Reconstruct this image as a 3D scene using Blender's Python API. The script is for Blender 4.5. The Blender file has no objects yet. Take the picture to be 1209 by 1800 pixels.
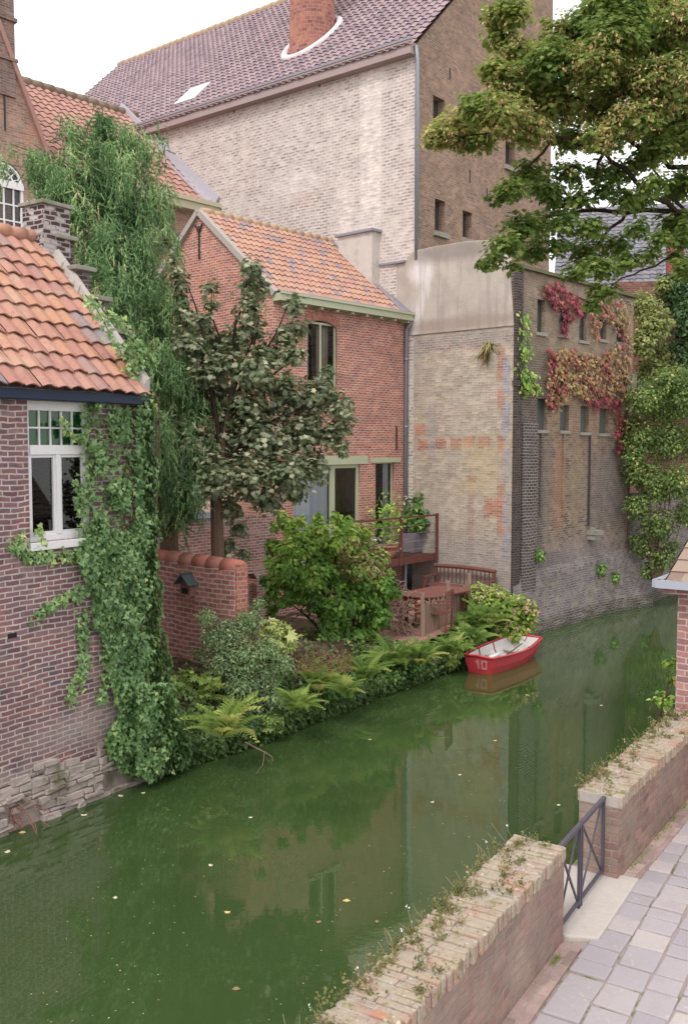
import bpy, math, random
import numpy as np
from mathutils import Vector, Matrix
R = math.radians
rnd = random.Random(7)
rs = np.random.RandomState(11)
S = bpy.context.scene
COL = S.collection

# ------------------------------------------------------------------ camera, world, sun
F = 1680.0; PCX = 604.5; PCY = 900.0; TH = math.atan(117 / 1680); H = 5.1
cam_d = bpy.data.cameras.new('camera'); cam = bpy.data.objects.new('camera', cam_d); COL.objects.link(cam)
cam.location = (0, 0, H); cam.rotation_euler = (R(90) - TH, 0, 0)
cam_d.sensor_fit = 'VERTICAL'; cam_d.sensor_height = 36; cam_d.sensor_width = 24.18
cam_d.lens = F / 1800 * 36; cam_d.clip_start = 0.1; cam_d.clip_end = 2000
S.camera = cam
S.view_settings.view_transform = 'Standard'; S.view_settings.look = 'None'
S.view_settings.exposure = 0.50; S.view_settings.gamma = 1.0
SUN_EL, SUN_AZ = 52, 205          # azimuth clockwise from +Y
W = bpy.data.worlds.new('World'); S.world = W; W.use_nodes = True
wn = W.node_tree.nodes; wl = W.node_tree.links; wn.clear()
sky = wn.new('ShaderNodeTexSky'); sky.sky_type = 'NISHITA'; sky.sun_disc = False
sky.sun_elevation = R(SUN_EL); sky.sun_rotation = R(SUN_AZ)
hs = wn.new('ShaderNodeHueSaturation'); hs.inputs['Saturation'].default_value = 0.25
b1 = wn.new('ShaderNodeBackground'); b1.inputs['Strength'].default_value = 0.06
b2 = wn.new('ShaderNodeBackground'); b2.inputs['Color'].default_value = (1.0, 0.985, 1.0, 1); b2.inputs['Strength'].default_value = 0.88
ad = wn.new('ShaderNodeAddShader'); wo = wn.new('ShaderNodeOutputWorld')
wl.new(sky.outputs[0], hs.inputs['Color']); wl.new(hs.outputs[0], b1.inputs['Color'])
wl.new(b1.outputs[0], ad.inputs[0]); wl.new(b2.outputs[0], ad.inputs[1]); wl.new(ad.outputs[0], wo.inputs[0])
sun_d = bpy.data.lights.new('sun', 'SUN'); sun_d.energy = 1.3; sun_d.angle = R(14); sun_d.color = (1, 0.965, 0.92)
sun = bpy.data.objects.new('sun', sun_d); COL.objects.link(sun); sun.location = (0, -10, 40)
sd = Vector((math.sin(R(SUN_AZ)) * math.cos(R(SUN_EL)), math.cos(R(SUN_AZ)) * math.cos(R(SUN_EL)), math.sin(R(SUN_EL))))
sun.rotation_euler = sd.to_track_quat('Z', 'Y').to_euler()

# ------------------------------------------------------------------ survey helpers: photo point -> place in the world
_c, _s = math.cos(TH), math.sin(TH)
def ray(px, py):
    u = (px - PCX) / F; v = (PCY - py) / F
    return (u, _c + v * _s, -_s + v * _c)
def onz(px, py, z):
    r = ray(px, py); t = (z - H) / r[2]; return Vector((r[0] * t, r[1] * t, z))
def at(px, py, Y):
    r = ray(px, py); t = Y / r[1]; return Vector((r[0] * t, Y, H + r[2] * t))
class Frame:
    def __init__(s, ox, oy, deg):
        s.o = (ox, oy); s.p = R(deg); s.X = (math.sin(s.p), math.cos(s.p)); s.Y = (-math.cos(s.p), math.sin(s.p)); s.rz = R(90) - s.p
    def sub(s, x, y, ddeg=0):
        w = s.w(x, y, 0); return Frame(w[0], w[1], math.degrees(s.p) + ddeg)
    def w(s, x, y, z): return Vector((s.o[0] + x * s.X[0] + y * s.Y[0], s.o[1] + x * s.X[1] + y * s.Y[1], z))
    def loc(s, p):
        d = (p[0] - s.o[0], p[1] - s.o[1])
        return Vector((d[0] * s.X[0] + d[1] * s.X[1], d[0] * s.Y[0] + d[1] * s.Y[1], p[2] if len(p) > 2 else 0))
    def _i(s, A, px, py, a0):
        r = ray(px, py); t = (a0 + s.o[0] * A[0] + s.o[1] * A[1]) / (r[0] * A[0] + r[1] * A[1])
        return s.loc((t * r[0], t * r[1], H + t * r[2]))
    def face(s, px, py, y0=0): p = s._i(s.Y, px, py, y0); return p.x, p.z      # on the plane along the canal
    def side(s, px, py, x0=0): p = s._i(s.X, px, py, x0); return p.y, p.z      # on the plane across it

# ------------------------------------------------------------------ object helpers
def props(o, label=None, cat=None, group=None, kind=None):
    if label: o['label'] = label
    if cat: o['category'] = cat
    if group: o['group'] = group
    if kind: o['kind'] = kind
    return o
def thing(name, label, cat, fr=None, loc=None, rz=None, group=None):
    o = bpy.data.objects.new(name, None); COL.objects.link(o); o.empty_display_size = 0.3
    if fr is not None: o.location = (fr.o[0], fr.o[1], 0); o.rotation_euler = (0, 0, fr.rz)
    if loc is not None: o.location = loc
    if rz is not None: o.rotation_euler = (0, 0, rz)
    return props(o, label, cat, group)
class MB:
    def __init__(s): s.v = []; s.f = []; s.r = []; s.cr = 0.5; s.hasr = False
    def _add(s, vs, fs):
        b = len(s.v); s.v += [tuple(v) for v in vs]
        for f in fs: s.f.append(tuple(b + i for i in f)); s.r.append(s.cr)
    def rand(s, v): s.cr = v; s.hasr = True; return s
    def poly(s, pts): s._add(pts, [tuple(range(len(pts)))]); return s
    def hexa(s, p):    # 8 points: bottom ring 0-3, top ring 4-7
        s._add(p, [(3, 2, 1, 0), (4, 5, 6, 7), (0, 1, 5, 4), (1, 2, 6, 5), (2, 3, 7, 6), (3, 0, 4, 7)]); return s
    def box(s, x0, x1, y0, y1, z0, z1):
        return s.hexa([(x0, y0, z0), (x1, y0, z0), (x1, y1, z0), (x0, y1, z0), (x0, y0, z1), (x1, y0, z1), (x1, y1, z1), (x0, y1, z1)])
    def bar(s, a, b, w, h, up=(0, 0, 1)):
        a = Vector(a); b = Vector(b); d = (b - a).normalized(); up = Vector(up)
        if abs(d.dot(up)) > 0.98: up = Vector((1, 0, 0))
        x = d.cross(up).normalized() * (w / 2); y = x.normalized().cross(d).normalized() * (h / 2)
        return s.hexa([a - x - y, a + x - y, a + x + y, a - x + y, b - x - y, b + x - y, b + x + y, b - x + y])
    def tube(s, pts, rad, n=8, caps=True):
        pts = [Vector(p) for p in pts]; rads = rad if isinstance(rad, (list, tuple)) else [rad] * len(pts)
        vs = []; fs = []; prev = None
        for i, p in enumerate(pts):
            d = (pts[min(i + 1, len(pts) - 1)] - pts[max(i - 1, 0)])
            if d.length < 1e-9: d = Vector((0, 0, 1))
            d.normalize()
            ref = prev if prev is not None else (Vector((1, 0, 0)) if abs(d.x) < 0.9 else Vector((0, 1, 0)))
            x = (ref - d * ref.dot(d)).normalized(); y = d.cross(x); prev = x
            for k in range(n):
                a = 2 * math.pi * k / n; vs.append(p + (x * math.cos(a) + y * math.sin(a)) * rads[i])
        for i in range(len(pts) - 1):
            for k in range(n):
                fs.append((i * n + k, i * n + (k + 1) % n, (i + 1) * n + (k + 1) % n, (i + 1) * n + k))
        if caps: fs.append(tuple(range(n - 1, -1, -1))); fs.append(tuple((len(pts) - 1) * n + k for k in range(n)))
        s._add(vs, fs); return s
    def extr(s, pts, d):   # polygon extruded by vector d
        pts = [Vector(p) for p in pts]; d = Vector(d); n = len(pts)
        s._add(pts + [p + d for p in pts], [tuple(range(n - 1, -1, -1)), tuple(range(n, 2 * n))] + [(i, (i + 1) % n, n + (i + 1) % n, n + i) for i in range(n)])
        return s
    def lathe(s, c, prof, n=16):
        vs = []; fs = []; c = Vector(c)
        for (r, z) in prof:
            for k in range(n): a = 2 * math.pi * k / n; vs.append(c + Vector((r * math.cos(a), r * math.sin(a), z)))
        for i in range(len(prof) - 1):
            for k in range(n): fs.append((i * n + k, i * n + (k + 1) % n, (i + 1) * n + (k + 1) % n, (i + 1) * n + k))
        s._add(vs, fs); return s
    def build(s, name, mat, parent=None, smooth=False, bevel=0, **pr):
        me = bpy.data.meshes.new(name); me.from_pydata(s.v, [], s.f); me.validate(clean_customdata=False); me.update()
        if len(me.polygons) == len(s.f): uv_rnd(me, s.r if s.hasr else None)
        else: uv_rnd(me, None)
        me.materials.append(mat)
        if smooth: me.shade_smooth()
        o = bpy.data.objects.new(name, me); COL.objects.link(o); o.parent = parent
        if bevel:
            m = o.modifiers.new('bevel', 'BEVEL'); m.width = bevel; m.segments = 2; m.limit_method = 'ANGLE'
        return props(o, **pr)
def uv_rnd(me, r):
    nl = len(me.loops); npol = len(me.polygons)
    if not npol: return
    co = np.empty(len(me.vertices) * 3, 'f'); me.vertices.foreach_get('co', co); co = co.reshape(-1, 3)
    li = np.empty(nl, 'i'); me.loops.foreach_get('vertex_index', li)
    nr = np.empty(npol * 3, 'f'); me.polygons.foreach_get('normal', nr); nr = nr.reshape(-1, 3)
    tot = np.empty(npol, 'i'); me.polygons.foreach_get('loop_total', tot)
    pi = np.repeat(np.arange(npol), tot); n = nr[pi]; p = co[li]
    flat = np.abs(n[:, 2]) > 0.95
    t = np.stack([-n[:, 1], n[:, 0], np.zeros(nl)], 1); t[flat] = (1, 0, 0)
    t /= np.maximum(np.linalg.norm(t, axis=1, keepdims=True), 1e-6)
    s = np.cross(n, t); s[flat] = (0, 1, 0)
    uv = np.stack([(p * t).sum(1), (p * s).sum(1)], 1).astype('f')
    L = me.uv_layers.new(name='UVMap'); L.data.foreach_set('uv', uv.ravel())
    if r is not None:
        a = me.attributes.new('rnd', 'FLOAT', 'FACE'); a.data.foreach_set('value', np.array(r, 'f'))
def npmesh(name, V, Fl, tot, rn, mat, parent=None, smooth=False, **pr):
    """V (n,3), Fl flat loop vertex indices, tot loops per face, rn one random value per face"""
    me = bpy.data.meshes.new(name)
    me.vertices.add(len(V)); me.vertices.foreach_set('co', V.astype('f').ravel())
    me.loops.add(len(Fl)); me.loops.foreach_set('vertex_index', Fl.astype('i'))
    me.polygons.add(len(tot)); st = np.concatenate([[0], np.cumsum(tot)[:-1]])
    me.polygons.foreach_set('loop_start', st.astype('i'))
    try: me.polygons.foreach_set('loop_total', tot.astype('i'))
    except Exception: pass
    me.update(calc_edges=True)
    a = me.attributes.new('rnd', 'FLOAT', 'FACE'); a.data.foreach_set('value', rn.astype('f'))
    me.materials.append(mat)
    if smooth: me.shade_smooth()
    o = bpy.data.objects.new(name, me); COL.objects.link(o); o.parent = parent
    return props(o, **pr)

# ------------------------------------------------------------------ materials
def C4(c): return (c[0], c[1], c[2], 1)
def hx(h, ds=0.07):       # sRGB hex to linear, pulled slightly to grey (the samples were taken under light)
    c = tuple(((int(h[i:i + 2], 16) / 255 + 0.055) / 1.055) ** 2.4 if int(h[i:i + 2], 16) > 10 else int(h[i:i + 2], 16) / 3294 for i in (0, 2, 4))
    l = 0.3 * c[0] + 0.55 * c[1] + 0.15 * c[2]; return tuple(x * (1 - ds) + l * ds for x in c)
class Mat:
    def __init__(s, name, rough=0.8, spec=0.3):
        s.m = bpy.data.materials.new(name); s.m.use_nodes = True; s.nt = s.m.node_tree
        s.b = s.nt.nodes['Principled BSDF']; s.b.inputs['Roughness'].default_value = rough
        s.b.inputs['Specular IOR Level'].default_value = spec; s.out = s.nt.nodes['Material Output']
        s.co = s.n('ShaderNodeTexCoord'); s.obj = s.co.outputs['Object']; s.uv = s.co.outputs['UV']
    def n(s, t, **kw):
        nd = s.nt.nodes.new(t)
        for k, v in kw.items(): setattr(nd, k, v)
        return nd
    def set(s, sock, v):
        if hasattr(v, 'is_linked') or hasattr(v, 'links'): s.nt.links.new(v, sock)
        else: sock.default_value = C4(v) if (isinstance(v, (tuple, list)) and len(v) == 3 and len(sock.default_value) == 4) else v
    def noise(s, scale, vec=None, detail=3, rough=0.6, dist=0, col=False):
        nd = s.n('ShaderNodeTexNoise'); nd.inputs['Scale'].default_value = scale; nd.inputs['Detail'].default_value = detail
        nd.inputs['Roughness'].default_value = rough; nd.inputs['Distortion'].default_value = dist
        s.set(nd.inputs['Vector'], vec or s.obj); return nd.outputs['Color' if col else 'Fac']
    def math(s, op, a, b=0.0, c=0.0, clamp=False):
        nd = s.n('ShaderNodeMath', operation=op, use_clamp=clamp); s.set(nd.inputs[0], a); s.set(nd.inputs[1], b)
        if op in ('MULTIPLY_ADD',): s.set(nd.inputs[2], c)
        return nd.outputs[0]
    def mr(s, v, a, b, c=0.0, d=1.0, smooth=True):
        nd = s.n('ShaderNodeMapRange', interpolation_type='SMOOTHSTEP' if smooth else 'LINEAR'); s.set(nd.inputs['Value'], v)
        for k, x in zip(('From Min', 'From Max', 'To Min', 'To Max'), (a, b, c, d)): s.set(nd.inputs[k], x)
        return nd.outputs[0]
    def mix(s, f, a, b, mode='MIX'):
        nd = s.n('ShaderNodeMix', data_type='RGBA', blend_type=mode); s.set(nd.inputs['Factor'], f)
        s.set(nd.inputs['A'] if False else nd.inputs[6], a); s.set(nd.inputs[7], b); return nd.outputs[2]
    def ramp(s, f, stops, interp='LINEAR'):
        nd = s.n('ShaderNodeValToRGB'); s.set(nd.inputs[0], f); cr = nd.color_ramp; cr.interpolation = interp
        while len(cr.elements) < len(stops): cr.elements.new(0.5)
        for e, (p, c) in zip(cr.elements, stops): e.position = p; e.color = C4(c)
        return nd.outputs[0]
    def vmath(s, op, a, b=None):
        nd = s.n('ShaderNodeVectorMath', operation=op); s.set(nd.inputs[0], a)
        if b is not None: s.set(nd.inputs[1], b)
        return nd.outputs['Value' if op in ('LENGTH', 'DOT_PRODUCT') else 'Vector']
    def attr(s, name='rnd'):
        nd = s.n('ShaderNodeAttribute', attribute_name=name); return nd.outputs['Fac']
    def bump(s, h, strength=0.5, dist=0.01):
        nd = s.n('ShaderNodeBump'); nd.inputs['Strength'].default_value = strength; nd.inputs['Distance'].default_value = dist
        s.set(nd.inputs['Height'], h); s.nt.links.new(nd.outputs[0], s.b.inputs['Normal'])
    def patch(s, c, h, soft=0.25, rect=False, wob=0.25, wscale=4, extra=None):
        d = s.vmath('SUBTRACT', s.obj, tuple(c)); d = s.vmath('DIVIDE', d, tuple(h))
        if rect:
            d = s.vmath('ABSOLUTE', d); sp = s.n('ShaderNodeSeparateXYZ'); s.set(sp.inputs[0], d)
            L = s.math('MAXIMUM', s.math('MAXIMUM', sp.outputs[0], sp.outputs[1]), sp.outputs[2])
        else: L = s.vmath('LENGTH', d)
        if wob: L = s.math('ADD', L, s.math('MULTIPLY', s.math('SUBTRACT', s._wn(wscale), 0.5), wob * 2))
        if extra is not None: L = s.math('ADD', L, extra)
        return s.mr(L, 1 - soft, 1 + soft, 1.0, 0.0)
    def _wn(s, sc):
        if not hasattr(s, '_w'): s._w = {}
        if sc not in s._w: s._w[sc] = s.noise(sc, detail=2)
        return s._w[sc]
    def col(s, c): s.set(s.b.inputs['Base Color'], c); return s

def brickmat(name, c1, c2, mortar, bw=0.21, bh=0.072, ms=0.009, third=None, stains=(), patches=(), bump=0.5, var=0.35, distort=0.010, mnoise=0.25, rough=0.92, grunge=0.3, flip=False):
    m = Mat(name, rough, 0.15)
    nz = m.noise(7, m.uv, 2, col=True)
    off = m.vmath('SCALE', m.vmath('SUBTRACT', nz, (0.5, 0.5, 0.5))); 
    off.node.inputs['Scale'].default_value = distort * 2
    nz2 = m.noise(1.7, m.uv, 2, col=True); off2 = m.vmath('SCALE', m.vmath('SUBTRACT', nz2, (0.5, 0.5, 0.5))); off2.node.inputs['Scale'].default_value = distort * 7
    v = m.vmath('ADD', m.vmath('ADD', m.uv, off), off2)
    if flip:
        mp = m.n('ShaderNodeMapping'); mp.inputs['Rotation'].default_value = (0, 0, R(90)); m.set(mp.inputs[0], v); v = mp.outputs[0]
    bt = m.n('ShaderNodeTexBrick'); bt.offset = 0.5; bt.inputs['Scale'].default_value = 1
    bt.inputs['Brick Width'].default_value = bw; bt.inputs['Row Height'].default_value = bh
    bt.inputs['Mortar Size'].default_value = ms; bt.inputs['Mortar Smooth'].default_value = 0.25; bt.inputs['Bias'].default_value = 0
    m.set(bt.inputs['Vector'], v); m.set(bt.inputs['Color1'], (0, 0, 0)); m.set(bt.inputs['Color2'], (1, 1, 1)); m.set(bt.inputs['Mortar'], (0.5, 0.5, 0.5))
    fac = bt.outputs['Fac']; rv = bt.outputs['Color']
    fine = m.noise(45, detail=4); big = m.noise(0.9, detail=4)
    base = m.mix(1, m.mix(rv, c1, c2), m.ramp(m.math('FRACT', m.math('MULTIPLY', rv, 7.31)), [(0, (.74, .74, .76)), (1, (1.2, 1.2, 1.17))]), 'MULTIPLY')
    if third:
        for (tc, sc, lo, hi, am) in third:
            # whole bricks change colour: noise + per-brick random
            k = m.math('ADD', m.noise(sc, detail=3), m.math('MULTIPLY', m.math('SUBTRACT', rv, 0.5), 0.35))
            base = m.mix(m.mr(k, lo, hi, 0, am), base, tc)
    mor = m.mix(m.mr(m.noise(3, detail=4), 0.35, 0.7), mortar, tuple(x * (1 - mnoise) for x in mortar))
    c = m.mix(m.math('MULTIPLY', m.mr(m.noise(5, detail=4), 0.25, 0.5, 0.55, 1.0), fac), base, mor)
    c = m.mix(var, c, m.mix(fine, (0.35, 0.35, 0.35), (1.3, 1.3, 1.3)), 'MULTIPLY')
    for (tc, sc, lo, hi, am) in stains:
        c = m.mix(m.mr(m.noise(sc, detail=5, rough=0.65), lo, hi, 0, am), c, tc)
    vr_ = m.ramp(rv, [(0, (.72, .72, .74)), (1, (1.22, 1.22, 1.18))])
    for (ctr, half, pc, am, soft, rect) in patches:
        pk = m.math('MULTIPLY', m.patch(ctr, half, soft, rect, extra=m.math('MULTIPLY', m.math('SUBTRACT', rv, 0.5), 0.35)), am)
        c = m.mix(pk, c, m.mix(m.math('MULTIPLY', fac, 0.6), m.mix(1, pc, vr_, 'MULTIPLY'), mor))
    c = m.mix(.55, c, m.mix(m.mr(m.noise(3.1, detail=6, rough=.75), .3, .7), (0.68, 0.67, 0.68), (1.18, 1.17, 1.15)), 'MULTIPLY')
    if grunge: c = m.mix(grunge, c, m.mix(m.mr(big, 0.3, 0.7), (0.62, 0.6, 0.6), (1.12, 1.12, 1.12)), 'MULTIPLY')
    m.col(c)
    hgt = m.math('SUBTRACT', m.math('MULTIPLY', m.noise(30, detail=5), 0.5), m.math('MULTIPLY', fac, 0.9))
    hgt = m.math('ADD', hgt, m.math('MULTIPLY', rv, 0.35))
    m.bump(hgt, bump, 0.012)
    return m.m
def plain(name, c, rough=0.6, spec=0.4, var=0.15, sc=12, metal=0, bump=0.1, dirt=None):
    m = Mat(name, rough, spec); m.b.inputs['Metallic'].default_value = metal
    nz = m.noise(sc, detail=5, rough=0.7)
    cc = m.mix(nz, tuple(x * (1 - var) for x in c), tuple(min(1, x * (1 + var)) for x in c))
    if dirt: cc = m.mix(m.mr(m.noise(3, detail=5), dirt[1], dirt[1] + 0.2, 0, dirt[2]), cc, dirt[0])
    m.col(cc)
    if bump: m.bump(m.noise(sc * 4, detail=4), bump, 0.01)
    return m.m
def leafmat(name, stops, trans=0.35, rough=0.5, spec=0.35, gain=1.75, ds=.10):
    m = Mat(name, rough, spec)
    r = m.math('ADD', m.attr(), m.math('MULTIPLY', m.math('SUBTRACT', m.noise(1.6, detail=4, rough=.7), 0.5), 1.1), clamp=True)
    stops = [(p_, tuple(min(.7, ((x * (1 - ds) + ds * (.3 * c_[0] + .6 * c_[1] + .1 * c_[2])) * k_) * gain) for x, k_ in zip(c_, (1.1, 1, .85)))) for p_, c_ in stops]
    c = m.ramp(r, stops); m.col(c)
    tr = m.n('ShaderNodeBsdfTranslucent'); m.set(tr.inputs[0], m.mix(0.35, c, (0.25, 0.36, 0.08)))
    mx = m.n('ShaderNodeMixShader'); mx.inputs[0].default_value = trans
    m.nt.links.new(m.b.outputs[0], mx.inputs[1]); m.nt.links.new(tr.outputs[0], mx.inputs[2]); m.nt.links.new(mx.outputs[0], m.out.inputs[0])
    return m.m
def tilemat(name, stops, blot=((0.3, 0.28, 0.27), 0.5), lichen=None):
    m = Mat(name, 0.85, 0.2)
    c = m.ramp(m.attr(), stops)
    c = m.mix(m.mr(m.noise(9, detail=6, rough=0.7), 0.5, 0.75, 0, blot[1]), c, blot[0])
    if lichen: c = m.mix(m.mr(m.noise(3.3, detail=5), 0.52, 0.7, 0, lichen[1]), c, lichen[0])
    c = m.mix(0.25, c, m.mix(m.noise(60), (0.5, 0.5, 0.5), (1.4, 1.4, 1.4)), 'MULTIPLY')
    m.col(c); m.bump(m.noise(50, detail=4), 0.25, 0.006); return m.m
def glassmat(name, tint=(0.75, 0.8, 0.78)):
    m = Mat(name, 0.03, 0.5); nt = m.nt
    t = m.n('ShaderNodeBsdfTransparent'); m.set(t.inputs[0], tint)
    g = m.n('ShaderNodeBsdfGlossy'); g.inputs['Roughness'].default_value = 0.02; m.set(g.inputs[0], (0.9, 0.9, 0.9))
    fr = m.n('ShaderNodeFresnel'); fr.inputs[0].default_value = 1.5; mx = m.n('ShaderNodeMixShader')
    nt.links.new(m.math('MULTIPLY', fr.outputs[0], 1.3, clamp=True), mx.inputs[0]); nt.links.new(t.outputs[0], mx.inputs[1]); nt.links.new(g.outputs[0], mx.inputs[2]); nt.links.new(mx.outputs[0], m.out.inputs[0])
    return m.m

# ------------------------------------------------------------------ building helpers
def wall_face(mb, P, u0, u1, z0, z1, holes=(), depth=0.12, arch=()):
    """wall sheet P(u,z,d) with rectangular holes and reveals; arch = {hole index: rise}"""
    us = sorted({u0, u1, *[h[0] for h in holes], *[h[1] for h in holes]}); zs = sorted({z0, z1, *[h[2] for h in holes], *[h[3] for h in holes]})
    for a, b in zip(us, us[1:]):
        for c, d in zip(zs, zs[1:]):
            um, zm = (a + b) / 2, (c + d) / 2
            if any(h[0] < um < h[1] and h[2] < zm < h[3] for h in holes): continue
            mb.poly([P(a, c, 0), P(b, c, 0), P(b, d, 0), P(a, d, 0)])
    for i, h in enumerate(holes):
        a, b, c, d = h
        rise = dict(arch).get(i, 0)
        mb.poly([P(a, c, 0), P(b, c, 0), P(b, c, depth), P(a, c, depth)])
        zz = d - rise
        mb.poly([P(a, c, 0), P(a, zz, 0), P(a, zz, depth), P(a, c, depth)]); mb.poly([P(b, c, 0), P(b, zz, 0), P(b, zz, depth), P(b, c, depth)])
        if not rise: mb.poly([P(a, d, 0), P(b, d, 0), P(b, d, depth), P(a, d, depth)])
        else:
            n = 12; w = (b - a) / 2; rad = (w * w + rise * rise) / (2 * rise); zc = d - rad
            pts = [(a + (b - a) * k / n, zc + math.sqrt(max(rad * rad - (a + (b - a) * k / n - (a + b) / 2) ** 2, 0))) for k in range(n + 1)]
            for (ua, za), (ub, zb) in zip(pts, pts[1:]):
                mb.poly([P(ua, za, 0), P(ub, zb, 0), P(ub, d, 0), P(ua, d, 0)])
                mb.poly([P(ua, za, 0), P(ub, zb, 0), P(ub, zb, depth), P(ua, za, depth)])
def pbox(mb, P, u0, u1, z0, z1, d0, d1):
    return mb.hexa([P(u0, z0, d0), P(u1, z0, d0), P(u1, z0, d1), P(u0, z0, d1), P(u0, z1, d0), P(u1, z1, d0), P(u1, z1, d1), P(u0, z1, d1)])
def window(parent, P, u0, u1, z0, z1, d, fm, gm, fw=0.06, nx=1, nz=1, bw=0.025, sill=None, name='window', curtain=None, d2=0.05, back=None):
    """frame mesh with child pane (and sill, curtain)"""
    mb = MB()
    pbox(mb, P, u0, u0 + fw, z0, z1, d, d + d2); pbox(mb, P, u1 - fw, u1, z0, z1, d, d + d2)
    pbox(mb, P, u0 + fw, u1 - fw, z0, z0 + fw, d, d + d2); pbox(mb, P, u0 + fw, u1 - fw, z1 - fw, z1, d, d + d2)
    for i in range(1, nx):
        u = u0 + (u1 - u0) * i / nx; pbox(mb, P, u - bw / 2, u + bw / 2, z0 + fw, z1 - fw, d + 0.008, d + d2 - 0.008)
    for i in range(1, nz):
        z = z0 + (z1 - z0) * i / nz; pbox(mb, P, u0 + fw, u1 - fw, z - bw / 2, z + bw / 2, d + 0.011, d + d2 - 0.011)
    fr = mb.build(name, fm, parent)
    g = MB(); g.poly([P(u0 + fw * .5, z0 + fw * .5, d + d2 * .6), P(u1 - fw * .5, z0 + fw * .5, d + d2 * .6), P(u1 - fw * .5, z1 - fw * .5, d + d2 * .6), P(u0 + fw * .5, z1 - fw * .5, d + d2 * .6)])
    g.build('pane', gm, fr)
    if sill: s_ = MB(); pbox(s_, P, u0 - 0.05, u1 + 0.05, z0 - 0.07, z0 - 0.002, -0.06, d + 0.03); s_.build('sill', sill, fr)
    if back:   # the dim room seen through the panes
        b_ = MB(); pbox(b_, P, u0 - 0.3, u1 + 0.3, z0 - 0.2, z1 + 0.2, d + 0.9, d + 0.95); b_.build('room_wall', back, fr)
    return fr
def drape(name, P, u0, u1, z0, z1, d, mat, parent, folds=6, amp=0.03):
    mb = MB(); n = folds * 6; pts = []
    for k in range(n + 1):
        t = k / n; pts.append((u0 + (u1 - u0) * t, d + amp * math.sin(t * folds * 2 * math.pi)))
    for (a, da), (b, db) in zip(pts, pts[1:]): mb.poly([P(a, z0, da), P(b, z0, db), P(b, z1, db), P(a, z1, da)])
    return mb.build(name, mat, parent, smooth=True)
def pantiles(mb, O, U, Sx, W, L, tw, ch, amp=0.035, lift=0.035, n=6, skip=None, jit=0.006, shift=0.0, sag=0.0):
    O = Vector(O); U = Vector(U).normalized(); Sx = Vector(Sx).normalized(); N = U.cross(Sx).normalized()
    if N.z < 0: N = -N
    nx = max(1, round(W / tw)); ny = max(1, round(L / ch)); tw = W / nx; ch = L / ny
    prof = [amp * (0.5 - 0.5 * math.cos(2 * math.pi * ((k / n) ** 0.75))) for k in range(n + 1)]
    mb.hasr = True
    for j in range(ny):
        for i in range(nx):
            if skip and skip((i + .5) * tw, (j + .5) * ch): continue
            mb.cr = rnd.random(); jx = rnd.uniform(-jit, jit); jl = rnd.uniform(0, jit); js = rnd.uniform(-jit, jit) * 1.5
            x0 = i * tw + jx; s0 = j * ch - 0.03 + js; s1 = (j + 1) * ch + 0.015
            vs = []
            for (sv, lf) in ((s0, lift + jl), (s1, 0.004)):
                for k in range(n + 1):
                    x = x0 + tw * 1.0 * k / n
                    vs.append(O + U * x + Sx * sv + N * (prof[k] + lf + sag * math.sin(x * 1.3)))
            for k in range(n + 1): vs.append(vs[k] - N * 0.022)
            m = n + 1
            mb._add(vs, [(k, k + 1, m + k + 1, m + k) for k in range(n)] + [(2 * m + k, 2 * m + k + 1, k + 1, k) for k in range(n)])
    return mb
def ridge_caps(mb, a, b, r=0.11, step=0.34):
    a = Vector(a); b = Vector(b); L = (b - a).length; n = max(1, round(L / step)); mb.hasr = True
    for i in range(n):
        mb.cr = rnd.random(); p = a.lerp(b, i / n); q = a.lerp(b, (i + 1.08) / n)
        j = Vector((0, 0, rnd.uniform(-.008, .008)))
        mb.tube([p + j, q + j + Vector((0, 0, 0.012))], [r, r * 1.12], 10)
def anchor(mb, P, u, z, h=0.5, d=-0.03):
    pbox(mb, P, u - 0.02, u + 0.02, z - h / 2, z + h / 2, d - 0.02, d)

# ------------------------------------------------------------------ shared materials
m_white = plain('white_paint', (0.74, 0.72, 0.72), 0.45, 0.4, 0.06, 20, dirt=((0.45, 0.42, 0.38), 0.62, 0.35))
m_sage = plain('sage_paint', hx('aeb293'), 0.5, 0.4, 0.08, 10)
m_glass = glassmat('window_glass'); m_greenglass = glassmat('green_window_glass', (0.6, 0.9, 0.7))
m_dark = plain('shade_black', (0.03, 0.028, 0.026), 0.9, 0.1)  # near-black colour standing in for the shade inside openings
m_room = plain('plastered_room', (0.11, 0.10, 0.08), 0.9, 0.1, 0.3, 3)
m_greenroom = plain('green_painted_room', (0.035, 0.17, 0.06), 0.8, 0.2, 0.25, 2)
m_iron = plain('black_iron', (0.03, 0.025, 0.03), 0.6, 0.4, 0.4, 25)
m_lead = plain('grey_lead', hx('8a8790'), 0.6, 0.4, 0.2, 8)
m_zinc = plain('zinc_pipe', hx('8c8f98'), 0.45, 0.5, 0.12, 15, 0.3)
m_stonecap = plain('grey_stone_cap', hx('8f8a80'), 0.9, 0.2, 0.3, 9, dirt=((0.12, 0.12, 0.07), 0.5, 0.6))
m_mortar = plain('lime_mortar', hx('a89f98'), 0.95, 0.1, 0.25, 14, bump=0.6)
m_darkbrown = plain('brown_wood', hx('5b4236'), 0.8, 0.2, 0.35, 14)
m_curtain = plain('white_curtain', (0.62, 0.63, 0.7), 0.9, 0.1, 0.08, 5)
m_beigecurtain = plain('beige_curtain', (0.5, 0.4, 0.32), 0.9, 0.1, 0.1, 5)

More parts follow.
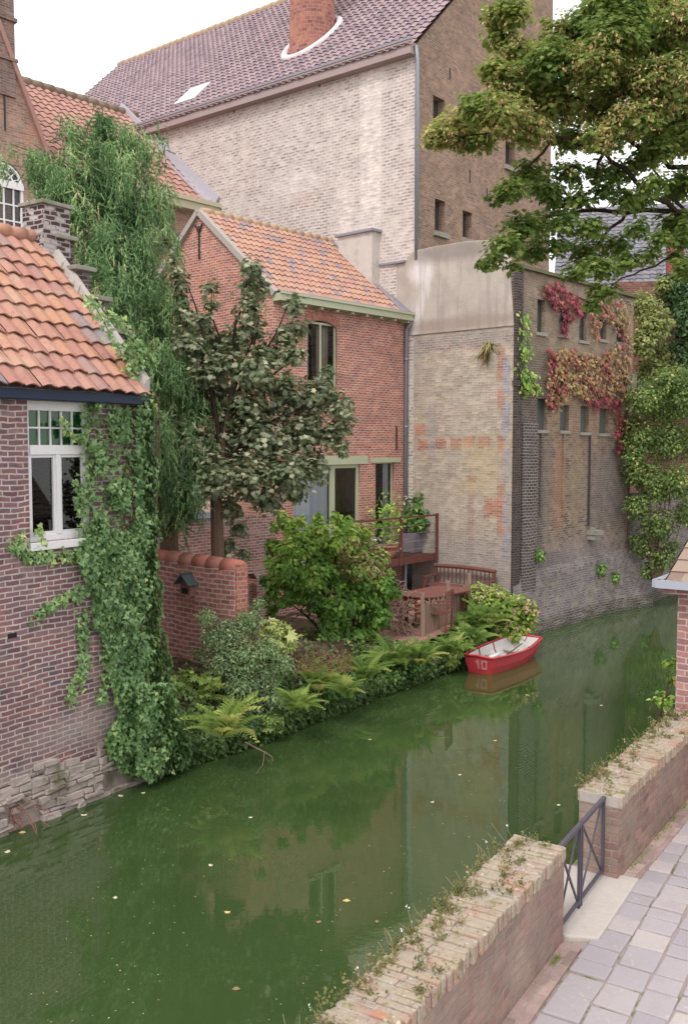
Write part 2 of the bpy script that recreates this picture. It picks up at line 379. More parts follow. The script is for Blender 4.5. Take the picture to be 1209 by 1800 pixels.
# ------------------------------------------------------------------ frames along the canal (surveyed from the photo)
o_ = onz(268, 1362, 0); FA = Frame(o_.x, o_.y, 34)         # left house
o_ = onz(897, 1121, 0); FQ = Frame(o_.x, o_.y, 41.6)       # row of houses behind: origin at the canal corner of the pale block
FB = FQ.sub(0, 3.55)                                       # orange roofed house, origin at its right front corner
w_ = FQ.w(0.0, 3.28, 0); FD = Frame(w_.x, w_.y, 38.3)      # tall building
FE = FQ.sub(0, 11.3)                                       # brown roofed house behind

# ================================================================== water and banks
P0 = 1.13                                                   # pavement level on the right bank
wm = Mat('canal_water', 0.012, 0.5); wm.b.inputs['IOR'].default_value = 1.72
wc = wm.mix(wm.mr(wm.noise(0.16, detail=3), 0.3, 0.7), (0.036, 0.066, 0.020), (0.050, 0.084, 0.027)); wm.col(wc)
wmap = wm.n('ShaderNodeMapping'); wmap.inputs['Rotation'].default_value = (0, 0, R(35)); wmap.inputs['Scale'].default_value = (1.0, 2.2, 1); wm.set(wmap.inputs[0], wm.obj)
hh = wm.math('ADD', wm.noise(2.2, wmap.outputs[0], 3), wm.math('MULTIPLY', wm.noise(9, wmap.outputs[0], 2), 0.25))
wm.bump(wm.math('MULTIPLY', hh, wm.mr(wm.noise(0.25, detail=2), 0.35, 0.65, 0.05, 1)), 0.10, 0.02)
wb = MB(); wb.poly([(-60, -30, 0), (60, -30, 0), (120, 120, 0), (-60, 120, 0)]); wb.build('water', wm.m, kind='structure')

m_earth = Mat('garden_earth', 0.95, 0.1)
m_earth.col(m_earth.mix(m_earth.mr(m_earth.noise(6, detail=6, rough=0.75), 0.35, 0.65), (0.03, 0.03, 0.014), (0.15, 0.095, 0.07)))
m_earth.bump(m_earth.noise(14, detail=6), 0.9, 0.05); m_earth = m_earth.m
edge_px = [(190, 1376), (300, 1352), (430, 1312), (520, 1278), (640, 1232), (755, 1190), (830, 1160), (890, 1135), (935, 1112)]
edge = [onz(x, y, 0) for x, y in edge_px]
def edge_at(t):
    t = max(0, min(len(edge) - 1.0001, t)); i = int(t); return edge[i].lerp(edge[i + 1], t - i)
def bank_h(d, t=0):    # height of the bank at inland distance d
    top = 1.12 - 0.27 * max(0, min(1, (t - 3.6) / 1.2))
    x = max(0, min(1, d / 0.9)); return -0.35 + (top + 0.35) * (x ** 0.6) if d > 0 else -0.5
inl = Vector((FQ.Y[0], FQ.Y[1], 0))
def bankp(t, d):
    p = edge_at(t) + inl * d; p.z = bank_h(d, t); return p
gb = MB(); NT, ds = 64, [-0.06, 0, .06, .14, .25, .4, .6, .9, 1.4, 2, 2.8, 3.8, 5.2, 7, 30, 120]
V_ = []
for i in range(NT + 1):
    for d in ds:
        p = bankp(i / NT * 8, d)
        if 0 < d < 6: p += Vector((rnd.uniform(-.05, .05), rnd.uniform(-.05, .05), rnd.uniform(-.05, .05)))
        V_.append(p)
nd_ = len(ds)
gb._add(V_, [(i * nd_ + j, (i + 1) * nd_ + j, (i + 1) * nd_ + j + 1, i * nd_ + j + 1) for i in range(NT) for j in range(nd_ - 1)])
gb.build('garden_ground', m_earth, smooth=True, kind='structure')
fg = MB(); q0 = FQ.w(-13.5, 1, 1.0); q1 = FQ.w(-13.5, 150, 1.0); a0 = FA.w(-25, 1, 1.0); a1 = FA.w(-25, 150, 1.0)
fg.poly([FA.w(-25, 0.6, 0.95), FA.w(-0.2, 0.6, 0.95), FQ.w(-11.5, 150, 0.95), FA.w(-60, 150, 0.95)])
fg.poly([FQ.w(0.2, 1.0, 0.9), FQ.w(200, 1.0, 0.9), FQ.w(200, 150, 0.9), FQ.w(0.2, 150, 0.9)])
fg.build('far_ground', m_earth, kind='structure')

# ================================================================== left purple brick house
hA = thing('brick_house', 'purple brick house with orange pantiles, stepped gable and white window rising from the water', 'house', FA)
m_brA = brickmat('purple_brick', hx('946c6c'), hx('7f6670'), hx('d2c2bd'), 0.225, 0.074, 0.0115,
    third=[(hx('a86e68'), 1.6, 0.52, 0.62, 0.7), (hx('675e68'), 2.3, 0.56, 0.66, 0.7), (hx('a88f88'), 0.8, 0.6, 0.72, 0.6)],
    stains=[(hx('8f8583'), 0.7, 0.58, 0.8, 0.35)],
    patches=[((-1.0, 0, 1.1), (1.2, 1, 0.28), hx('b3a29c'), 0.6, 0.5, False), ((-3.1, 0, 0.35), (2.0, 1, 0.42), hx('a59890'), 0.85, 0.35, False)], bump=0.6)
bA = 2.05
zeA = 6.14                                # roof plane at the wall face
zrA = 8.34
PA = lambda u, z, d: (u, d, z)
wu0, wz1 = FA.face(48, 703); wu1, _z = FA.face(158, 710); wz0 = 3.80
mb = MB(); wall_face(mb, PA, -9, 0, 0.62, zeA, [(wu0, wu1, wz0, wz1)], 0.14)
mb.poly([(-9, 0, .6), (-9, 2 * bA, .6), (-9, 2 * bA, zeA), (-9, bA, zrA), (-9, 0, zeA)])
mb.poly([(0, 0, .6), (0, 2 * bA, .6), (0, 2 * bA, zeA), (0, bA, zrA), (0, 0, zeA)])
mb.poly([(-9, 2 * bA, .6), (0, 2 * bA, .6), (0, 2 * bA, zeA), (-9, 2 * bA, zeA)])
mb.build('wall', m_brA, hA)
# battered rough stone footing, blocks standing proud and partly washed out
m_st = plain('footing_stone', hx('a89a92'), 0.95, 0.1, 0.4, 9, bump=1.0, dirt=((0.13, 0.12, 0.07), 0.50, 0.8))
mb = MB(); mb.hexa([(-9, -.07, -1), (0, -.07, -1), (0, .4, -1), (-9, .4, -1), (-9, -0.025, .60), (0, -0.025, .60), (0, .4, .60), (-9, .4, .60)])
z = -0.12; row = 0
while z < 0.74:
    h_ = rnd.uniform(0.065, 0.11); x = -9 + rnd.uniform(0, .2)
    while x < 0.02:
        w_b = rnd.uniform(.12, .34)
        out = max(0.01, 0.10 - 0.11 * z) + rnd.uniform(-.01, .05)
        cut = (-2.75 < x < -2.3 and z < 0.2) or (z < 0.30 and rnd.random() < 0.10) or (-1.2 < x < -0.55 and z < 0.28 and z > 0.03)
        if z > 0.5 and rnd.random() < (z - 0.5) * 3.2: cut = True; 
        if not cut:
            mb.rand(rnd.random()); b8 = [(x, -out, z), (x + w_b - .004, -out + rnd.uniform(-.02, .02), z), (x + w_b - .004, .05, z), (x, .05, z), (x, -out + rnd.uniform(0, .02), z + h_ - .002), (x + w_b - .004, -out + rnd.uniform(0, .02), z + h_ - .01), (x + w_b - .004, .05, z + h_ - .01), (x, .05, z + h_ - .01)]
            mb.hexa([(p[0] + rnd.uniform(-.02, .02), p[1] + rnd.uniform(-.02, .012), p[2] + rnd.uniform(-.018, .018)) for p in b8])
        x += w_b
    z += h_; row += 1
mb.build('stone_base', m_st, hA, bevel=0.012)
# roof
slA = math.hypot(bA + .22, (zrA - zeA) * (bA + .22) / bA); kA = (zrA - zeA) / bA
m_tileA = tilemat('orange_pantile', [(0, hx('b58472')), (.25, hx('a87669')), (.5, hx('b88a77')), (.7, hx('b98669')), (.88, hx('a37a70')), (.985, hx('a0837c')), (1, hx('8a8288'))], ((0.17, 0.11, 0.10), 0.7), ((0.5, 0.42, 0.3), 0.25))
mb = MB(); pantiles(mb, (-8.6, -.26, zeA - .26 * kA), (1, 0, 0), (0, 1, kA), 8.6 - 0.22, slA + .02, 0.245, 0.32, 0.042, 0.042, 8, jit=0.014, sag=.012)
rf = mb.build('roof', m_tileA, hA, smooth=False)
mb = MB(); mb.poly([(-8.6, -.18, zeA - .2 * kA - .03), (-.2, -.18, zeA - .2 * kA - .02), (-.2, bA, zrA - .03), (-8.6, bA, zrA - .03)]); mb.poly([(-8.6, 2 * bA + .2, zeA - .2 * kA), (0, 2 * bA + .2, zeA - .2 * kA), (0, bA, zrA - .03), (-8.6, bA, zrA - .03)])
mb.build('underlay', m_darkbrown, rf)
mb = MB(); ridge_caps(mb, (-8.6, bA, zrA + .03), (-0.30, bA, zrA + .03), .105, .30); mb.build('ridge', m_tileA, rf, smooth=True)
m_blue = plain('navy_fascia', (0.012, 0.025, 0.06), 0.5, 0.4)
mb = MB(); mb.box(-8.9, -.16, -.17, -.003, zeA - .44, zeA - .31); mb.box(-8.9, -.16, -.20, -.172, zeA - .43, zeA - .31); mb.build('fascia', m_blue, hA)
# stepped gable end, slab caps, mortar fillet
m_dkbr = brickmat('weathered_step_brick', hx('5d4a4a'), hx('4b4145'), hx('9a8f88'), 0.2, 0.07, 0.008, third=[(hx('8a827a'), 3, 0.5, 0.65, 0.7)], bump=0.7)
st = []
for (cx_, cy_) in ((134, 417), (166, 471), (195, 523), (229, 581), (254, 640)):
    st.append(FA.side(cx_, cy_, 0.19))
sb = MB(); cbs = []
ys = [min(s_[0], 2.0) for s_ in st]; zs_ = [s_[1] for s_ in st]
for i in range(len(st)):
    y0 = ys[i]; y1 = (ys[i - 1] if i else bA + .35) + .06
    sb.box(-.14, 0.16, y0 + .05, y1, zeA - .6, zs_[i] - .07)
    cbs.append(MB().box(-.20, 0.22, y0 - .03, y1 + .02, zs_[i] - .07, zs_[i]))
sb.box(-.14, .16, bA, 2 * bA, zeA - .6, zeA + .5); sb.box(0.003, .16, 0.0, ys[-1] + .1, 1.0, zeA - .61); sb.box(-.14, .16, 0.012, ys[-1] + .1, zeA - .6, zeA - .02); sb.box(.004, .15, .12, 2 * bA, 1.0, zeA - .62)
gs = sb.build('stepped_gable', m_dkbr, hA); [cb.build('step_cap', m_stonecap, gs, bevel=0.012) for cb in cbs]
mb = MB()
for i in range(24):
    t0, t1 = i / 24, (i + 1) / 24; w0 = .10 + .04 * math.sin(i * 1.7)
    ya, yb = -.2 + (bA + .2) * t0, -.2 + (bA + .2) * t1
    mb.hexa([(-w0 - .17, ya, zeA + ya * kA - .02), (-.13, ya, zeA + ya * kA - .02), (-.13, yb, zeA + yb * kA - .02), (-w0 - .17, yb, zeA + yb * kA - .02),
             (-w0 * .4 - .17, ya, zeA + ya * kA + .13), (-.13, ya, zeA + ya * kA + .17), (-.13, yb, zeA + yb * kA + .17), (-w0 * .4 - .17, yb, zeA + yb * kA + .13)])
mb.build('verge_mortar', m_mortar, gs)
cy_, cz_ = FA.side(100, 367, 0.1)
m_ch = brickmat('limewashed_chimney_brick', hx('5c494b'), hx('4a4044'), hx('b7aaa4'), 0.19, 0.075, 0.012, third=[(hx('cfc8c2'), 4.5, 0.5, 0.56, 0.8)], bump=0.7)
mb = MB(); mb.box(-.42, .1, bA - .28, bA + .22, zrA - .3, cz_ - .06); ch = mb.build('chimney', m_ch, hA)
mb = MB(); mb.box(-.47, .15, bA - .33, bA + .27, cz_ - .06, cz_); mb.build('cap', m_stonecap, ch, bevel=.01)
# white window
uu = lambda k: wu0 + (wu1 - wu0) * k
zt = FA.face(100, 790)[1]
PW = lambda u, z, d: (u, d, z)
mb = MB(); d0, d1 = .045, .12
pbox(mb, PW, wu0, wu0 + .055, wz0, wz1, d0, d1); pbox(mb, PW, wu1 - .075, wu1, wz0, wz1, d0, d1)
pbox(mb, PW, wu0 + .055, wu1 - .075, wz1 - .13, wz1, d0, d1); pbox(mb, PW, wu0 + .055, wu1 - .075, wz0, wz0 + .09, d0, d1)
pbox(mb, PW, wu0 + .055, wu1 - .075, zt - .07, zt + .06, d0 - .02, d1)
um = (wu0 + wu1) / 2 - .01
pbox(mb, PW, um - .035, um + .035, wz0 + .09, zt - .07, d0 - .015, d1)
wf = mb.build('window', m_white, hA, bevel=.004)
mb = MB()
ua, ub, za, zb = wu0 + .055, wu1 - .075, zt + .06, wz1 - .13
for k in range(1, 5): u = ua + (ub - ua) * k / 5; pbox(mb, PW, u - .011, u + .011, za, zb, .065, .105)
pbox(mb, PW, ua, ub, (za + zb) / 2 - .011, (za + zb) / 2 + .011, .062, .108)
mb.build('glazing_bar', m_white, wf)
mb = MB()
for (a, b) in ((wu0 + .055, um - .035), (um + .035, wu1 - .075)):
    pbox(mb, PW, a, a + .035, wz0 + .09, zt - .07, .055, .105); pbox(mb, PW, b - .035, b, wz0 + .09, zt - .07, .055, .105)
    pbox(mb, PW, a + .035, b - .035, wz0 + .09, wz0 + .13, .055, .105); pbox(mb, PW, a + .035, b - .035, zt - .11, zt - .07, .055, .105)
mb.build('casement', m_white, wf)
mb = MB(); mb.poly([PW(ua, za, .09), PW(ub, za, .09), PW(ub, zb, .09), PW(ua, zb, .09)]); mb.build('top_pane', m_greenglass, wf)
mb = MB(); mb.poly([PW(wu0 + .05, wz0 + .1, .09), PW(wu1 - .08, wz0 + .1, .09), PW(wu1 - .08, zt - .08, .09), PW(wu0 + .05, zt - .08, .09)]); mb.build('pane', m_glass, wf)
mb = MB(); pbox(mb, PW, wu0 - .03, wu1 + .03, wz0 - .11, wz0 - .003, -.06, .13); mb.build('sill', m_white, wf, bevel=.006)
mb = MB(); pbox(mb, PW, wu0 + .03, wu1 - .03, zt - .02, wz1 - .05, .135, .15); mb.build('green_blind', m_greenroom, wf)
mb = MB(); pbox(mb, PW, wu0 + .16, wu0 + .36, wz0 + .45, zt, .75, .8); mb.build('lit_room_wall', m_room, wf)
mb = MB(); mb.tube([PW(um - .22, wz0, .4), PW(um - .22, zt, .4)], .012); mb.build('curtain_pole', m_lead, wf)
mb = MB(); hx_, hz_ = FA.face(22, 1117); mb.box(hx_ - .07, hx_ + .07, -.004, .05, hz_ - .035, hz_ + .03); mb.build('broken_brick_shade', m_dark, hA)  # flush dark block painted as the shade in a broken brick's hole

# ================================================================== orange roofed middle house
hB = thing('brick_house', 'red brick house with orange pantile roof, sage green gutter and balcony doors', 'house', FB)
WB = 5.25; bB = 2.72; zeB = 8.80; zrB = 11.12
m_brB = brickmat('red_brick', hx('c67a62', 0), hx('b06a56', 0), hx('cdb9b0'), 0.2, 0.066, 0.013, third=[(hx('b97f66'), 2.0, 0.52, 0.64, 0.5), (hx('8a5a5c'), 3.0, 0.55, 0.68, 0.5)],
    patches=[((-5.25, 1.5, 5.2), (1, 1.0, 1.6), hx('d0915f'), 0.7, 0.4, False), ((-5.25, 2.5, 3.2), (1, 1.2, 1.3), hx('c9b6a6'), 0.7, 0.4, False)], bump=0.5)
f = lambda x, y: FB.face(x, y)
h1a, h1t = f(540, 560); h1b, _ = f(593, 566); h1z = f(566, 700)[1]
h2a, _ = f(516, 815); h2b, h2t = f(633, 815); fl = 2.06
h3a, _ = f(660, 812); h3b, h3t = f(693, 812)
mb = MB(); wall_face(mb, PA, -WB, 0, 0.6, zeB, [(h1a, h1b, h1z, h1t), (h2a, h2b, fl, h2t), (h3a, h3b, fl + .05, h3t)], 0.12, arch={0: 0.14}.items())
wB = mb
mb.poly([(-WB, 0, .6), (-WB, 2 * bB, .6), (-WB, 2 * bB, zeB), (-WB, bB, zrB), (-WB, 0, zeB)])
mb.poly([(-.01, 0, .6), (-.01, 2 * bB, .6), (-.01, 2 * bB, zeB), (-.01, bB, zrB), (-.01, 0, zeB)])
mb.poly([(-WB, 2 * bB, .6), (0, 2 * bB, .6), (0, 2 * bB, zeB), (-WB, 2 * bB, zeB)])
mb.build('wall', m_brB, hB)
m_soldier = brickmat('soldier_brick', hx('b9705a'), hx('a86350'), hx('b8998c'), 0.2, 0.066, 0.01, flip=True, bump=0.4)
mb = MB(); n = 10; rad = .9; uc = (h1a + h1b) / 2; wv = (h1b - h1a) / 2 + .08
for k in range(n):
    def q(kk, dz): u = -wv + 2 * wv * kk / n; return (uc + u, -.012, h1t - .14 * (u / wv) ** 2 + dz)
    mb.poly([q(k, .01), q(k + 1, .01), q(k + 1, .23), q(k, .23)])
mb.build('window_arch', m_soldier, hB)
kB = (zrB - zeB) / bB; slB = math.hypot(bB + .2, (bB + .2) * kB)
m_tileB = tilemat('weathered_orange_pantile', [(0, hx('bb8f78')), (.35, hx('ae8170')), (.6, hx('b9937c')), (.8, hx('ad8478')), (.9, hx('8f8084')), (1, hx('857c88'))], ((0.22, 0.17, 0.16), 0.35), ((0.5, 0.4, 0.25), 0.3))
mb = MB(); pantiles(mb, (-WB + .05, -.22, zeB - .22 * kB + .06), (1, 0, 0), (0, 1, kB), WB - .1, slB, 0.21, 0.27, 0.045, 0.035, 6, jit=0.008)
rf = mb.build('roof', m_tileB, hB)
mb = MB(); mb.poly([(-WB, -.15, zeB - .15 * kB), (0, -.15, zeB - .15 * kB), (0, bB, zrB), (-WB, bB, zrB)]); mb.poly([(-WB, 2 * bB + .15, zeB - .15 * kB), (0, 2 * bB + .15, zeB - .15 * kB), (0, bB, zrB), (-WB, bB, zrB)]); mb.build('underlay', m_darkbrown, rf)
m_lich = tilemat('lichened_ridge', [(0, hx('b89878')), (1, hx('a98f7c'))], lichen=((0.45, 0.38, 0.2), 0.6))
mb = MB(); ridge_caps(mb, (-WB + .05, bB, zrB + .06), (-.1, bB, zrB + .06), .1); mb.build('ridge', m_lich, rf, smooth=True)
mb = MB()
for s_, y_ in ((0, -.2), ):
    mb.bar((-WB - .02, -.1, zeB - .1 * kB + .05), (-WB - .02, bB, zrB + .04), .16, .14); mb.bar((-WB - .02, 2 * bB + .1, zeB - .1 * kB + .05), (-WB - .02, bB, zrB + .04), .16, .14)
mb.build('gable_coping', m_mortar, hB)
mb = MB(); mb.bar((-.14, -.2, zeB - .2 * kB + .13), (-.14, bB, zrB + .13), .34, .03); mb.bar((-.02, -.2, zeB - .2 * kB + .17), (-.02, bB + .3, zrB + .2), .05, .12); mb.build('lead_flashing', m_lead, rf)
mb = MB(); mb.box(-WB - .04, -.02, -.30, -.005, zeB - .20, zeB - .02); mb.box(-WB - .06, -.0, -.34, -.302, zeB - .04, zeB + .02)
gut = mb.build('gutter_board', m_sage, hB)
mb = MB(); mb.box(-WB - .05, 0, -.33, -.05, zeB + .022, zeB + .035); mb.build('gutter_lining', m_lead, gut)
for k in range(9): x = -WB + .3 + k * (WB - .5) / 8; MB().box(x - .045, x + .045, -.24, -.0, zeB - .265, zeB - .204).build('corbel', m_sage, gut)
# upper window: frame follows, two lights, beige curtain
w1 = window(hB, PA, h1a, h1b, h1z, h1t - .04, .07, m_sage, m_glass, .055, 2, 1, .07, None)
drape('curtain', PA, (h1a + h1b) / 2 + .08, h1b - .05, h1z, h1t - .1, .3, m_beigecurtain, w1, 3)
mb = MB(); pbox(mb, PA, h1a - .05, h1b + .05, h1z - .08, h1z - .002, -.07, .1); mb.build('sill', m_sage, w1)
# balcony doors: white curtained half, glazed door
xa, _ = f(575, 860); xb, _ = f(586, 860)
d1_ = window(hB, PA, h2a, xb, fl, h2t, .06, m_sage, m_glass, .07, 1, 1, name='glazed_door')
drape('curtain', PA, h2a + .05, xb - .06, fl, h2t - .05, .16, m_curtain, d1_, 6, .02)
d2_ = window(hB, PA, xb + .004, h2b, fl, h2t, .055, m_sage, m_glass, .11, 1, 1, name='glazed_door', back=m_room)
l1a, l1z = f(560, 791); l1b, l1y = f(645, 808)
mb = MB(); mb.box(h2a - .12, l1b, -.035, .05, h2t - .01, h2t + .22); mb.build('lintel', m_sage, hB)
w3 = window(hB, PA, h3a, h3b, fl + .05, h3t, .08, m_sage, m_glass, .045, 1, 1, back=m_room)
drape('curtain', PA, h3b - .28, h3b - .05, fl, h3t, .2, m_curtain, w3, 3, .02)
l3a, _ = f(651, 805); l3b, _ = f(702, 805)
mb = MB(); mb.box(l3a, l3b, -.045, .05, h3t - .008, h3t + .13); mb.build('lintel', m_sage, hB)
# wall anchors and downpipe
mb = MB(); u, z_ = f(695, 770); anchor(mb, PA, u, z_, .68); mb.build('wall_anchor', m_iron, hB)
PS = lambda u, z, d: (-WB + d, u, z)
y_, z_ = FB.side(353, 410, -WB); mb = MB(); anchor(mb, PS, bB, zrB - .75, .85); mb.bar((-WB - .04, bB, zrB - .5), (-WB - .04, bB - .14, zrB - .28), .03, .03); mb.bar((-WB - .04, bB, zrB - .5), (-WB - .04, bB + .14, zrB - .28), .03, .03); mb.build('wall_anchor', m_iron, hB)
mb = MB(); mb.tube([(-.06, -.22, zeB - .1), (-.07, -.20, zeB - .28), (-.09, -.08, zeB - .42), (-.09, -.08, .9)], .05, 10)
for z_ in (7.5, 5.6, 3.6): mb.tube([(-.09, -.08, z_), (-.09, -.08, z_ + .06)], .06, 10)
mb.lathe((-.06, -.22, zeB - .2), [(.05, 0), (.09, .1), (.09, .16)], 10); mb.build('downpipe', m_zinc, hB, smooth=True)
# rendered chimney stub at the ridge end
cs = FB.sub(0, 0); y0c = 1.0; y1c, zc_ = FB.side(612, 418, -.35); zc_ = 11.28
m_rend = plain('grey_white_render', hx('c4bab2'), 0.95, 0.1, 0.12, 5, bump=0.3, dirt=((0.3, 0.27, 0.25), 0.5, 0.5))
ya_, _ = FB.side(668, 440, -.05); yb_, _ = FB.side(609, 440, -.05)
mb = MB(); mb.box(-.42, -.035, ya_, yb_, 9.2, zc_ - .07); chb = mb.build('chimney', m_rend, hB)
mb = MB(); mb.box(-.5, -.03, ya_ - .08, yb_ + .08, zc_ - .07, zc_); mb.build('cap', m_lead, chb)

# ------------------------------------------------------------------ balcony (steel posts, wires, deck)
m_rust = plain('rusty_brown_steel', hx('6a3f38'), 0.7, 0.3, 0.25, 12)
yb2 = FB.side(765, 930, -.02)[0]       # how far it stands out
hBal = thing('balcony', 'rust brown steel balcony with wire railing outside the red brick house', 'balcony', FB)
fx = lambda x, y: FB.face(x, y, yb2)
xl, zr_ = fx(632, 912); xm, _ = fx(701, 908); xr = -.06; zrail = fx(765, 905)[1]; zfl = fx(765, 973)[1]; zbt = zfl - .17
mb = MB(); mb.box(xl, xr, yb2, -.02, zfl - .05, zfl); mb.build('deck', m_darkbrown, hBal)
mb = MB(); mb.box(xl - .02, xr + .02, yb2 - .05, yb2 - .002, zbt, zfl + .02); mb.box(xl - .05, xl - .005, yb2, -.02, zbt, zfl + .02); mb.build('edge_beam', m_rust, hBal)
for x in (xl, xm, xr): mb = MB(); mb.box(x - .04, x + .04, yb2 - .10, yb2 - .052, zbt - .02, zrail + .05); mb.build('post', m_rust, hBal)
mb = MB(); mb.box(xl, xr, yb2 - .09, yb2 - .055, zrail - .015, zrail + .03); mb.box(xl - .03, xl + .01, yb2, -.02, zrail - .015, zrail + .03); mb.build('handrail', m_rust, hBal)
mb = MB()
for k in range(1, 5):
    z_ = zfl + (zrail - zfl) * k / 5; mb.tube([(xl, yb2 - .075, z_), (xr, yb2 - .075, z_)], .007, 5); mb.tube([(xl - .01, yb2, z_), (xl - .01, -.02, z_)], .007, 5)
mb.build('wire', m_zinc, hBal)
mb = MB(); mb.tube([(-1.0, yb2 + .3, .8), (-1.0, yb2 + .3, zbt)], .045); mb.build('prop', m_zinc, hBal)

# ================================================================== pale block on the canal corner
hC = thing('warehouse', 'pale patched brick block with small slit windows and red creeper rising from the canal', 'building', FQ)
LC = 7.0; DC = 3.28; zC = 9.70
PX = lambda u, z, d: (d, u, z)
sd_ = lambda x, y: FQ.side(x, y)
pc = []
def pt(px, py, hw, hz, colr, am=.85, soft=.3, rect=True):
    y, z = sd_(px, py); pc.append(((0, y, z), (.25, hw, hz), colr, am, soft, rect))
orange = hx('b4765e')
for (x, y) in ((737, 756), (743, 782), (773, 779), (801, 779), (825, 777), (850, 778)): pt(x, y, .19, .16, orange, .88, .25)
for (y, h_) in ((640, .45), (700, .3), (780, .25), (870, .35), (925, .25)): pt(880, y, .12, h_, orange, .8)
for y in (660, 740, 820, 900, 960): pt(889, y, .12, .45, hx('9d97a3'), .8, .3)
for x in (745, 770, 790, 815, 838): pt(x, 607, .14, .12, hx('bf8a70'), .6)
pt(803, 820, .34, .42, hx('a09ca6'), .85); pt(867, 893, .3, .25, orange); pt(830, 845, .12, .14, orange)
pt(827, 905, .10, .9, hx('a58478'), .6, .4); pt(759, 755, .12, .6, hx('a59f9f'), .7, .3); pt(835, 825, .9, .75, hx('c2ac80'), .55, .4, False)
pt(760, 890, .8, .3, hx('b9a79a'), .5, .4, False); pt(805, 1000, 2.2, .9, hx('8f8890'), .45, .5, False); pt(805, 600, 2.0, .22, hx('988c87'), .8, .25); pt(730, 650, .3, 1.0, hx('aaa49e'), .5, .5, False)
m_brC = brickmat('pale_yellow_brick', hx('c4b6a2'), hx('b3a595'), hx('c9beb3'), 0.2, 0.066, 0.010, third=[(hx('b59d8c'), 2.4, .52, .66, .6), (hx('c4b08c'), 1.1, .5, .65, .4)],
    stains=[(hx('a2989a'), 1.3, .55, .75, .35)], patches=pc, bump=0.5, grunge=.25)
mb = MB(); mb.poly([(0, 0, -1), (0, DC + .02, -1), (0, DC + .02, 8.3), (0, 0, 8.3)]); mb.build('side_wall', m_brC, hC)
# cement rendered upper gable
m = Mat('cement_render', 0.95, 0.1)
g = m.mix(m.mr(m.noise(1.2, detail=5), .3, .7), hx('a99b92'), hx('bcb0a5'))
g = m.mix(m.mr(m.noise(.6, detail=6, rough=.7), .55, .8, 0, .5), g, hx('877b76'))
y_, z_ = sd_(742, 478); g = m.mix(m.math('MULTIPLY', m.patch((0, y_, z_), (.5, .38, .35), .6), .9), g, hx('dcd4d0'))
for (px_, py_, hy, hz) in ((752, 500, .10, .35), (742, 530, .09, .4), (735, 560, .09, .4), (729, 590, .1, .5)):
    y_, z_ = sd_(px_, py_); g = m.mix(m.math('MULTIPLY', m.patch((0, y_, z_), (.5, hy, hz), .5), .75), g, hx('d0c8c4'))
y_, z_ = sd_(800, 435); g = m.mix(m.math('MULTIPLY', m.patch((0, y_, z_ - .1), (.5, 1.4, .25), .6), .55), g, hx('6f6662'))
y_, z_ = sd_(805, 575); g = m.mix(m.math('MULTIPLY', m.patch((0, y_, z_ + .1), (.5, 2, .18), .6), .5), g, hx('8c7466'))
mpv = m.n('ShaderNodeMapping'); mpv.inputs['Scale'].default_value = (6, 6, .35); m.set(mpv.inputs[0], m.obj)
g = m.mix(m.mr(m.noise(1, mpv.outputs[0], 5), .52, .60, 0, .35), g, hx('8d827c')); g = m.mix(m.mr(m.noise(2.2, detail=7, rough=.8), .60, .63, 0, .3), g, hx('94887f'))
m.col(g); m.bump(m.noise(14, detail=6), .4, .02); m_cement = m.m
pts = [(-.035, .0, 8.2)]
for (x, y) in ((896, 466), (884, 436), (874, 424), (860, 422), (820, 424), (760, 434), (728, 441), (716, 452)):
    yy, zz = sd_(x, y); pts.append((-.035, yy, zz))
yl, zl = sd_(714, 461); y2, z2 = sd_(655, 470)
pts += [(-.035, yl, zl), (-.035, y2, z2), (-.035, y2 + .1, 8.85), (-.035, DC + .3, 8.85), (-.035, DC + .3, 8.2)]
mb = MB(); mb.extr(pts, (.26, 0, 0)); mb.build('rendered_gable', m_cement, hC, bevel=.02)
mb = MB(); mb.bar((.05, yl, zl + .02), (.05, y2, z2 + .02), .34, .06); mb.build('lead_coping', m_lead, hC)
# canal side: dark, stained brick; pilaster, slit windows, projecting foot
fC = lambda x, y: FQ.face(x, y)
pk = []
def pf(px, py, hw, hz, colr, am=.8, soft=.3, rect=False):
    x, z = fC(px, py); pk.append(((x, 0, z), (hw, .3, hz), colr, am, soft, rect))
pf(930, 800, .75, 4.6, hx('544a4a'), .8, .2, True); pf(962, 850, .35, 1.5, hx('70685f'), .6); pf(982, 850, .42, 1.4, hx('9a6c50'), .6, .5)
pf(1012, 850, .42, 1.1, hx('8e7d5f'), .7); pf(1070, 860, 1.4, 1.3, hx('6a6062'), .65, .4, True); pf(1000, 560, 3.6, 1.5, hx('a48f78'), .55, .5)
pf(1030, 720, 2.4, 1.2, hx('9c7a5e'), .5, .5); pf(905, 560, .3, 1.6, hx('463d38'), .75, .3, True); pf(1010, 1000, 3.5, .9, hx('8c8188'), .55, .4); pf(1000, 1080, 4.2, .45, hx('958f82'), .6, .4)
pf(930, 620, .35, 1.2, hx('6d7142'), .4, .5); pf(960, 1000, .9, .5, hx('6a6268'), .6, .4)
m_brC2 = brickmat('stained_dark_brick', hx('a08a70'), hx('7e6a60'), hx('a39a90'), 0.2, 0.066, 0.009, third=[(hx('b09068'), 1.2, .52, .6, .6), (hx('4d4245'), 1.9, .54, .62, .75)],
    stains=[(hx('4a4143'), 1.1, .55, .72, .55), (hx('a59b92'), 2.2, .62, .8, .4)], patches=pk, bump=.7)
holes = []
up = [((944, 525), (957, 586)), ((982, 540), (997, 590)), ((1018, 546), (1031, 600)), ((1053, 560), (1065, 598)), ((1083, 567), (1096, 603))]
lo = [((944, 699), (961, 756)), ((984, 710), (999, 757)), ((1020, 712), (1034, 760)), ((1053, 716), (1068, 762))]
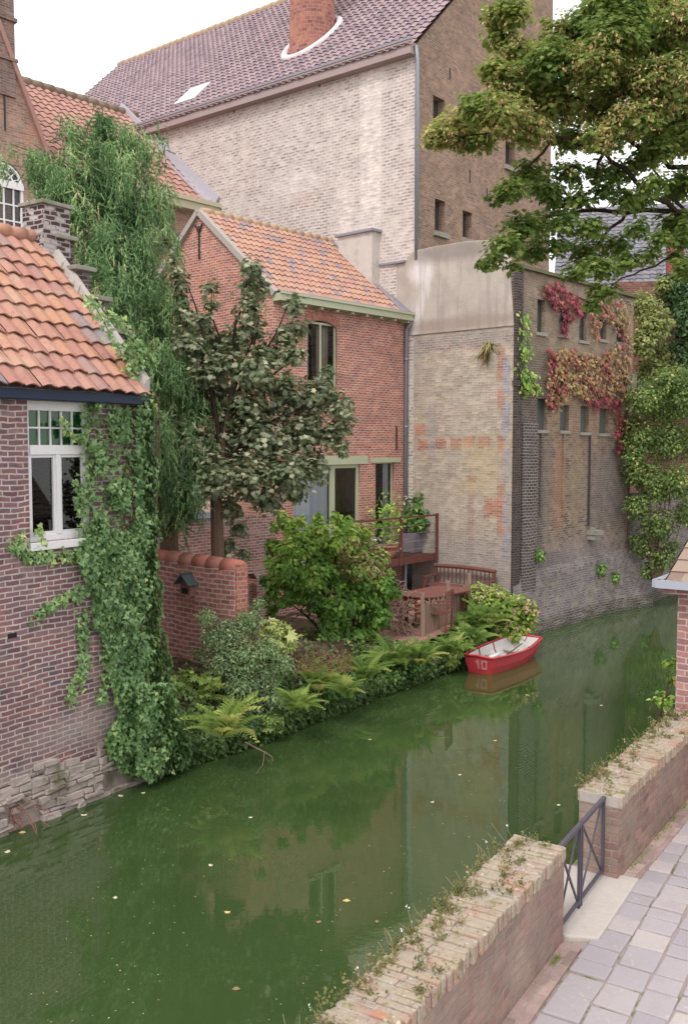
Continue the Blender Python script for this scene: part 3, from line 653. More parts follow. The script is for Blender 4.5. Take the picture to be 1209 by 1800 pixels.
for a, b in up + lo:
    xa_, za_ = fC(*a); xb_, zb_ = fC(*b); holes.append((xa_, xb_, zb_, (za_ + fC(b[0], a[1] + 4)[1]) / 2))
mb = MB(); wall_face(mb, PA, 0, LC, -1, zC, holes, .13)
mb.poly([(LC, 0, -1), (LC, DC, -1), (LC, DC, zC), (LC, 0, zC)]); mb.poly([(0, 0, 8.2), (0, DC, 8.2), (0, DC, zC), (0, 0, zC)])
mb.build('canal_wall', m_brC2, hC)
m_void = plain('unlit_window_void', (0.05, 0.05, 0.05), 0.25, 0.5)  # opaque panes, darkness of the unlit rooms put into their colour
m_greyboard = plain('grey_window_board', hx('535856'), .8, .2, .2, 8)
for i, h in enumerate(holes):
    w = MB(); pbox(w, PA, h[0], h[1], h[2], h[3], .12, .15); wo_ = w.build('window', m_greyboard if i >= 5 else m_void, hC)
    w = MB(); pbox(w, PA, h[0] - .06, h[1] + .06, h[2] - .09, h[2] - .003, -.06, .12); w.build('sill', m_stonecap, wo_)
mb = MB(); mb.box(.62, LC - .35, -.035, -.002, 5.9, 5.98)
mb = MB()
mb.box(-.03, .32, -.06, .0, -1, zC + .02); mb.box(-.05, .34, -.1, .02, 6.65, 6.78)
mb.build('corner_pier', brickmat('sooty_brick', hx('564944'), hx('463d3b'), hx('7a706a'), .2, .066, .009, bump=.7), hC)
m_ribs = brickmat('sooty_ribbed_brick', hx('51474a'), hx('5e5352'), hx('a0978f'), 0.2, 0.08, 0.014, bump=.9, stains=[(hx('70686a'), 2, .5, .7, .5)])
mb = MB(); xa_, _ = fC(905, 900); xb_, _ = fC(938, 900); zt_ = fC(930, 742)[1]; mb.box(xa_ + .25, xb_, -.09, -.003, -1, zt_); mb.build('buttress', m_ribs, hC)
m_foot = brickmat('pale_footing_brick', hx('857a78'), hx('6a6066'), hx('a39a98'), .2, .07, .011, third=[(hx('a39a80'), 2, .5, .65, .6)], stains=[(hx('6b7048'), 1.5, .58, .72, .5), (hx('5c545a'), 2.5, .5, .7, .4)], bump=.8,
    patches=[((3, -.2, .1), (6, .5, .25), hx('4a4a38'), .8, .4, True)])
ft = MB(); NX = 40
for i in range(NX):
    xa1, xb1 = -.02 + (LC + .5) * i / NX, -.02 + (LC + .5) * (i + 1) / NX
    def prof(x): top = 1.72 + .02 * math.sin(x * 3.1) + (.10 if x > 3.4 else 0); o_ = 0 if x < LC - 1.5 else (x - LC + 1.5) * .18; return [(x, -.003, top), (x, -.05, top - .22), (x, -.10 - .02 * math.sin(x * 2.3) - o_ * .5, .9), (x, -.22 - o_, .22), (x, -.26 - o_ + .04 * math.sin(x * 5), .10), (x, -.24 - o_, -1)]
    A_, B_ = prof(xa1), prof(xb1)
    for k in range(5): ft.poly([A_[k], B_[k], B_[k + 1], A_[k + 1]])
ft.build('battered_foot', m_foot, hC)
mb = MB()
for (x0_, y0_, x1_, y1_) in ((951, 760, 951, 905), (990, 762, 991, 905)): 
    a_ = fC(x0_, y0_); b_ = fC(x1_, y1_); mb.box(a_[0] - .06, a_[0] + .04, -.05, -.002, b_[1], a_[1])
mb.build('pilaster', m_brC2, hC)
mb = MB(); a_ = fC(1034, 764); b_ = fC(1031, 925); mb.tube([(a_[0], -.05, a_[1]), (a_[0], -.05, b_[1])], .028, 8); mb.build('drain_pipe', m_iron, hC)
mb = MB(); x_, z_ = fC(1034, 938); mb.box(x_ - .13, x_ + .28, -.34, .0, z_ - .02, z_ + .1); mb.box(x_ - .1, x_ + .18, -.26, 0, z_ - .17, z_ - .025); mb.box(x_ - .05, x_ + .02, -.2, 0, z_ + .1, z_ + .2); mb.build('stone_spout', m_stonecap, hC)
mb = MB(); mb.box(-.02, LC + .06, -.12, .10, zC, zC + .09); mb.box(0.1, LC, .10, DC, zC - .1, zC - .02); mb.build('roof_edge', plain('mossy_coping', hx('6c6a52'), .95, .1, .35, 8, dirt=((.1, .12, .04), .45, .8)), hC)

# ================================================================== tall building with painted wall
hD = thing('warehouse', 'tall brick building with cream painted side wall and long purple tiled roof', 'building', FD)
zD = 16.2; rD = 6.35; kD = .96; zRD = zD + rD * kD; YD = 20.6; XD = 8.35
sD = lambda x, y: FD.side(x, y)
pd = []
def pq(px, py, hw, hz, colr, am=.8, soft=.3, rect=True):
    y, z = sD(px, py); pd.append(((0, y, z), (.3, hw, hz), colr, am, soft, rect))
pq(651, 260, .38, 3.6, hx('dccfc7'), .88, .12); pq(605, 370, .35, .9, hx('dccfc8'), .7, .5, False); pq(520, 325, .9, .35, hx('e0d5cf'), .65, .6, False); pq(430, 300, .2, 1.2, hx('cbb0a8'), .3, .6, False)
pq(535, 352, .3, .25, hx('b48c84'), .6, .4, False); pq(700, 420, .8, .7, hx('cfc2ba'), .4, .5, False)
m_brD = brickmat('cream_painted_brick', hx('b5a39c'), hx('a3948e'), hx('d5c9c1'), 0.24, 0.09, 0.026, third=[(hx('c8bab0'), 2.6, .47, .56, .85), (hx('d2c6bc'), .5, .52, .58, .8), (hx('a8978f'), .9, .62, .68, .4)],
    patches=pd, bump=.4, grunge=.15, distort=.01, mnoise=.08)
mb = MB(); mb.poly([(0, 0, 3), (0, YD, 3), (0, YD, zD), (0, 0, zD)]); mb.build('painted_wall', m_brD, hD)
m_brD2 = brickmat('brown_yellow_brick', hx('a0826a'), hx('8a6c60'), hx('a3958a'), 0.2, 0.068, 0.009, third=[(hx('b0896a'), 1.4, .5, .64, .7), (hx('74605c'), 2.6, .55, .7, .6)], stains=[(hx('b07a5a'), .9, .64, .8, .5), (hx('6d605b'), 1.4, .6, .75, .4)], bump=.5)
fD = lambda x, y: FD.face(x, y)
hs_ = []
for a, b in (((761, 163), (781, 213)), ((764, 345), (782, 406)), ((813, 366), (829, 418)), ((888, 243), (905, 290))):
    xa_, za_ = fD(*a); xb_, zb_ = fD(*b); hs_.append((xa_, xb_, min(zb_, fD(a[0], b[1])[1]), za_ - .05))
mb = MB(); wall_face(mb, PA, 0, XD, 3, zD, hs_, .25)
mb2x = [(0, 0, zD), (rD, 0, zRD), (XD, 0, zRD - (XD - rD) * kD), (XD, 0, zD)]; mb.poly(mb2x)
mb.poly([(0, YD, 3), (0, YD, zD), (rD, YD, zRD), (XD, YD, zRD - (XD - rD) * kD), (XD, YD, 3)]); mb.poly([(XD, 0, 3), (XD, YD, 3), (XD, YD, zRD - (XD - rD) * kD), (XD, 0, zRD - (XD - rD) * kD)])
mb.build('gable_wall', m_brD2, hD)
for h in hs_:
    w = MB(); pbox(w, PA, h[0], h[1], h[2], h[3], .24, .27); wo_ = w.build('window', m_void, hD)
    w = MB(); pbox(w, PA, h[0] - .1, h[1] + .1, h[2] - .14, h[2] - .003, -.10, .2); w.build('sill', m_stonecap, wo_)
for (px_, py_, hh_) in ((825, 310, .38), (855, 342, .38), (790, 130, .3), (793, 205, .2)):
    mb = MB(); u, z_ = fD(px_, py_); anchor(mb, PA, u, z_, hh_, -.002); mb.build('wall_anchor', m_iron, hD)  # the two tallest bars stand in for dark slots in the brickwork
PXD = lambda u, z, d: (d, u, z)
for (px_, py_) in ((412, 188), (562, 142)):
    mb = MB(); u, z_ = sD(px_, py_); anchor(mb, PXD, u, z_, .35, -.01); mb.bar((-.03, u - .14, z_ - .05), (-.03, u + .14, z_ + .02), .05, .05); mb.build('wall_anchor', m_iron, hD)
m_tileD = tilemat('purple_grey_pantile', [(0, hx('8c7a80')), (.4, hx('9b868a')), (.7, hx('a48d8e')), (1, hx('807078'))], ((0.14, 0.10, 0.13), 0.4), ((0.42, 0.34, 0.36), .35))
mb = MB(); pantiles(mb, (-.28, YD, zD - .28 * kD + .12), (0, -1, 0), (1, 0, kD), YD + .1, math.hypot(rD + .28, (rD + .28) * kD), 0.26, 0.33, 0.06, 0.045, 4, jit=.008)
rf = mb.build('roof', m_tileD, hD)
mb = MB(); mb.poly([(-.2, -.05, zD - .2 * kD), (-.2, YD, zD - .2 * kD), (rD, YD, zRD), (rD, -.05, zRD)]); mb.poly([(XD, -.05, zRD - (XD - rD) * kD), (XD, YD, zRD - (XD - rD) * kD), (rD, YD, zRD), (rD, -.05, zRD)]); mb.build('underlay', m_darkbrown, rf)
mb = MB(); ridge_caps(mb, (rD, YD, zRD + .15), (rD, 0, zRD + .15), .14, .4); mb.build('ridge', m_lich, rf, smooth=True)
m_fasc = plain('pink_grey_eaves_board', hx('a08c88'), .7, .3, .15, 3)
mb = MB(); mb.box(-.3, -.003, -.04, YD, zD - .34, zD - .02); mb.box(-.34, -.302, -.06, YD, zD - .06, zD + .0)
mb.build('eaves_board', m_fasc, hD)
mb = MB(); mb.box(-.36, -.25, -.07, YD, zD + .002, zD + .06); mb.build('gutter', m_lead, hD)
mb = MB(); mb.tube([(-.1, -.09, zD - .1), (-.02, -.09, zD - .5), (-.02, -.09, 10.3)], .055, 8); mb.build('downpipe', m_zinc, hD, smooth=True)
def roofpt(px, py):   # point on the tall building's near roof slope
    r_ = ray(px, py); best = None
    for k in range(4000):
        t = 20 + k * .012; p = FD.loc((r_[0] * t, r_[1] * t, H + r_[2] * t))
        if p.z >= 0 and p.z < zD + p.x * kD and p.x > 0: return p
    return p
c0 = roofpt(549, 78); m_chr = brickmat('round_chimney_brick', hx('ac6e62'), hx('965e56'), hx('b08f86'), .2, .12, .012, third=[(hx('c68a62'), 1.5, .52, .65, .6)], bump=.6)
rr = 39 / F * (FD.w(c0.x, c0.y, 0)[1])
m_chr_uv = m_chr
mb = MB(); nseg = 24; zb_ = c0.z - 1.6; vs = []
rows = 16
for j in range(rows):
    za_, zb2 = zb_ + j * .55, zb_ + (j + 1) * .55
    for k in range(nseg):
        a0_, a1_ = 2 * math.pi * k / nseg, 2 * math.pi * (k + 1) / nseg
        r0_ = rr * (1.04 - .012 * j); r1_ = rr * (1.04 - .012 * (j + 1))
        mb.poly([(c0.x + r0_ * math.cos(a0_), c0.y + r0_ * math.sin(a0_), za_), (c0.x + r0_ * math.cos(a1_), c0.y + r0_ * math.sin(a1_), za_), (c0.x + r1_ * math.cos(a1_), c0.y + r1_ * math.sin(a1_), zb2), (c0.x + r1_ * math.cos(a0_), c0.y + r1_ * math.sin(a0_), zb2)])
chd = mb.build('round_chimney', m_chr, hD, smooth=False)
# cylindrical brick coordinates
uvl = chd.data.uv_layers['UVMap'].data
for lp, uvd in zip(chd.data.loops, uvl):
    v = chd.data.vertices[lp.vertex_index].co; a_ = math.atan2(v.y - c0.y, v.x - c0.x)
    uvd.uv = (a_ * rr, v.z)
for pl in chd.data.polygons:      # seam
    us_ = [uvl[l].uv[0] for l in pl.loop_indices]
    if max(us_) - min(us_) > rr * 3:
        for l in pl.loop_indices:
            if uvl[l].uv[0] < 0: uvl[l].uv = (uvl[l].uv[0] + 2 * math.pi * rr, uvl[l].uv[1])
m_flash = plain('pale_mortar_flashing', hx('cfc3c6'), .9, .2, .15, 6, bump=.5)
mb = MB(); pts = []
for k in range(33):
    a_ = 2 * math.pi * k / 32; x_ = c0.x + rr * 1.22 * math.cos(a_); y_ = c0.y + rr * 1.22 * math.sin(a_); pts.append((x_, y_, zD + x_ * kD + .16))
mb.tube(pts, .13, 8, caps=False); mb.build('flashing', m_flash, chd, smooth=True)
s0 = roofpt(342, 175)
mb = MB(); mb.extr([(s0.x - .4, s0.y - .5, zD + (s0.x - .4) * kD + .1), (s0.x - .4, s0.y + .5, zD + (s0.x - .4) * kD + .1), (s0.x + .4, s0.y + .5, zD + (s0.x + .4) * kD + .1), (s0.x + .4, s0.y - .5, zD + (s0.x + .4) * kD + .1)], (-.1, 0, .1)); mb.build('skylight', plain('pale_skylight', (.6, .6, .62), .15, .6), hD)

# ================================================================== brown tiled house behind the conifer
hE = thing('brick_house', 'brown tiled house behind the conifer with arched white window and tall gable chimney', 'house', FE)
fE = lambda x, y, d=0: FE.face(x, y, d)
zE = 12.98; xE0 = -26.0; rE = 4.9; kE = 0.80; zRE = zE + rE * kE
_y, _z = FE.side(250, 215, 0); rE = _y; kE = (_z - zE) / rE; zRE = _z
m_brE = brickmat('orange_brown_brick', hx('b08a76'), hx('a07a6c'), hx('b7a498'), 0.2, 0.07, 0.01, third=[(hx('bf8468'), 1.2, .5, .66, .7), (hx('a09080'), 1.8, .55, .7, .6)], bump=.4)
we = fE(272, 378); we2 = fE(300, 410)
mb = MB(); wall_face(mb, PA, xE0, -.02, .5, zE, [(we[0], we2[0], we2[1], we[1])], .15); mb.poly([(-.03, 0, .5), (-.03, rE, .5), (-.03, rE, zRE), (-.03, 0, zE)]); mb.build('wall', m_brE, hE)
window(hE, PA, we[0], we2[0], we2[1], we[1], .06, m_sage, m_glass, .1, 1, 1)
m_tileE = tilemat('pink_brown_pantile', [(0, hx('a57c70')), (.4, hx('b08478')), (.75, hx('b98c7c')), (1, hx('957068'))], ((0.2, 0.14, 0.13), 0.45), ((.4, .33, .25), .3))
mb = MB(); pantiles(mb, (xE0, -.25, zE - .25 * kE + .1), (1, 0, 0), (0, 1, kE), -xE0 - .1, math.hypot(rE + .25, (rE + .25) * kE), .28, .36, .06, .04, 4, jit=.008)
rf = mb.build('roof', m_tileE, hE)
mb = MB(); mb.poly([(xE0, -.2, zE - .2 * kE), (0, -.2, zE - .2 * kE), (0, rE, zRE), (xE0, rE, zRE)]); mb.poly([(xE0, 2 * rE, zE), (0, 2 * rE, zE), (0, rE, zRE), (xE0, rE, zRE)]); mb.build('underlay', m_darkbrown, rf)
mb = MB(); ridge_caps(mb, (xE0, rE, zRE + .12), (-.3, rE, zRE + .12), .16, .42); mb.build('ridge', tilemat('mossy_ridge', [(0, hx('7d6a58')), (1, hx('8d7a68'))], lichen=((.2, .2, .1), .6)), rf, smooth=True)
mb = MB(); mb.bar((-.66, -.25, zE - .25 * kE + .2), (-.98, rE + .2, zRE + .22), .42, .05); mb.bar((-.50, -.25, zE - .25 * kE + .34), (-.80, rE + .2, zRE + .36), .08, .34); mb.build('lead_valley', plain('pale_lead', hx('b0aab2'), .6, .4, .15, 5), rf)
mb = MB(); mb.box(xE0, -.05, -.35, -.003, zE - .34, zE - .03); mb.box(xE0, -.02, -.42, -.352, zE - .1, zE + .04); mb.build('gutter_board', plain('pale_sage_gutter', hx('bfb79a'), .6, .3, .1), hE)
# cross gable with arched window and chimney
yg = -.55
gp = lambda x, y: FE.face(x, y, yg)
ap = gp(8, 70); v1 = gp(88, 292); v0 = gp(20, 108)
sl = (v0[1] - v1[1]) / (v1[0] - v0[0]); axc = v0[0] - .55; azc = v0[1] + .55 * sl; hw_ = (azc - zE + .4) / sl
wx0 = gp(-26, 345)[0]; wx1 = gp(43, 345)[0]; wtop = gp(9, 284)[1]; wspr = gp(9, 345)[1]; wbot = gp(9, 470)[1]
PG = lambda u, z, d: (u, yg + d, z)
mb = MB(); wall_face(mb, PG, axc - hw_, axc + hw_, .5, zE - .4, [(wx0, wx1, wbot, wtop)] , .15, arch={0: (wx1 - wx0) / 2 - .001}.items()) if wtop < zE - .4 else None
if wtop >= zE - .4:
    mb = MB(); zz_ = wtop + .3
    wall_face(mb, PG, axc - hw_, axc + hw_, .5, zz_, [(wx0, wx1, wbot, wtop)], .15, arch={0: (wx1 - wx0) / 2 - .001}.items())
    hw2 = (azc - zz_) / sl
    mb.poly([PG(axc - hw2, zz_, 0), PG(axc + hw2, zz_, 0), PG(axc, azc, 0)])
else: mb.poly([PG(axc - hw_, zE - .4, 0), PG(axc + hw_, zE - .4, 0), PG(axc, azc, 0)])
gE = mb.build('cross_gable', m_brE, hE)
mb = MB()
for s_ in (1, -1):
    mb.poly([(axc, yg - .05, azc + .05), (axc + s_ * hw_, yg - .05, zE - .35), (axc + s_ * hw_, yg + .4, zE - .35), (axc, rE, azc + .05)])
    mb.bar((axc, yg - .03, azc + .05), (axc + s_ * (hw_ + .1), yg - .03, zE - .5), .14, .12)
mb.build('gable_roof', m_tileE, gE)
c1 = gp(24, 50)[0]; cz0 = gp(20, 104)[1]
mb = MB(); mb.box(c1 - 1.3, c1, yg - .06, yg + .8, cz0 - 1.0, cz0 + 5.5); mb.box(c1 - 1.36, c1 + .06, yg - .12, yg + .86, gp(20, 33)[1] - .1, gp(20, 33)[1]); mb.box(c1 - 1.36, c1 + .06, yg - .12, yg + .86, cz0 - .08, cz0); mb.build('chimney', brickmat('brown_chimney_brick', hx('8f7468'), hx('75625e'), hx('9b8c84'), .2, .07, .01, third=[(hx('a87a6c'), 2, .5, .65, .6)], bump=.5), hE)
mb = MB(); u, z_ = gp(8, 175); anchor(mb, PG, u, z_, 1.6, -.01); mb.build('wall_anchor', m_iron, gE)
# arched window: frame ring, transom, bars
wr = (wx1 - wx0) / 2; wc_ = (wx0 + wx1) / 2; zs0 = wtop - wr
mb = MB(); pbox(mb, PG, wx0, wx0 + .08, wbot, zs0, .03, .1); pbox(mb, PG, wx1 - .08, wx1, wbot, zs0, .03, .1); pbox(mb, PG, wx0, wx1, zs0 - .1, zs0 + .09, .0, .1)
mb.tube([PG(wc_ + (wr - .045) * math.cos(math.pi * k / 20), zs0 + (wr - .045) * math.sin(math.pi * k / 20), .065) for k in range(21)], .045, 6)
aw = mb.build('arched_window', m_white, gE)
mb = MB()
for k in range(1, 8):
    a_ = math.pi * k / 8; mb.bar(PG(wc_ + .2 * math.cos(a_), zs0 + .2 * math.sin(a_), .065), PG(wc_ + (wr - .06) * math.cos(a_), zs0 + (wr - .06) * math.sin(a_), .065), .03, .03)
mb.tube([PG(wc_ + .28 * math.cos(math.pi * k / 12), zs0 + .05 + .28 * math.sin(math.pi * k / 12), .065) for k in range(13)], .03, 5)
for k in range(1, 4): u = wx0 + (wx1 - wx0) * k / 4; pbox(mb, PG, u - .02, u + .02, wbot, zs0 - .1, .045, .085)
for k in range(1, 5): z_ = wbot + (zs0 - .1 - wbot) * k / 5; pbox(mb, PG, wx0 + .08, wx1 - .08, z_ - .02, z_ + .02, .048, .082)
mb.build('glazing_bar', m_white, aw)
mb = MB(); mb.poly([PG(wx0, wbot, .09), PG(wx1, wbot, .09), PG(wx1, zs0, .09)] + [PG(wc_ + wr * math.cos(math.pi * k / 12), zs0 + wr * math.sin(math.pi * k / 12), .09) for k in range(1, 13)]); mb.build('pane', m_glass, aw)

# ================================================================== garden walls on the left bank
m_brG = brickmat('pinkish_garden_brick', hx('c98478'), hx('b37468'), hx('e0cdc4'), 0.235, 0.088, 0.013, third=[(hx('b98476'), 2.2, .55, .68, .6)], stains=[(hx('c9b3aa'), 1.8, .6, .75, .45)], bump=.7, distort=.012)
ge = at(421, 990, 16.7); FG = Frame(ge.x, ge.y, 41.6)       # origin at the canal end of the wall, local Y runs back
gw = thing('garden_wall', 'short pink brick garden wall with rounded tile coping and a birdhouse on it', 'wall', FG)
zgw = ge.z
mb = MB(); mb.box(-.12, .18, 0, 4.2, .6, zgw - .1); mb.build('brickwork', m_brG, gw)
m_cop = tilemat('red_coping_tile', [(0, hx('b87262')), (.5, hx('a8675c')), (1, hx('b5806c'))])
mb = MB(); ridge_caps(mb, (.03, -.02, zgw - .10), (.03, 4.2, zgw - .10), 0.15, .38); mb.build('coping', m_cop, gw, smooth=True)
mb = MB(); mb.box(-.10, .16, -.03, .0, .7, zgw - .02); mb.build('end_brickwork', brickmat('orange_end_brick', hx('bd7462'), hx('ae6a5c'), hx('c3a497'), .13, .08, .01), gw)
# birdhouse
by, bz = FG.side(335, 1030, -.14)
bh = thing('birdhouse', 'small wooden birdhouse hung on the pink garden wall', 'birdhouse', loc=FG.w(-.14, by, bz), rz=FG.rz)
m_bh = plain('weathered_birdhouse_wood', hx('8a6458'), .85, .2, .3, 20); m_bhr = plain('slate_grey_felt', hx('4b5a58'), .8, .2, .2, 20)
bh.scale = (1.25, 1.25, 1.25); mb = MB(); w_, h_ = .115, .13
mb.extr([(-.005, -w_, -h_), (-.005, w_, -h_), (-.005, w_, .06), (-.005, 0, .19), (-.005, -w_, .06)], (-.10, 0, 0)); mb.build('box', m_bh, bh)
mb = MB(); mb.bar((-.08, .02, .20), (-.08, -w_ - .05, .03), .2, .018); mb.bar((-.08, -.02, .203), (-.08, w_ + .05, .033), .2, .018); mb.build('roof', m_bhr, bh)
mb = MB(); mb.box(-.17, -.10, -w_, w_, -h_ - .015, -h_ + .005); mb.box(-.175, -.163, -w_, w_, -h_ + .006, -h_ + .03); mb.build('feeding_tray', m_bh, bh)
mb = MB(); mb.box(-.109, -.104, -.07, .07, -.1, -.02); mb.build('opening_shade', m_dark, bh)  # dark plate on the front, the entrance's inner shade put into colour
# long back garden wall with arch, in line with the orange roofed house
FK = FB.sub(-WB, -.02)
kw = thing('garden_wall', 'long mottled brick garden wall with an arched doorway beside the orange roofed house', 'wall', FK)
ka, kz = FK.face(428, 1010); kb, _ = FK.face(452, 1010); zk = 3.43
m_brK = brickmat('mottled_wall_brick', hx('b0736a'), hx('996e68'), hx('c7b7ae'), .2, .068, .011, third=[(hx('bdaa9e'), 2.2, .54, .66, .7), (hx('70504c'), 1.3, .5, .66, .5)], bump=.7)
mb = MB(); wall_face(mb, PA, -6.2, -.01, .6, zk, [(ka, kb, .7, kz)], .3, arch={0: .3}.items()); mb.poly([(-6.2, .3, .6), (-.01, .3, .6), (-.01, .3, zk), (-6.2, .3, zk)]) if False else None
mb.poly([(-6.2, 0, zk), (-.01, 0, zk), (-.01, .3, zk), (-6.2, .3, zk)]); mb.build('brickwork', m_brK, kw)
mb = MB(); kx0, kz0 = FK.face(335, 908); mb.box(-6.2, FK.face(375, 905)[0], -.06, .34, zk + .003, zk + .14); mb.build('zinc_coping', m_zinc, kw)
mb = MB(); mb.box(ka - .3, kb + .3, 1.0, 1.05, .6, kz + .3); mb.build('passage_shade', m_dark, kw)  # dark sheet behind the arch, shade of the passage put into colour

# ================================================================== things beyond the pale block, upper right
FR = FQ.sub(LC + .5, 0)
gr = thing('garden_wall', 'old pale brick canal wall beyond the warehouse, under hanging greenery', 'wall', FR)
mb = MB(); mb.box(-.5, 22, -.3, .1, -1, .55); mb.box(-.5, 22, -.12, .2, .55, 3.6)
mb.build('brickwork', m_foot, gr)
hH = thing('brick_building', 'red brick building half hidden by greenery with a white pipe across it', 'building', loc=at(1165, 783, 36) - Vector((0, 0, H)), rz=R(-8))
zz1 = at(1165, 600, 36).z
m_brH = brickmat('distant_red_brick', hx('9a6252'), hx('7f5248'), hx('a08a80'), .2, .07, .01)
mb = MB(); mb.box(-1.8, 8, 0, 6, .5, 11.2); mb.build('wall', m_brH, hH)
mb = MB(); mb.tube([(-1.6, -.15, zz1 - .25), (8, -.15, zz1 - .2)], .09, 8); mb.build('pipe', m_white, hH)
za_ = at(1150, 658, 36).z; zb_ = at(1150, 712, 36).z
mb = MB(); mb.box(-1.7, .9, -.5, -.05, zb_, za_); gl = mb.build('glazed_lean_to', plain('dull_greenhouse_glass', hx('a9a49c'), .3, .5, .15), hH)
for k in range(5): MB().box(-1.7 + k * .62, -1.66 + k * .62, -.53, -.502, zb_, za_).build('glazing_bar', m_iron, gl)
# slate roofed house
hS = thing('slate_house', 'distant house with grey slate roof and white bargeboard behind the leaves', 'house', loc=at(1060, 783, 44) - Vector((0, 0, H)), rz=R(-14))
ez = at(1050, 512, 44).z; rz_ = at(1050, 365, 50).z; wL = -2.35; wR = 4.0
m_slate = tilemat('blue_grey_slate', [(0, hx('77757a')), (.5, hx('86838a')), (1, hx('6c6a70'))], ((.16, .15, .18), .4))
mb = MB(); pantiles(mb, (wL, -.2, ez - .1), (1, 0, 0), (0, 6, rz_ - ez), wR - wL, math.hypot(6, rz_ - ez), .3, .35, .05, .04, 4)
mb.build('roof', m_slate, hS)
mb = MB(); mb.box(wL, wR, 0, 12, .5, ez - .15); mb.poly([(wL + .05, 0, ez - .2), (wL + .05, 6, rz_ - .1), (wL + .05, 12, ez - .2)]); mb.poly([(wR, 0, ez - .2), (wR, 6, rz_ - .1), (wR, 12, ez - .2)]); mb.poly([(wL, 12.2, ez - .2), (wR, 12.2, ez - .2), (wR, 6, rz_), (wL, 6, rz_)]); mb.build('wall', m_brH, hS)
mb = MB(); mb.bar((wL + .1, -.22, ez - .05), (wL + .1, .9, ez - .05 + .9 * (rz_ - ez) / 6), .12, .16); mb.box(wL, wR, -.35, -.2, ez - .28, ez - .02); mb.bar((wL - .05, -.3, ez - .2), (wL + .8, -.5, ez + .1), .1, .16); mb.build('white_bargeboard', m_white, hS)
hZ = thing('chimney_stack', 'slender red brick chimney stack seen through the tree leaves', 'chimney', loc=at(1178, 783, 40) - Vector((0, 0, H)), rz=R(-12))
mb = MB(); mb.box(-.32, .32, -.32, .32, .5, at(1178, 385, 40).z); mb.build('shaft', brickmat('red_stack_brick', hx('a0503c'), hx('8a4638'), hx('9a7a70'), .2, .07, .01), hZ)
mb = MB(); zt_ = at(1178, 385, 40).z; mb.box(-.4, .4, -.4, .4, zt_ + .002, zt_ + .18); mb.build('cap', m_stonecap, hZ)

# ================================================================== right bank: parapets, gate, paving
a_ = onz(545, 1800, P0 + .8); b_ = onz(905, 1465, P0 + .8)
ph1 = math.degrees(math.atan2(b_.x - a_.x, b_.y - a_.y)); FP1 = Frame(b_.x, b_.y, ph1)       # far canal corner; wall runs to -x, thickness to -y
a2 = onz(1015, 1385, P0 + .8); b2_ = onz(1184, 1245, P0 + .8); ph2 = math.degrees(math.atan2(b2_.x - a2.x, b2_.y - a2.y)); FP2 = Frame(a2.x, a2.y, ph2); L2 = (b2_ - a2).length
TW = .43
m_par = brickmat('weathered_parapet_brick', hx('a88478'), hx('93706a'), hx('a39488'), .21, .075, .010, third=[(hx('b08a78'), 2, .48, .62, .7), (hx('8a7c70'), 1.4, .5, .66, .6)], stains=[(hx('98887c'), 2.0, .42, .6, .65), (hx('7c8058'), 1.0, .6, .75, .55)], bump=.9, distort=.02, mnoise=.35)
mc = Mat('coping_brick', .95, .1)
cc = mc.ramp(mc.attr(), [(0, hx('a08478')), (.3, hx('aa9080')), (.6, hx('9c8276')), (.9, hx('ae8b78')), (1, hx('b07c64'))])
cc = mc.mix(mc.mr(mc.noise(5, detail=6, rough=.7), .36, .55, 0, .85), cc, hx('a89c88'))
cc = mc.mix(mc.mr(mc.noise(8, detail=6, rough=.75), .53, .63, 0, .85), cc, hx('7a7a40'))
cc = mc.mix(mc.mr(mc.noise(23, detail=5, rough=.7), .58, .68, 0, .8), cc, hx('d2c8bc'))
cc = mc.mix(mc.mr(mc.noise(31, detail=4), .58, .7, 0, .7), cc, hx('6b5a4c'))
mc.col(cc); mc.bump(mc.noise(28, detail=6, rough=.7), .9, .015)
def parapet(fr, x0, x1, label, T=TW):
    t = thing('parapet_wall', label, 'wall', fr, group='canal parapet walls')
    hb = MB(); zt = P0 + .8
    hb.box(x0, x1, -T + .015, -.015, -.6, zt - .115); hb.build('brickwork', m_par, t)
    cb = MB(); x = x0; cb.hasr = True
    while x < x1 - .02:
        w_b = rnd.uniform(.058, .074)
        if x + w_b > x1: w_b = x1 - x
        sp = -T * rnd.uniform(.42, .58)
        for (ya, yb) in ((-T, sp - .004), (sp + .004, 0)):
            cb.cr = rnd.random(); dz = rnd.uniform(-.016, .006); dy = rnd.uniform(-.012, .012)
            q = [(x + .004, ya + dy, zt - .12), (x + w_b - .004, ya + dy, zt - .12), (x + w_b - .004, yb + dy, zt - .12), (x + .004, yb + dy, zt - .12)]
            cb.hexa(q + [(p[0] + rnd.uniform(-.004, .004), p[1] + rnd.uniform(-.008, .008), zt + dz + rnd.uniform(-.006, .006)) for p in q])
        x += w_b + .002
    cb.build('coping', mc.m, t, bevel=.009)
    cb = MB(); cb.box(x0, x1, -T + .02, -.02, zt - .113, zt - .018); cb.build('bedding_mortar', m_mortar, t)
    return t
parapet(FP1, -6.5, 0, 'nearer low brick parapet wall with weedy mossy coping along the canal')
parapet(FP2, 0, L2 + .2, 'farther low brick parapet wall running up to the brick pier with the tiled roof', .40)
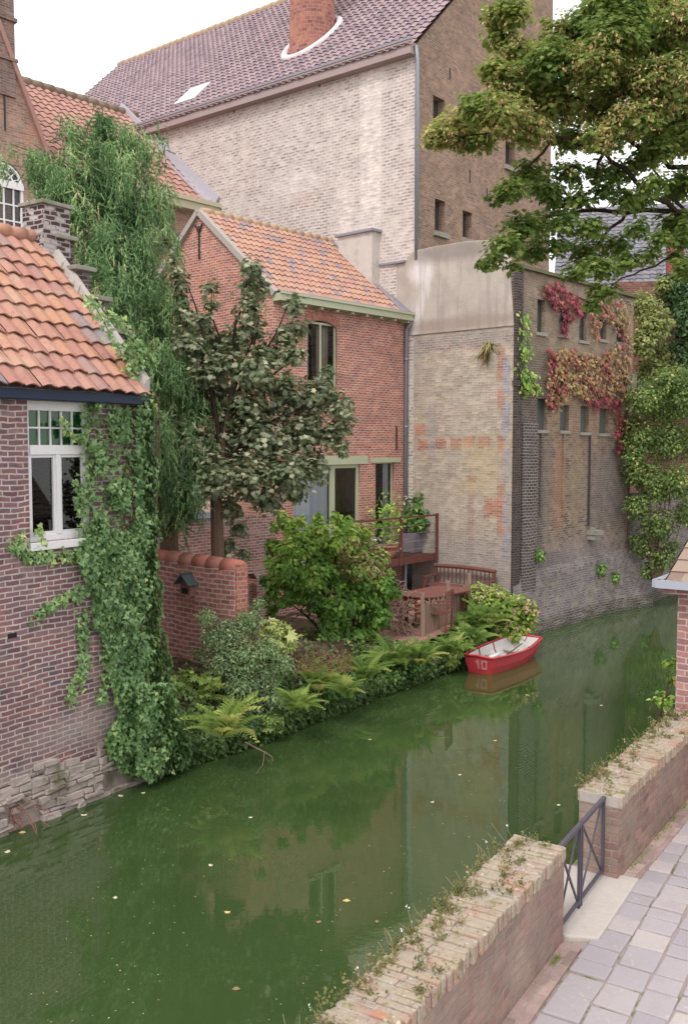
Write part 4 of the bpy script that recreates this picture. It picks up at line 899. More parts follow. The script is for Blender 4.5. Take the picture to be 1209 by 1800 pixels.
# iron gate between the two walls
m_gate = plain('dark_painted_iron', hx('4c4650'), .55, .5, .25, 30)
gA = FP1.w(-.0, -TW * .86, 0); gB = FP2.w(.0, -.25, 0); gm = gA.lerp(gB, .45)
gt = thing('iron_gate', 'low folding iron gate with crossed bars closing the gap between the parapets', 'gate', loc=(gA.x, gA.y, P0), rz=math.atan2(gB.y - gA.y, gB.x - gA.x))
GL = (gB - gA).length; zt_ = .76; zb_ = .09
def leaf(xa, xb, flip):
    mb = MB(); mb.bar((xa, 0, zt_), (xb, 0, zt_), .032, .032); mb.build('top_rail', m_gate, gt)
    mb = MB(); mb.bar((xa, 0, zb_), (xb, 0, zb_), .028, .022); mb.build('bottom_rail', m_gate, gt)
    for x in (xa + .022, xb - .022): mb = MB(); mb.bar((x, 0, .0 if x > GL * .3 and x < GL * .6 else zb_ - .02), (x, 0, zt_ + .01), .026, .026); mb.build('upright', m_gate, gt)
    xm_ = (xa + xb) / 2
    mb = MB()
    for (p, q) in (((xa + .03, zt_), (xm_, (zt_ + zb_) / 2)), ((xb - .03, zt_), (xm_, (zt_ + zb_) / 2)), ((xm_, (zt_ + zb_) / 2), (xa + .03, zb_)), ((xm_, (zt_ + zb_) / 2), (xb - .03, zb_))):
        mb.bar((p[0], .01, p[1]), (q[0], .01, q[1]), .014, .018)
    mb.build('crossed_brace', m_gate, gt)
leaf(0, GL * .45, 0); leaf(GL * .45 + .01, GL, 1)
# pavement
FPv = Frame(FP1.o[0], FP1.o[1], ph1)
jb = MB(); jb.box(-8, 30, -14, -.02, -.8, P0 - .014)
m_joint = Mat('sandy_joint', .95, .1); m_joint.col(m_joint.mix(m_joint.mr(m_joint.noise(5, detail=6, rough=.7), .5, .62), hx('9a8a84'), hx('6c7448'))); jb.build('pavement_bed', m_joint.m, kind='structure').matrix_world = Matrix.Translation((FPv.o[0], FPv.o[1], 0)) @ Matrix.Rotation(FPv.rz, 4, 'Z')
msb = Mat('paving_slab', .8, .25)
sc_ = msb.ramp(msb.attr(), [(0, hx('9a9397')), (.2, hx('9f989b')), (.3, hx('a49b9d')), (.5, hx('aaa0a1')), (.62, hx('a0989c')), (.85, hx('aea3a1')), (.95, hx('b2a8a4')), (1, hx('b8aea8'))])
sc_ = msb.mix(msb.mr(msb.noise(3.5, detail=6, rough=.7), .45, .7, 0, .45), sc_, hx('9a8f94'))
sc_ = msb.mix(msb.mr(msb.noise(20, detail=5, rough=.7), .6, .72, 0, .5), sc_, hx('cbbfb8'))
msb.col(sc_); msb.bump(msb.noise(16, detail=6, rough=.7), .5, .012)
pv = MB(); pv.hasr = True
cols = []; y = -TW - .155
random.seed(3)
while y > -9:
    w_b = rnd.choice([.24, .27, .30, .28]); x = -7 + rnd.uniform(0, .3)
    while x < 9:
        l_b = rnd.uniform(.17, .34); pv.cr = rnd.random(); dz = rnd.uniform(-.006, .006)
        if not (x > -.02 and x < 1.15 and y > -TW - .2 and False):
            g_ = .008; q = [(x + g_, y - g_, P0 - .05), (x + g_, y - w_b + g_, P0 - .05), (x + l_b - g_, y - w_b + g_, P0 - .05), (x + l_b - g_, y - g_, P0 - .05)]
            q = [(p[0] + rnd.uniform(-.009, .009), p[1] + rnd.uniform(-.009, .009), p[2]) for p in q]
            pv.hexa(q + [(p[0], p[1], P0 + dz + rnd.uniform(-.003, .003)) for p in q])
        x += l_b
    y -= w_b
po = pv.build('pavement', msb.m, bevel=.012, kind='structure'); po.matrix_world = Matrix.Translation((FPv.o[0], FPv.o[1], 0)) @ Matrix.Rotation(FPv.rz, 4, 'Z')
# brick gutter strip along the wall foot and the big pale stone in the gap
m_strip = brickmat('brick_edging', hx('b39a92'), hx('a58c86'), hx('a89a90'), .24, .5, .006, stains=[(hx('9a9a70'), 2, .6, .72, .6), (hx('8f7f7a'), 3, .5, .7, .5)], bump=.5)
sb_ = MB(); sb_.box(-7, -.04, -TW - .147, -TW + .012, P0 - .04, P0 + .012); sb_.build('kerb', m_strip, kind='structure').matrix_world = po.matrix_world
sb_ = MB(); sb_.box(.02, 3.6, -.40 - .14, -.388, P0 - .04, P0 + .012); sb_.build('kerb', m_strip, kind='structure').matrix_world = Matrix.Translation((FP2.o[0], FP2.o[1], 0)) @ Matrix.Rotation(FP2.rz, 4, 'Z')
m_thr = plain('pale_threshold_stone', hx('b5aca4'), .9, .15, .12, 6, bump=.6, dirt=(hx('8f857c'), .55, .6))
gp_ = [onz(998, 1645, P0 + .03), onz(1052, 1648, P0 + .03), onz(1122, 1543, P0 + .03), onz(1058, 1531, P0 + .03)]
gp_ = [gp_[0], gp_[1], gp_[2], gp_[3]]; back = [gp_[3] + Vector((-.36, .2, 0)), gp_[0] + Vector((-.36, .2, 0))]
th = MB(); th.extr([p - Vector((0, 0, .1)) for p in (gp_ + back)], (0, 0, .1)); props(th.build('threshold_stone', m_thr, bevel=.015), 'large pale stone slab in the gap under the iron gate', 'stone slab')
# quay wall below the parapets
m_quay = m_foot
qw = MB(); qw.box(-8, 30, -1.2, -.03, -1, P0 - .035); 
gq = qw.build('quay_wall', m_quay, kind='structure'); gq.matrix_world = po.matrix_world
# brick pier / little house with tiled roof at the right edge
pp = onz(1184, 1250, P0 + .8); FH = Frame(pp.x + .03, pp.y + .05, ph2 + 1)
hk = thing('brick_lodge', 'small pink brick lodge with brown plain tile roof and metal gutter at the right edge', 'house', FH)
zev = FH.side(1184, 1027, -.0)[1]
m_brL = brickmat('pink_lodge_brick', hx('b07f78'), hx('a0706c'), hx('c4b0a8'), .21, .078, .010, third=[(hx('8f7078'), 3.5, .56, .66, .7)], bump=.5)
mb = MB(); mb.box(0, 3.2, -3.2, 0, .4, zev); mb.build('wall', m_brL, hk)
m_plain = tilemat('brown_plain_tile', [(0, hx('8a7468')), (.5, hx('9c8678')), (1, hx('a59080'))])
mb = MB(); mb.hasr = True
# hipped roof, courses of plain tiles
apx = (1.6, -1.6, zev + 4.2); cor = [(-.12, .12), (-.12, -3.32), (3.32, -3.32), (3.32, .12)]
for s_ in range(4):
    A0, B0 = Vector((*cor[s_], zev + .02)), Vector((*cor[(s_ + 1) % 4], zev + .02)); T0 = Vector(apx)
    nc = 30
    for j in range(nc):
        mb.cr = rnd.random(); t0, t1 = j / nc, (j + 1.1) / nc; t1 = min(t1, 1)
        nrm = (B0 - A0).cross(T0 - A0).normalized(); nrm = nrm if nrm.z > 0 else -nrm
        k0, k1 = A0.lerp(T0, t0) + nrm * .03, B0.lerp(T0, t0) + nrm * .03; k2, k3 = B0.lerp(T0, t1) + nrm * .008, A0.lerp(T0, t1) + nrm * .008
        nt_ = max(1, int((k1 - k0).length / .17))
        for q in range(nt_):
            mb.cr = rnd.random(); a0_, a1_ = q / nt_, (q + 1) / nt_
            mb.poly([k0.lerp(k1, a0_), k0.lerp(k1, a1_), k3.lerp(k2, a1_), k3.lerp(k2, a0_)])
            mb.poly([k0.lerp(k1, a0_) - nrm * .025, k0.lerp(k1, a1_) - nrm * .025, k0.lerp(k1, a1_), k0.lerp(k1, a0_)])
mb.build('roof', m_plain, hk)
mb = MB(); mb.box(-.14, 3.34, -3.34, .14, zev - .10, zev + .0); mb.build('soffit', m_brL, hk)
mb = MB()
for (p, q) in (((-.2, .2), (-.2, -3.4)), ((-.2, .2), (3.4, .2))): mb.bar((p[0], p[1], zev + .02), (q[0], q[1], zev + .02), .1, .09)
mb.build('gutter', plain('bright_zinc_gutter', hx('a9adb8'), .4, .5, .1, 8, .4), hk)

# ================================================================== foliage helpers
def nrmz(a): return a / np.maximum(np.linalg.norm(a, axis=1, keepdims=True), 1e-9)
# leaf templates: verts (k,3) along +Y, faces
T_OVAL = (np.array([(0, 0, 0), (.27, .42, .07), (0, 1, -.04), (-.27, .42, .07)], 'f'), [(0, 1, 2), (0, 2, 3)])
T_HEX = (np.array([(0, 0, 0), (.24, .2, .05), (.3, .6, .07), (0, 1, -.06), (-.3, .6, .07), (-.24, .2, .05)], 'f'), [(0, 1, 2, 3), (0, 3, 4, 5)])
T_IVY = (np.array([(0, .08, 0), (.34, -.08, .03), (.52, .32, .05), (.27, .42, .05), (0, 1, -.08), (-.27, .42, .05), (-.52, .32, .05), (-.34, -.08, .03)], 'f'), [(0, 1, 2, 3, 4), (0, 4, 5, 6, 7)])
T_MAPLE = (np.array([(0, .1, 0), (.38, -.08, -.02), (.30, .16, .04), (.66, .42, -.03), (.34, .46, .05), (.40, .78, .0), (.15, .66, .05), (0, 1.05, -.08), (-.15, .66, .05), (-.40, .78, .0), (-.34, .46, .05), (-.66, .42, -.03), (-.30, .16, .04), (-.38, -.08, -.02)], 'f'),
           [(0, 1, 2, 3, 4, 5, 6, 7), (0, 7, 8, 9, 10, 11, 12, 13)])
def compound(n=5, w=.16, ln=.42):      # pinnate leaf
    v = []; f = []
    def lf(x, y, a, L):
        b = len(v); ca, sa = math.cos(a), math.sin(a)
        for (p, q, z) in ((0, 0, 0), (w, .45, .04), (0, 1, -.06), (-w, .45, .04)):
            q *= L; v.append((x + p * ca + q * sa, y - p * sa + q * ca, z - .08 * (y + q * ca) ** 2))
        f.append((b, b + 1, b + 2)); f.append((b, b + 2, b + 3))
    for i in range(n):
        y = .15 + .65 * i / n; L = ln * (1 - .35 * i / n); lf(0, y, 1.0, L); lf(0, y, -1.0, L)
    lf(0, .72, 0, .4); return (np.array(v, 'f'), f)
T_PIN = compound()
def frond(n=15, droop=.75):
    v = []; f = []
    for i in range(n):
        t = (i + .5) / n; y = t * (1 - .12 * t); z = .42 * t - droop * t * t; L = .24 * math.sin(math.pi * min(1, t * 1.0 + .12)) ** .8 + .02
        for s_ in (1, -1):
            b = len(v); v += [(0, y - .025, z), (s_ * L, y + .10, z - .05 - .1 * L), (s_ * L * .5, y + .085, z + .0), (0, y + .03, z)]
            f.append((b, b + 1, b + 2, b + 3))
    return (np.array(v, 'f'), f)
T_FROND = frond()
def spray(n=13):     # hanging conifer spray along +Y (which is pointed down)
    v = []; f = []; r_ = random.Random(5)
    for i in range(n):
        t = i / n; a = r_.uniform(0, 6.28); L = r_.uniform(.16, .3) * (1 - .4 * t); sp = .42
        dx, dz = math.cos(a) * L * sp, math.sin(a) * L * sp; w = .036
        px_, pz = -math.sin(a) * w, math.cos(a) * w
        b = len(v); v += [(px_, t * .8, pz), (-px_, t * .8, -pz), (dx * 1.0 - px_ * .3, t * .8 + L, dz - pz * .3), (dx + px_ * .3, t * .8 + L, dz + pz * .3)]; f.append((b, b + 1, b + 2, b + 3))
    b = len(v); v += [(-.01, 0, 0), (.01, 0, 0), (.006, 1, 0), (-.006, 1, 0)]; f.append((b, b + 1, b + 2, b + 3))
    return (np.array(v, 'f'), f)
T_SPRAY = spray()
T_GRASS = (np.array([(-.04, 0, 0), (.04, 0, 0), (.03, .6, .06), (0, 1, .22), (-.03, .6, .06)], 'f'), [(0, 1, 2, 3, 4)])
def scatter(name, tmpl, pos, nrm, tip, size, r, mat, parent=None, extra=None, **pr):
    tv, tf = tmpl; n = len(pos); k = len(tv)
    pos = np.asarray(pos, 'f'); nrm = nrmz(np.asarray(nrm, 'f')); tip = np.asarray(tip, 'f')
    Y = nrmz(tip - nrm * (tip * nrm).sum(1, keepdims=True)); X = np.cross(Y, nrm)
    size = np.broadcast_to(np.asarray(size, 'f').reshape(-1, 1), (n, 1))
    V = (pos[:, None, :] + size[:, :, None] * (tv[None, :, 0:1] * X[:, None, :] + tv[None, :, 1:2] * Y[:, None, :] + tv[None, :, 2:3] * nrm[:, None, :])).reshape(-1, 3)
    fl = np.concatenate([np.array(f_) for f_ in tf]); lt = np.array([len(f_) for f_ in tf])
    Fl = (np.arange(n)[:, None] * k + fl[None, :]).ravel(); tot = np.tile(lt, n); rn = np.repeat(np.clip(r, 0, 1), len(tf))
    return npmesh(name, V, Fl, tot, rn, mat, parent, **pr)
def blobs(cl, n, shell=.5, upb=.4, seed=1, flat=1.0):
    """cl: list of (centre, radius[, weight]); returns positions, outward normals, clump id"""
    g = np.random.RandomState(seed); w = np.array([c[1] ** 2 * (c[2] if len(c) > 2 else 1) for c in cl]); w /= w.sum()
    k = g.choice(len(cl), n, p=w); d = nrmz(g.normal(size=(n, 3))); rr_ = (shell + (1 - shell) * g.rand(n)) ** .6
    c = np.array([tuple(x[0]) for x in cl])[k]; R_ = np.array([x[1] for x in cl])[k]
    # lumpy outline
    lump = 1 + .22 * np.sin(d[:, 0] * 5 + k) * np.sin(d[:, 1] * 4 + k * 2) + .15 * np.sin(d[:, 2] * 9 + k)
    p = c + d * (R_ * rr_ * lump)[:, None] * np.array([1, 1, flat])
    nm = d + np.array([0, 0, upb]) + g.normal(size=(n, 3)) * .45
    return p, nm, k, g
def px_blobs(L, Y0, dy=.5, seed=0):
    g = random.Random(seed); out = []
    for t in L:
        x, y, r_ = t[:3]; Y = Y0 + (t[3] if len(t) > 3 else g.uniform(-dy, dy)); out.append((at(x, y, Y), r_ * Y / F))
    return out
def twig_tree(mb, base, ends, r0, r1=.012, seed=0, sag=0.0, n=6):
    g = random.Random(seed); base = Vector(base)
    for e in ends:
        e = Vector(e); pts = []; rads = []
        L = (e - base).length
        for k in range(n + 1):
            t = k / n; p = base.lerp(e, t); p += Vector((g.uniform(-1, 1), g.uniform(-1, 1), g.uniform(-.5, .5))) * (L * .04 * math.sin(math.pi * t)); p.z += sag * L * math.sin(math.pi * t)
            pts.append(p); rads.append(r0 * (1 - t) + r1 * t)
        mb.tube(pts, rads, 7)
def inpoly(x, y, poly):
    ins = np.zeros(len(x), bool); j = len(poly) - 1
    for i in range(len(poly)):
        xi, yi = poly[i]; xj, yj = poly[j]
        c = ((yi > y) != (yj > y)) & (x < (xj - xi) * (y - yi) / (yj - yi + 1e-9) + xi); ins ^= c; j = i
    return ins
G1 = lambda a, b: hx(a) if isinstance(a, str) else a
m_ivy = leafmat('ivy_leaf', gain=2.5, stops=[(0, (.028, .066, .028)), (.4, (.05, .108, .038)), (.7, (.085, .155, .065)), (.88, (.14, .22, .08)), (1, (.22, .30, .10))], trans=.25, rough=.45, spec=.45)
m_bark = plain('grey_brown_bark', hx('6b5648'), .95, .1, .3, 18, bump=.8)
m_barkd = plain('dark_bark', (.045, .03, .022), .95, .1, .3, 18, bump=.8)
m_twig = plain('dry_pink_brown_twig', hx('9c8072'), .95, .1, .3, 18)

# ------------------------------------------------------------------ ivy on the left house: main sheet + runners
ivy = thing('ivy_plant', 'ivy climbing the corner of the purple brick house up to the stepped gable', 'ivy', loc=FA.w(-.1, -.1, .3))
inv = Matrix.Translation(-Vector(ivy.location))
mainp = [(163, 706), (250, 703), (222, 640), (214, 590), (232, 600), (262, 604), (272, 650), (271, 720), (276, 850), (279, 960), (286, 1080), (298, 1170), (322, 1250), (345, 1320), (300, 1362), (230, 1370), (197, 1330), (188, 1300), (206, 1260), (204, 1215), (188, 1165), (176, 1110), (163, 1070), (160, 1030), (140, 985), (146, 930), (165, 905), (158, 850), (168, 800), (160, 760)]
g = np.random.RandomState(3); N = 17000
X = g.uniform(110, 350, N * 3); Yp = g.uniform(585, 1372, N * 3)
wob = 7 * np.sin(Yp / 17) + 5 * np.sin(Yp / 7 + 2); ok = inpoly(X + wob * .5, Yp + 6 * np.sin(X / 9), mainp)
# sparse ragged areas with wall showing
spx = np.sin(X / 13 + 1) * np.sin(Yp / 19) ; sparse = (X < 240) & (Yp < 930) & (spx > -.15) & (g.rand(len(X)) < .86)
ok &= ~sparse; X = X[ok][:N]; Yp = Yp[ok][:N]
def ivy_pts(X, Yp, g, bulge=.09):
    P_ = []; Nn = []
    for x, y in zip(X, Yp):
        d = -abs(g.normal()) * bulge * (.75 + .5 * math.sin(x / 11) * math.sin(y / 17)) - .02
        if y > 1150: d -= (y - 1150) / 220 * .22 * g.rand() + .02
        if y > 1200 and x > 240: d -= .25 * g.rand()
        lx, lz = FA.face(x, y, d)
        if lx > .02 and y < 1150: lx = lx if lx < .35 else .35 * g.rand()
        p = FA.w(lx, d if lx < .3 else d, lz); P_.append(p); Nn.append((-FA.Y[0] + FA.X[0] * (.8 if lx > -.15 else 0), -FA.Y[1] + FA.X[1] * (.8 if lx > -.15 else 0), .35))
    return np.array(P_), np.array(Nn)
P_, Nn = ivy_pts(X, Yp, g)
Nn = Nn + g.normal(size=Nn.shape) * .38
tip = np.tile(np.array([[0, 0, -1.0]]), (len(P_), 1)) + g.normal(size=P_.shape) * .55
rr_ = np.clip(g.normal(.42, .2, len(P_)) + .18 * (Yp < 720), 0, 1)
def to_local(P_, o): return P_ - np.array(tuple(o.location))
scatter('foliage', T_IVY, to_local(P_, ivy), Nn, tip, g.uniform(.034, .092, len(P_)), rr_, m_ivy, ivy)
runs = [([(150, 968), (115, 978), (80, 974), (48, 978), (34, 960), (32, 948)], 17, 190, .62), ([(165, 1035), (130, 1048), (95, 1060), (62, 1086)], 13, 150, .6), ([(150, 1075), (146, 1130), (148, 1180), (120, 1236)], 13, 190, .55), ([(186, 1120), (190, 1170), (178, 1236)], 11, 110, .6),
        ([(172, 1040), (152, 985), (144, 900), (136, 845)], 12, 170, .6), ([(112, 735), (116, 758), (140, 770), (168, 782)], 8, 60, .75), ([(70, 968), (74, 945), (68, 925)], 8, 26, .8),
        ([(150, 518), (166, 536), (180, 560), (200, 600), (226, 640), (250, 690)], 13, 130, .75), ([(185, 552), (205, 560), (222, 575), (240, 610)], 14, 90, .75), ([(268, 604), (258, 630), (240, 640)], 14, 100, .8), ([(160, 707), (152, 760), (158, 820), (152, 880)], 13, 150, .55)]
XX = []; YY = []; RR = []; stems = MB()
for (pl, w_, n_, rv_) in runs:
    pl = [np.array(p, float) for p in pl]
    for _ in range(n_):
        t = g.rand() * (len(pl) - 1); i = int(t); p = pl[i] + (pl[i + 1] - pl[i]) * (t - i) + g.normal(size=2) * w_ * .45
        XX.append(p[0]); YY.append(p[1]); RR.append(rv_)
    ps = []
    for p in pl: lx, lz = FA.face(p[0], p[1], -.02); ps.append(FA.w(lx, -.02, lz) - Vector(ivy.location))
    stems.tube(ps, .008, 5)
P2, N2 = ivy_pts(XX, YY, g, .04); N2 = N2 + g.normal(size=N2.shape) * .4
scatter('runner_leaves', T_IVY, to_local(P2, ivy), N2, np.array([[0, 0, -1.0]]) + g.normal(size=P2.shape) * .6, g.uniform(.05, .09, len(P2)), np.clip(np.array(RR) + g.normal(size=len(P2)) * .15, 0, 1), m_ivy, ivy)
for k in range(14):
    x0_ = rnd.uniform(205, 265); ps = []
    for j in range(7): lx, lz = FA.face(x0_ + rnd.uniform(-6, 6) + j * 2, 1350 - j * 110, -.03); ps.append(FA.w(lx, -.03, lz) - Vector(ivy.location))
    stems.tube(ps, [.02 * (1 - j * .1) for j in range(7)], 5)
stems.build('stems', m_bark, ivy)

# ------------------------------------------------------------------ weeping conifer
m_con = leafmat('conifer_spray', gain=2.6, ds=.27, stops=[(0, (.020, .06, .026)), (.35, (.048, .12, .048)), (.65, (.085, .185, .072)), (.85, (.145, .25, .105)), (1, (.24, .29, .15))], trans=.3, rough=.7, spec=.15)
CY_ = 18.6
tb = at(300, 1000, CY_); con = thing('weeping_conifer', 'tall weeping conifer with drooping green sprays between the two tiled roofs', 'tree', loc=(tb.x, tb.y, 1.0))
mb = MB(); axis = [(300, 1030), (296, 900), (280, 780), (262, 660), (240, 560), (222, 460), (205, 370), (192, 290), (180, 200)]
apt = [at(x, y, CY_) - Vector(con.location) for x, y in axis]; mb.tube(apt, [.2, .17, .15, .13, .11, .09, .07, .045, .015], 9); mb.build('trunk', m_bark, con)
sp_pos = []; sp_tip = []; sp_r = []; sp_s = []; bm_ = MB()
gg = random.Random(21)
# branches: (start on axis px, end px, depth offset)
br = [((190, 285), (112, 205), -.2), ((190, 290), (180, 195), 0), ((192, 300), (243, 222), .1), ((200, 330), (262, 225), .3), ((205, 365), (150, 230), -.3), ((205, 370), (90, 275), -.4), ((208, 380), (60, 262), -.3),
      ((214, 420), (100, 300), -.5), ((215, 430), (75, 345), -.3), ((200, 350), (20, 262), -.1), ((220, 450), (125, 340), -.6), ((222, 400), (270, 300), .3), ((226, 440), (285, 330), .2), ((226, 460), (160, 380), -.7), ((232, 480), (290, 395), -.2), ((236, 520), (180, 440), -.8),
      ((242, 560), (310, 470), .1), ((245, 560), (200, 500), -.8), ((250, 600), (310, 520), -.4), ((256, 620), (225, 560), -.8), ((262, 650), (340, 560), 0), ((266, 680), (345, 620), -.3), ((268, 700), (260, 620), -.9), ((274, 740), (350, 680), -.2), ((280, 780), (352, 740), -.5), ((284, 800), (300, 730), -.9), ((288, 840), (350, 800), -.4), ((290, 860), (285, 790), -.8), ((292, 880), (325, 840), -.8), ((215, 340), (215, 260), -.5), ((250, 560), (270, 480), -.7), ((270, 700), (310, 640), -.8), ((270, 700), (352, 650), -.3), ((276, 740), (356, 700), -.4), ((280, 780), (358, 770), -.3), ((284, 800), (345, 780), -.6), ((286, 820), (282, 780), -.6), ((290, 850), (345, 845), -.4), ((290, 860), (300, 830), -.8), ((262, 650), (300, 600), -.7), ((250, 600), (225, 560), -.6), ((240, 560), (175, 500), -.5), ((236, 520), (150, 420), -.5), ((256, 620), (330, 590), -.3)]
for (a, b, dz_) in br:
    A_ = at(a[0], a[1], CY_); B_ = at(b[0], b[1], CY_ + dz_ * 1.5)
    pts = []; nseg = 8
    for k in range(nseg + 1):
        t = k / nseg; p = A_.lerp(B_, t); p.z += .25 * math.sin(math.pi * t * .8) * (B_ - A_).length * .3; pts.append(p)
    bm_.tube([p - Vector(con.location) for p in pts], [.04 * (1 - .8 * k / nseg) for k in range(nseg + 1)], 6)
    L = (B_ - A_).length
    for _ in range(int(12 + L * 9)):          # tassels hanging from the branch
        t = gg.random() ** .6; i = min(int(t * nseg), nseg - 1); p0 = pts[i].lerp(pts[i + 1], t * nseg - i)
        off = Vector((gg.gauss(0, .17), gg.gauss(0, .2), gg.gauss(0, .05))); p0 = p0 + off
        cl_ = gg.uniform(.15, .85); ln = gg.uniform(.35, .95); w_ = gg.uniform(.05, .10); n2 = int(14 + 16 * ln)
        for h_ in range(n2):
            f_ = h_ / n2; p = p0 + Vector((gg.gauss(0, w_ * (1 - .5 * f_)) + off.x * f_ * .3, gg.gauss(0, w_ * (1 - .5 * f_)), -f_ * ln)); dx_ = p.x - p0.x; dy_ = p.y - p0.y
            sp_pos.append(p - Vector(con.location)); sp_tip.append((dx_ * 2.2 + gg.gauss(0, .08), dy_ * 2.2 + gg.gauss(0, .08), -1)); sp_s.append(gg.uniform(.15, .27)); sp_r.append(cl_ + gg.gauss(0, .10) - .25 * (f_ - .4))
bm_.build('branches', m_bark, con)
# inner filling along the axis so the crown is dense
for _ in range(3400):
    t = gg.random() ** 1.0; k = t * (len(axis) - 1.001); i = int(k); p = apt[i].lerp(apt[i + 1], k - i)
    w_ = [.42, .6, .62, .56, .46, .36, .25, .14, .06][i]; w_ *= (1 if i < 6 or gg.random() < .35 else 0.01)
    if (i == 0 and gg.random() < .95) or (i > 5 and gg.random() < .6): continue
    a_ = gg.uniform(0, 6.28); q = p + Vector((math.cos(a_) * w_ * gg.random() ** .4, math.sin(a_) * w_ * gg.random() ** .4, 0))
    sp_pos.append(q); sp_tip.append((math.cos(a_) * .3, math.sin(a_) * .3, -1)); sp_s.append(gg.uniform(.25, .42)); sp_r.append(gg.uniform(.05, .6))
sp_pos = np.array([tuple(p) for p in sp_pos]); n_ = len(sp_pos); g = np.random.RandomState(5)
scatter('crown', T_SPRAY, sp_pos, g.normal(size=(n_, 3)), np.array(sp_tip), np.array(sp_s), np.clip(np.array(sp_r), 0, 1), m_con, con)

# ------------------------------------------------------------------ greyish maple in front of the middle house
m_map = leafmat('greyish_maple_leaf', [(0, (.024, .050, .020)), (.35, (.048, .085, .036)), (.55, (.09, .125, .068)), (.78, (.15, .185, .11)), (1, (.24, .26, .17))], .32, .42, .5, 2.2, .34)
MY = 18.0
mbse = at(383, 1010, MY); mp_ = thing('maple_tree', 'young maple with grey green leaves in front of the red brick house', 'tree', loc=(mbse.x, mbse.y, 1.0))
ml = Vector(mp_.location)
mb = MB(); mb.tube([at(385, 1060, MY) - ml, at(383, 960, MY) - ml, at(380, 880, MY) - ml, at(388, 800, MY) - ml, at(400, 720, MY) - ml, at(425, 620, MY) - ml], [.14, .125, .11, .09, .06, .03], 10); mb.build('trunk', m_bark, mp_)
ends = [(440, 470), (330, 500), (372, 510), (505, 540), (520, 620), (600, 700), (590, 770), (560, 830), (350, 620), (340, 700), (330, 790), (480, 860), (430, 850), (520, 700), (455, 560)]
mb = MB(); twig_tree(mb, at(388, 800, MY) - ml, [at(x, y, MY + rnd.uniform(-.5, .5)) - ml for x, y in ends], .05, .008, 4, .05); mb.build('branches', m_barkd, mp_)
L_ = [(442, 470, 20), (446, 500, 26), (440, 540, 28), (436, 580, 32), (318, 500, 16), (322, 545, 18), (318, 600, 22), (320, 650, 24), (368, 505, 14), (362, 560, 15), (376, 610, 24), (515, 535, 18), (522, 575, 22), (515, 620, 26), (290, 430, 12), (302, 458, 14), (312, 480, 14), (318, 525, 16), (330, 560, 18), (370, 535, 12), (366, 585, 16), (345, 610, 20), (395, 600, 20), (500, 590, 18),
      (400, 640, 34), (450, 650, 40), (380, 690, 42), (440, 710, 48), (500, 690, 42), (550, 700, 36), (600, 715, 24), (345, 720, 32), (350, 780, 38), (400, 770, 50), (465, 770, 50), (530, 760, 46), (580, 765, 30), (380, 840, 40), (440, 840, 46), (500, 830, 44), (550, 820, 30), (340, 850, 26), (405, 890, 26), (470, 880, 26), (520, 860, 26), (575, 655, 14), (615, 735, 12), (600, 790, 14), (310, 640, 20), (300, 690, 20), (470, 620, 30), (410, 600, 26), (600, 745, 22), (565, 690, 30), (310, 740, 24), (360, 650, 30), (420, 930, 16), (400, 960, 18), (430, 975, 14), (395, 985, 14)]
cl = px_blobs(L_, MY, .55, 3)
pos, nm, k, g = blobs(cl, 15500, .05, .9, 4)
big = np.array([c[1] for c in cl])[k]
tip = (pos - np.array([tuple(c[0]) for c in cl])[k]); tip[:, 2] -= .35 * big; tip += g.normal(size=tip.shape) * .15
scatter('crown', T_MAPLE, to_local(pos, mp_), nm, tip, g.uniform(.06, .125, len(pos)), np.clip(g.normal(.56, .25, len(pos)), 0, 1), m_map, mp_)

# ------------------------------------------------------------------ big bright climber mound under the doors
m_bri = leafmat('bright_climber_leaf', [(0, (.035, .09, .012)), (.35, (.07, .17, .025)), (.65, (.13, .27, .04)), (.85, (.24, .38, .06)), (1, (.34, .42, .10))], .35, .5, .35)
m_tan = leafmat('faded_climber_leaf', [(0, (.12, .12, .05)), (.4, (.26, .19, .11)), (.7, (.36, .25, .17)), (1, (.30, .36, .14))], .25, .7, .2)
BY = 20.6
bb = at(575, 1150, BY); bu = thing('climber_mound', 'large mound of bright green climber sprawling below the sage green doors', 'bush', loc=(bb.x, bb.y, 1.0))
bl = Vector(bu.location)
L_ = [(505, 925, 18, .5), (520, 965, 34), (560, 950, 34), (605, 945, 34), (632, 956, 22), (500, 1000, 30), (550, 1005, 42), (600, 1000, 44), (640, 1000, 34), (665, 985, 20), (655, 1040, 32), (500, 1045, 28), (550, 1055, 36), (600, 1060, 40), (640, 1080, 34), (680, 1030, 18), (575, 1105, 36), (540, 1120, 26), (620, 1120, 30), (480, 1030, 16), (480, 960, 14), (670, 1080, 20), (560, 1140, 18), (530, 915, 9), (560, 912, 10), (590, 908, 9), (612, 915, 9), (645, 935, 8), (664, 965, 9), (684, 1005, 8), (698, 1040, 8), (472, 985, 8), (466, 1020, 8), (466, 1055, 9), (480, 1075, 10), (495, 1095, 10), (515, 1140, 10), (600, 1150, 12), (645, 1120, 12), (495, 905, 9), (484, 925, 8)]
cl = px_blobs(L_, BY, .45, 8)
pos, nm, k, g = blobs(cl, 21000, .3, .8, 9)
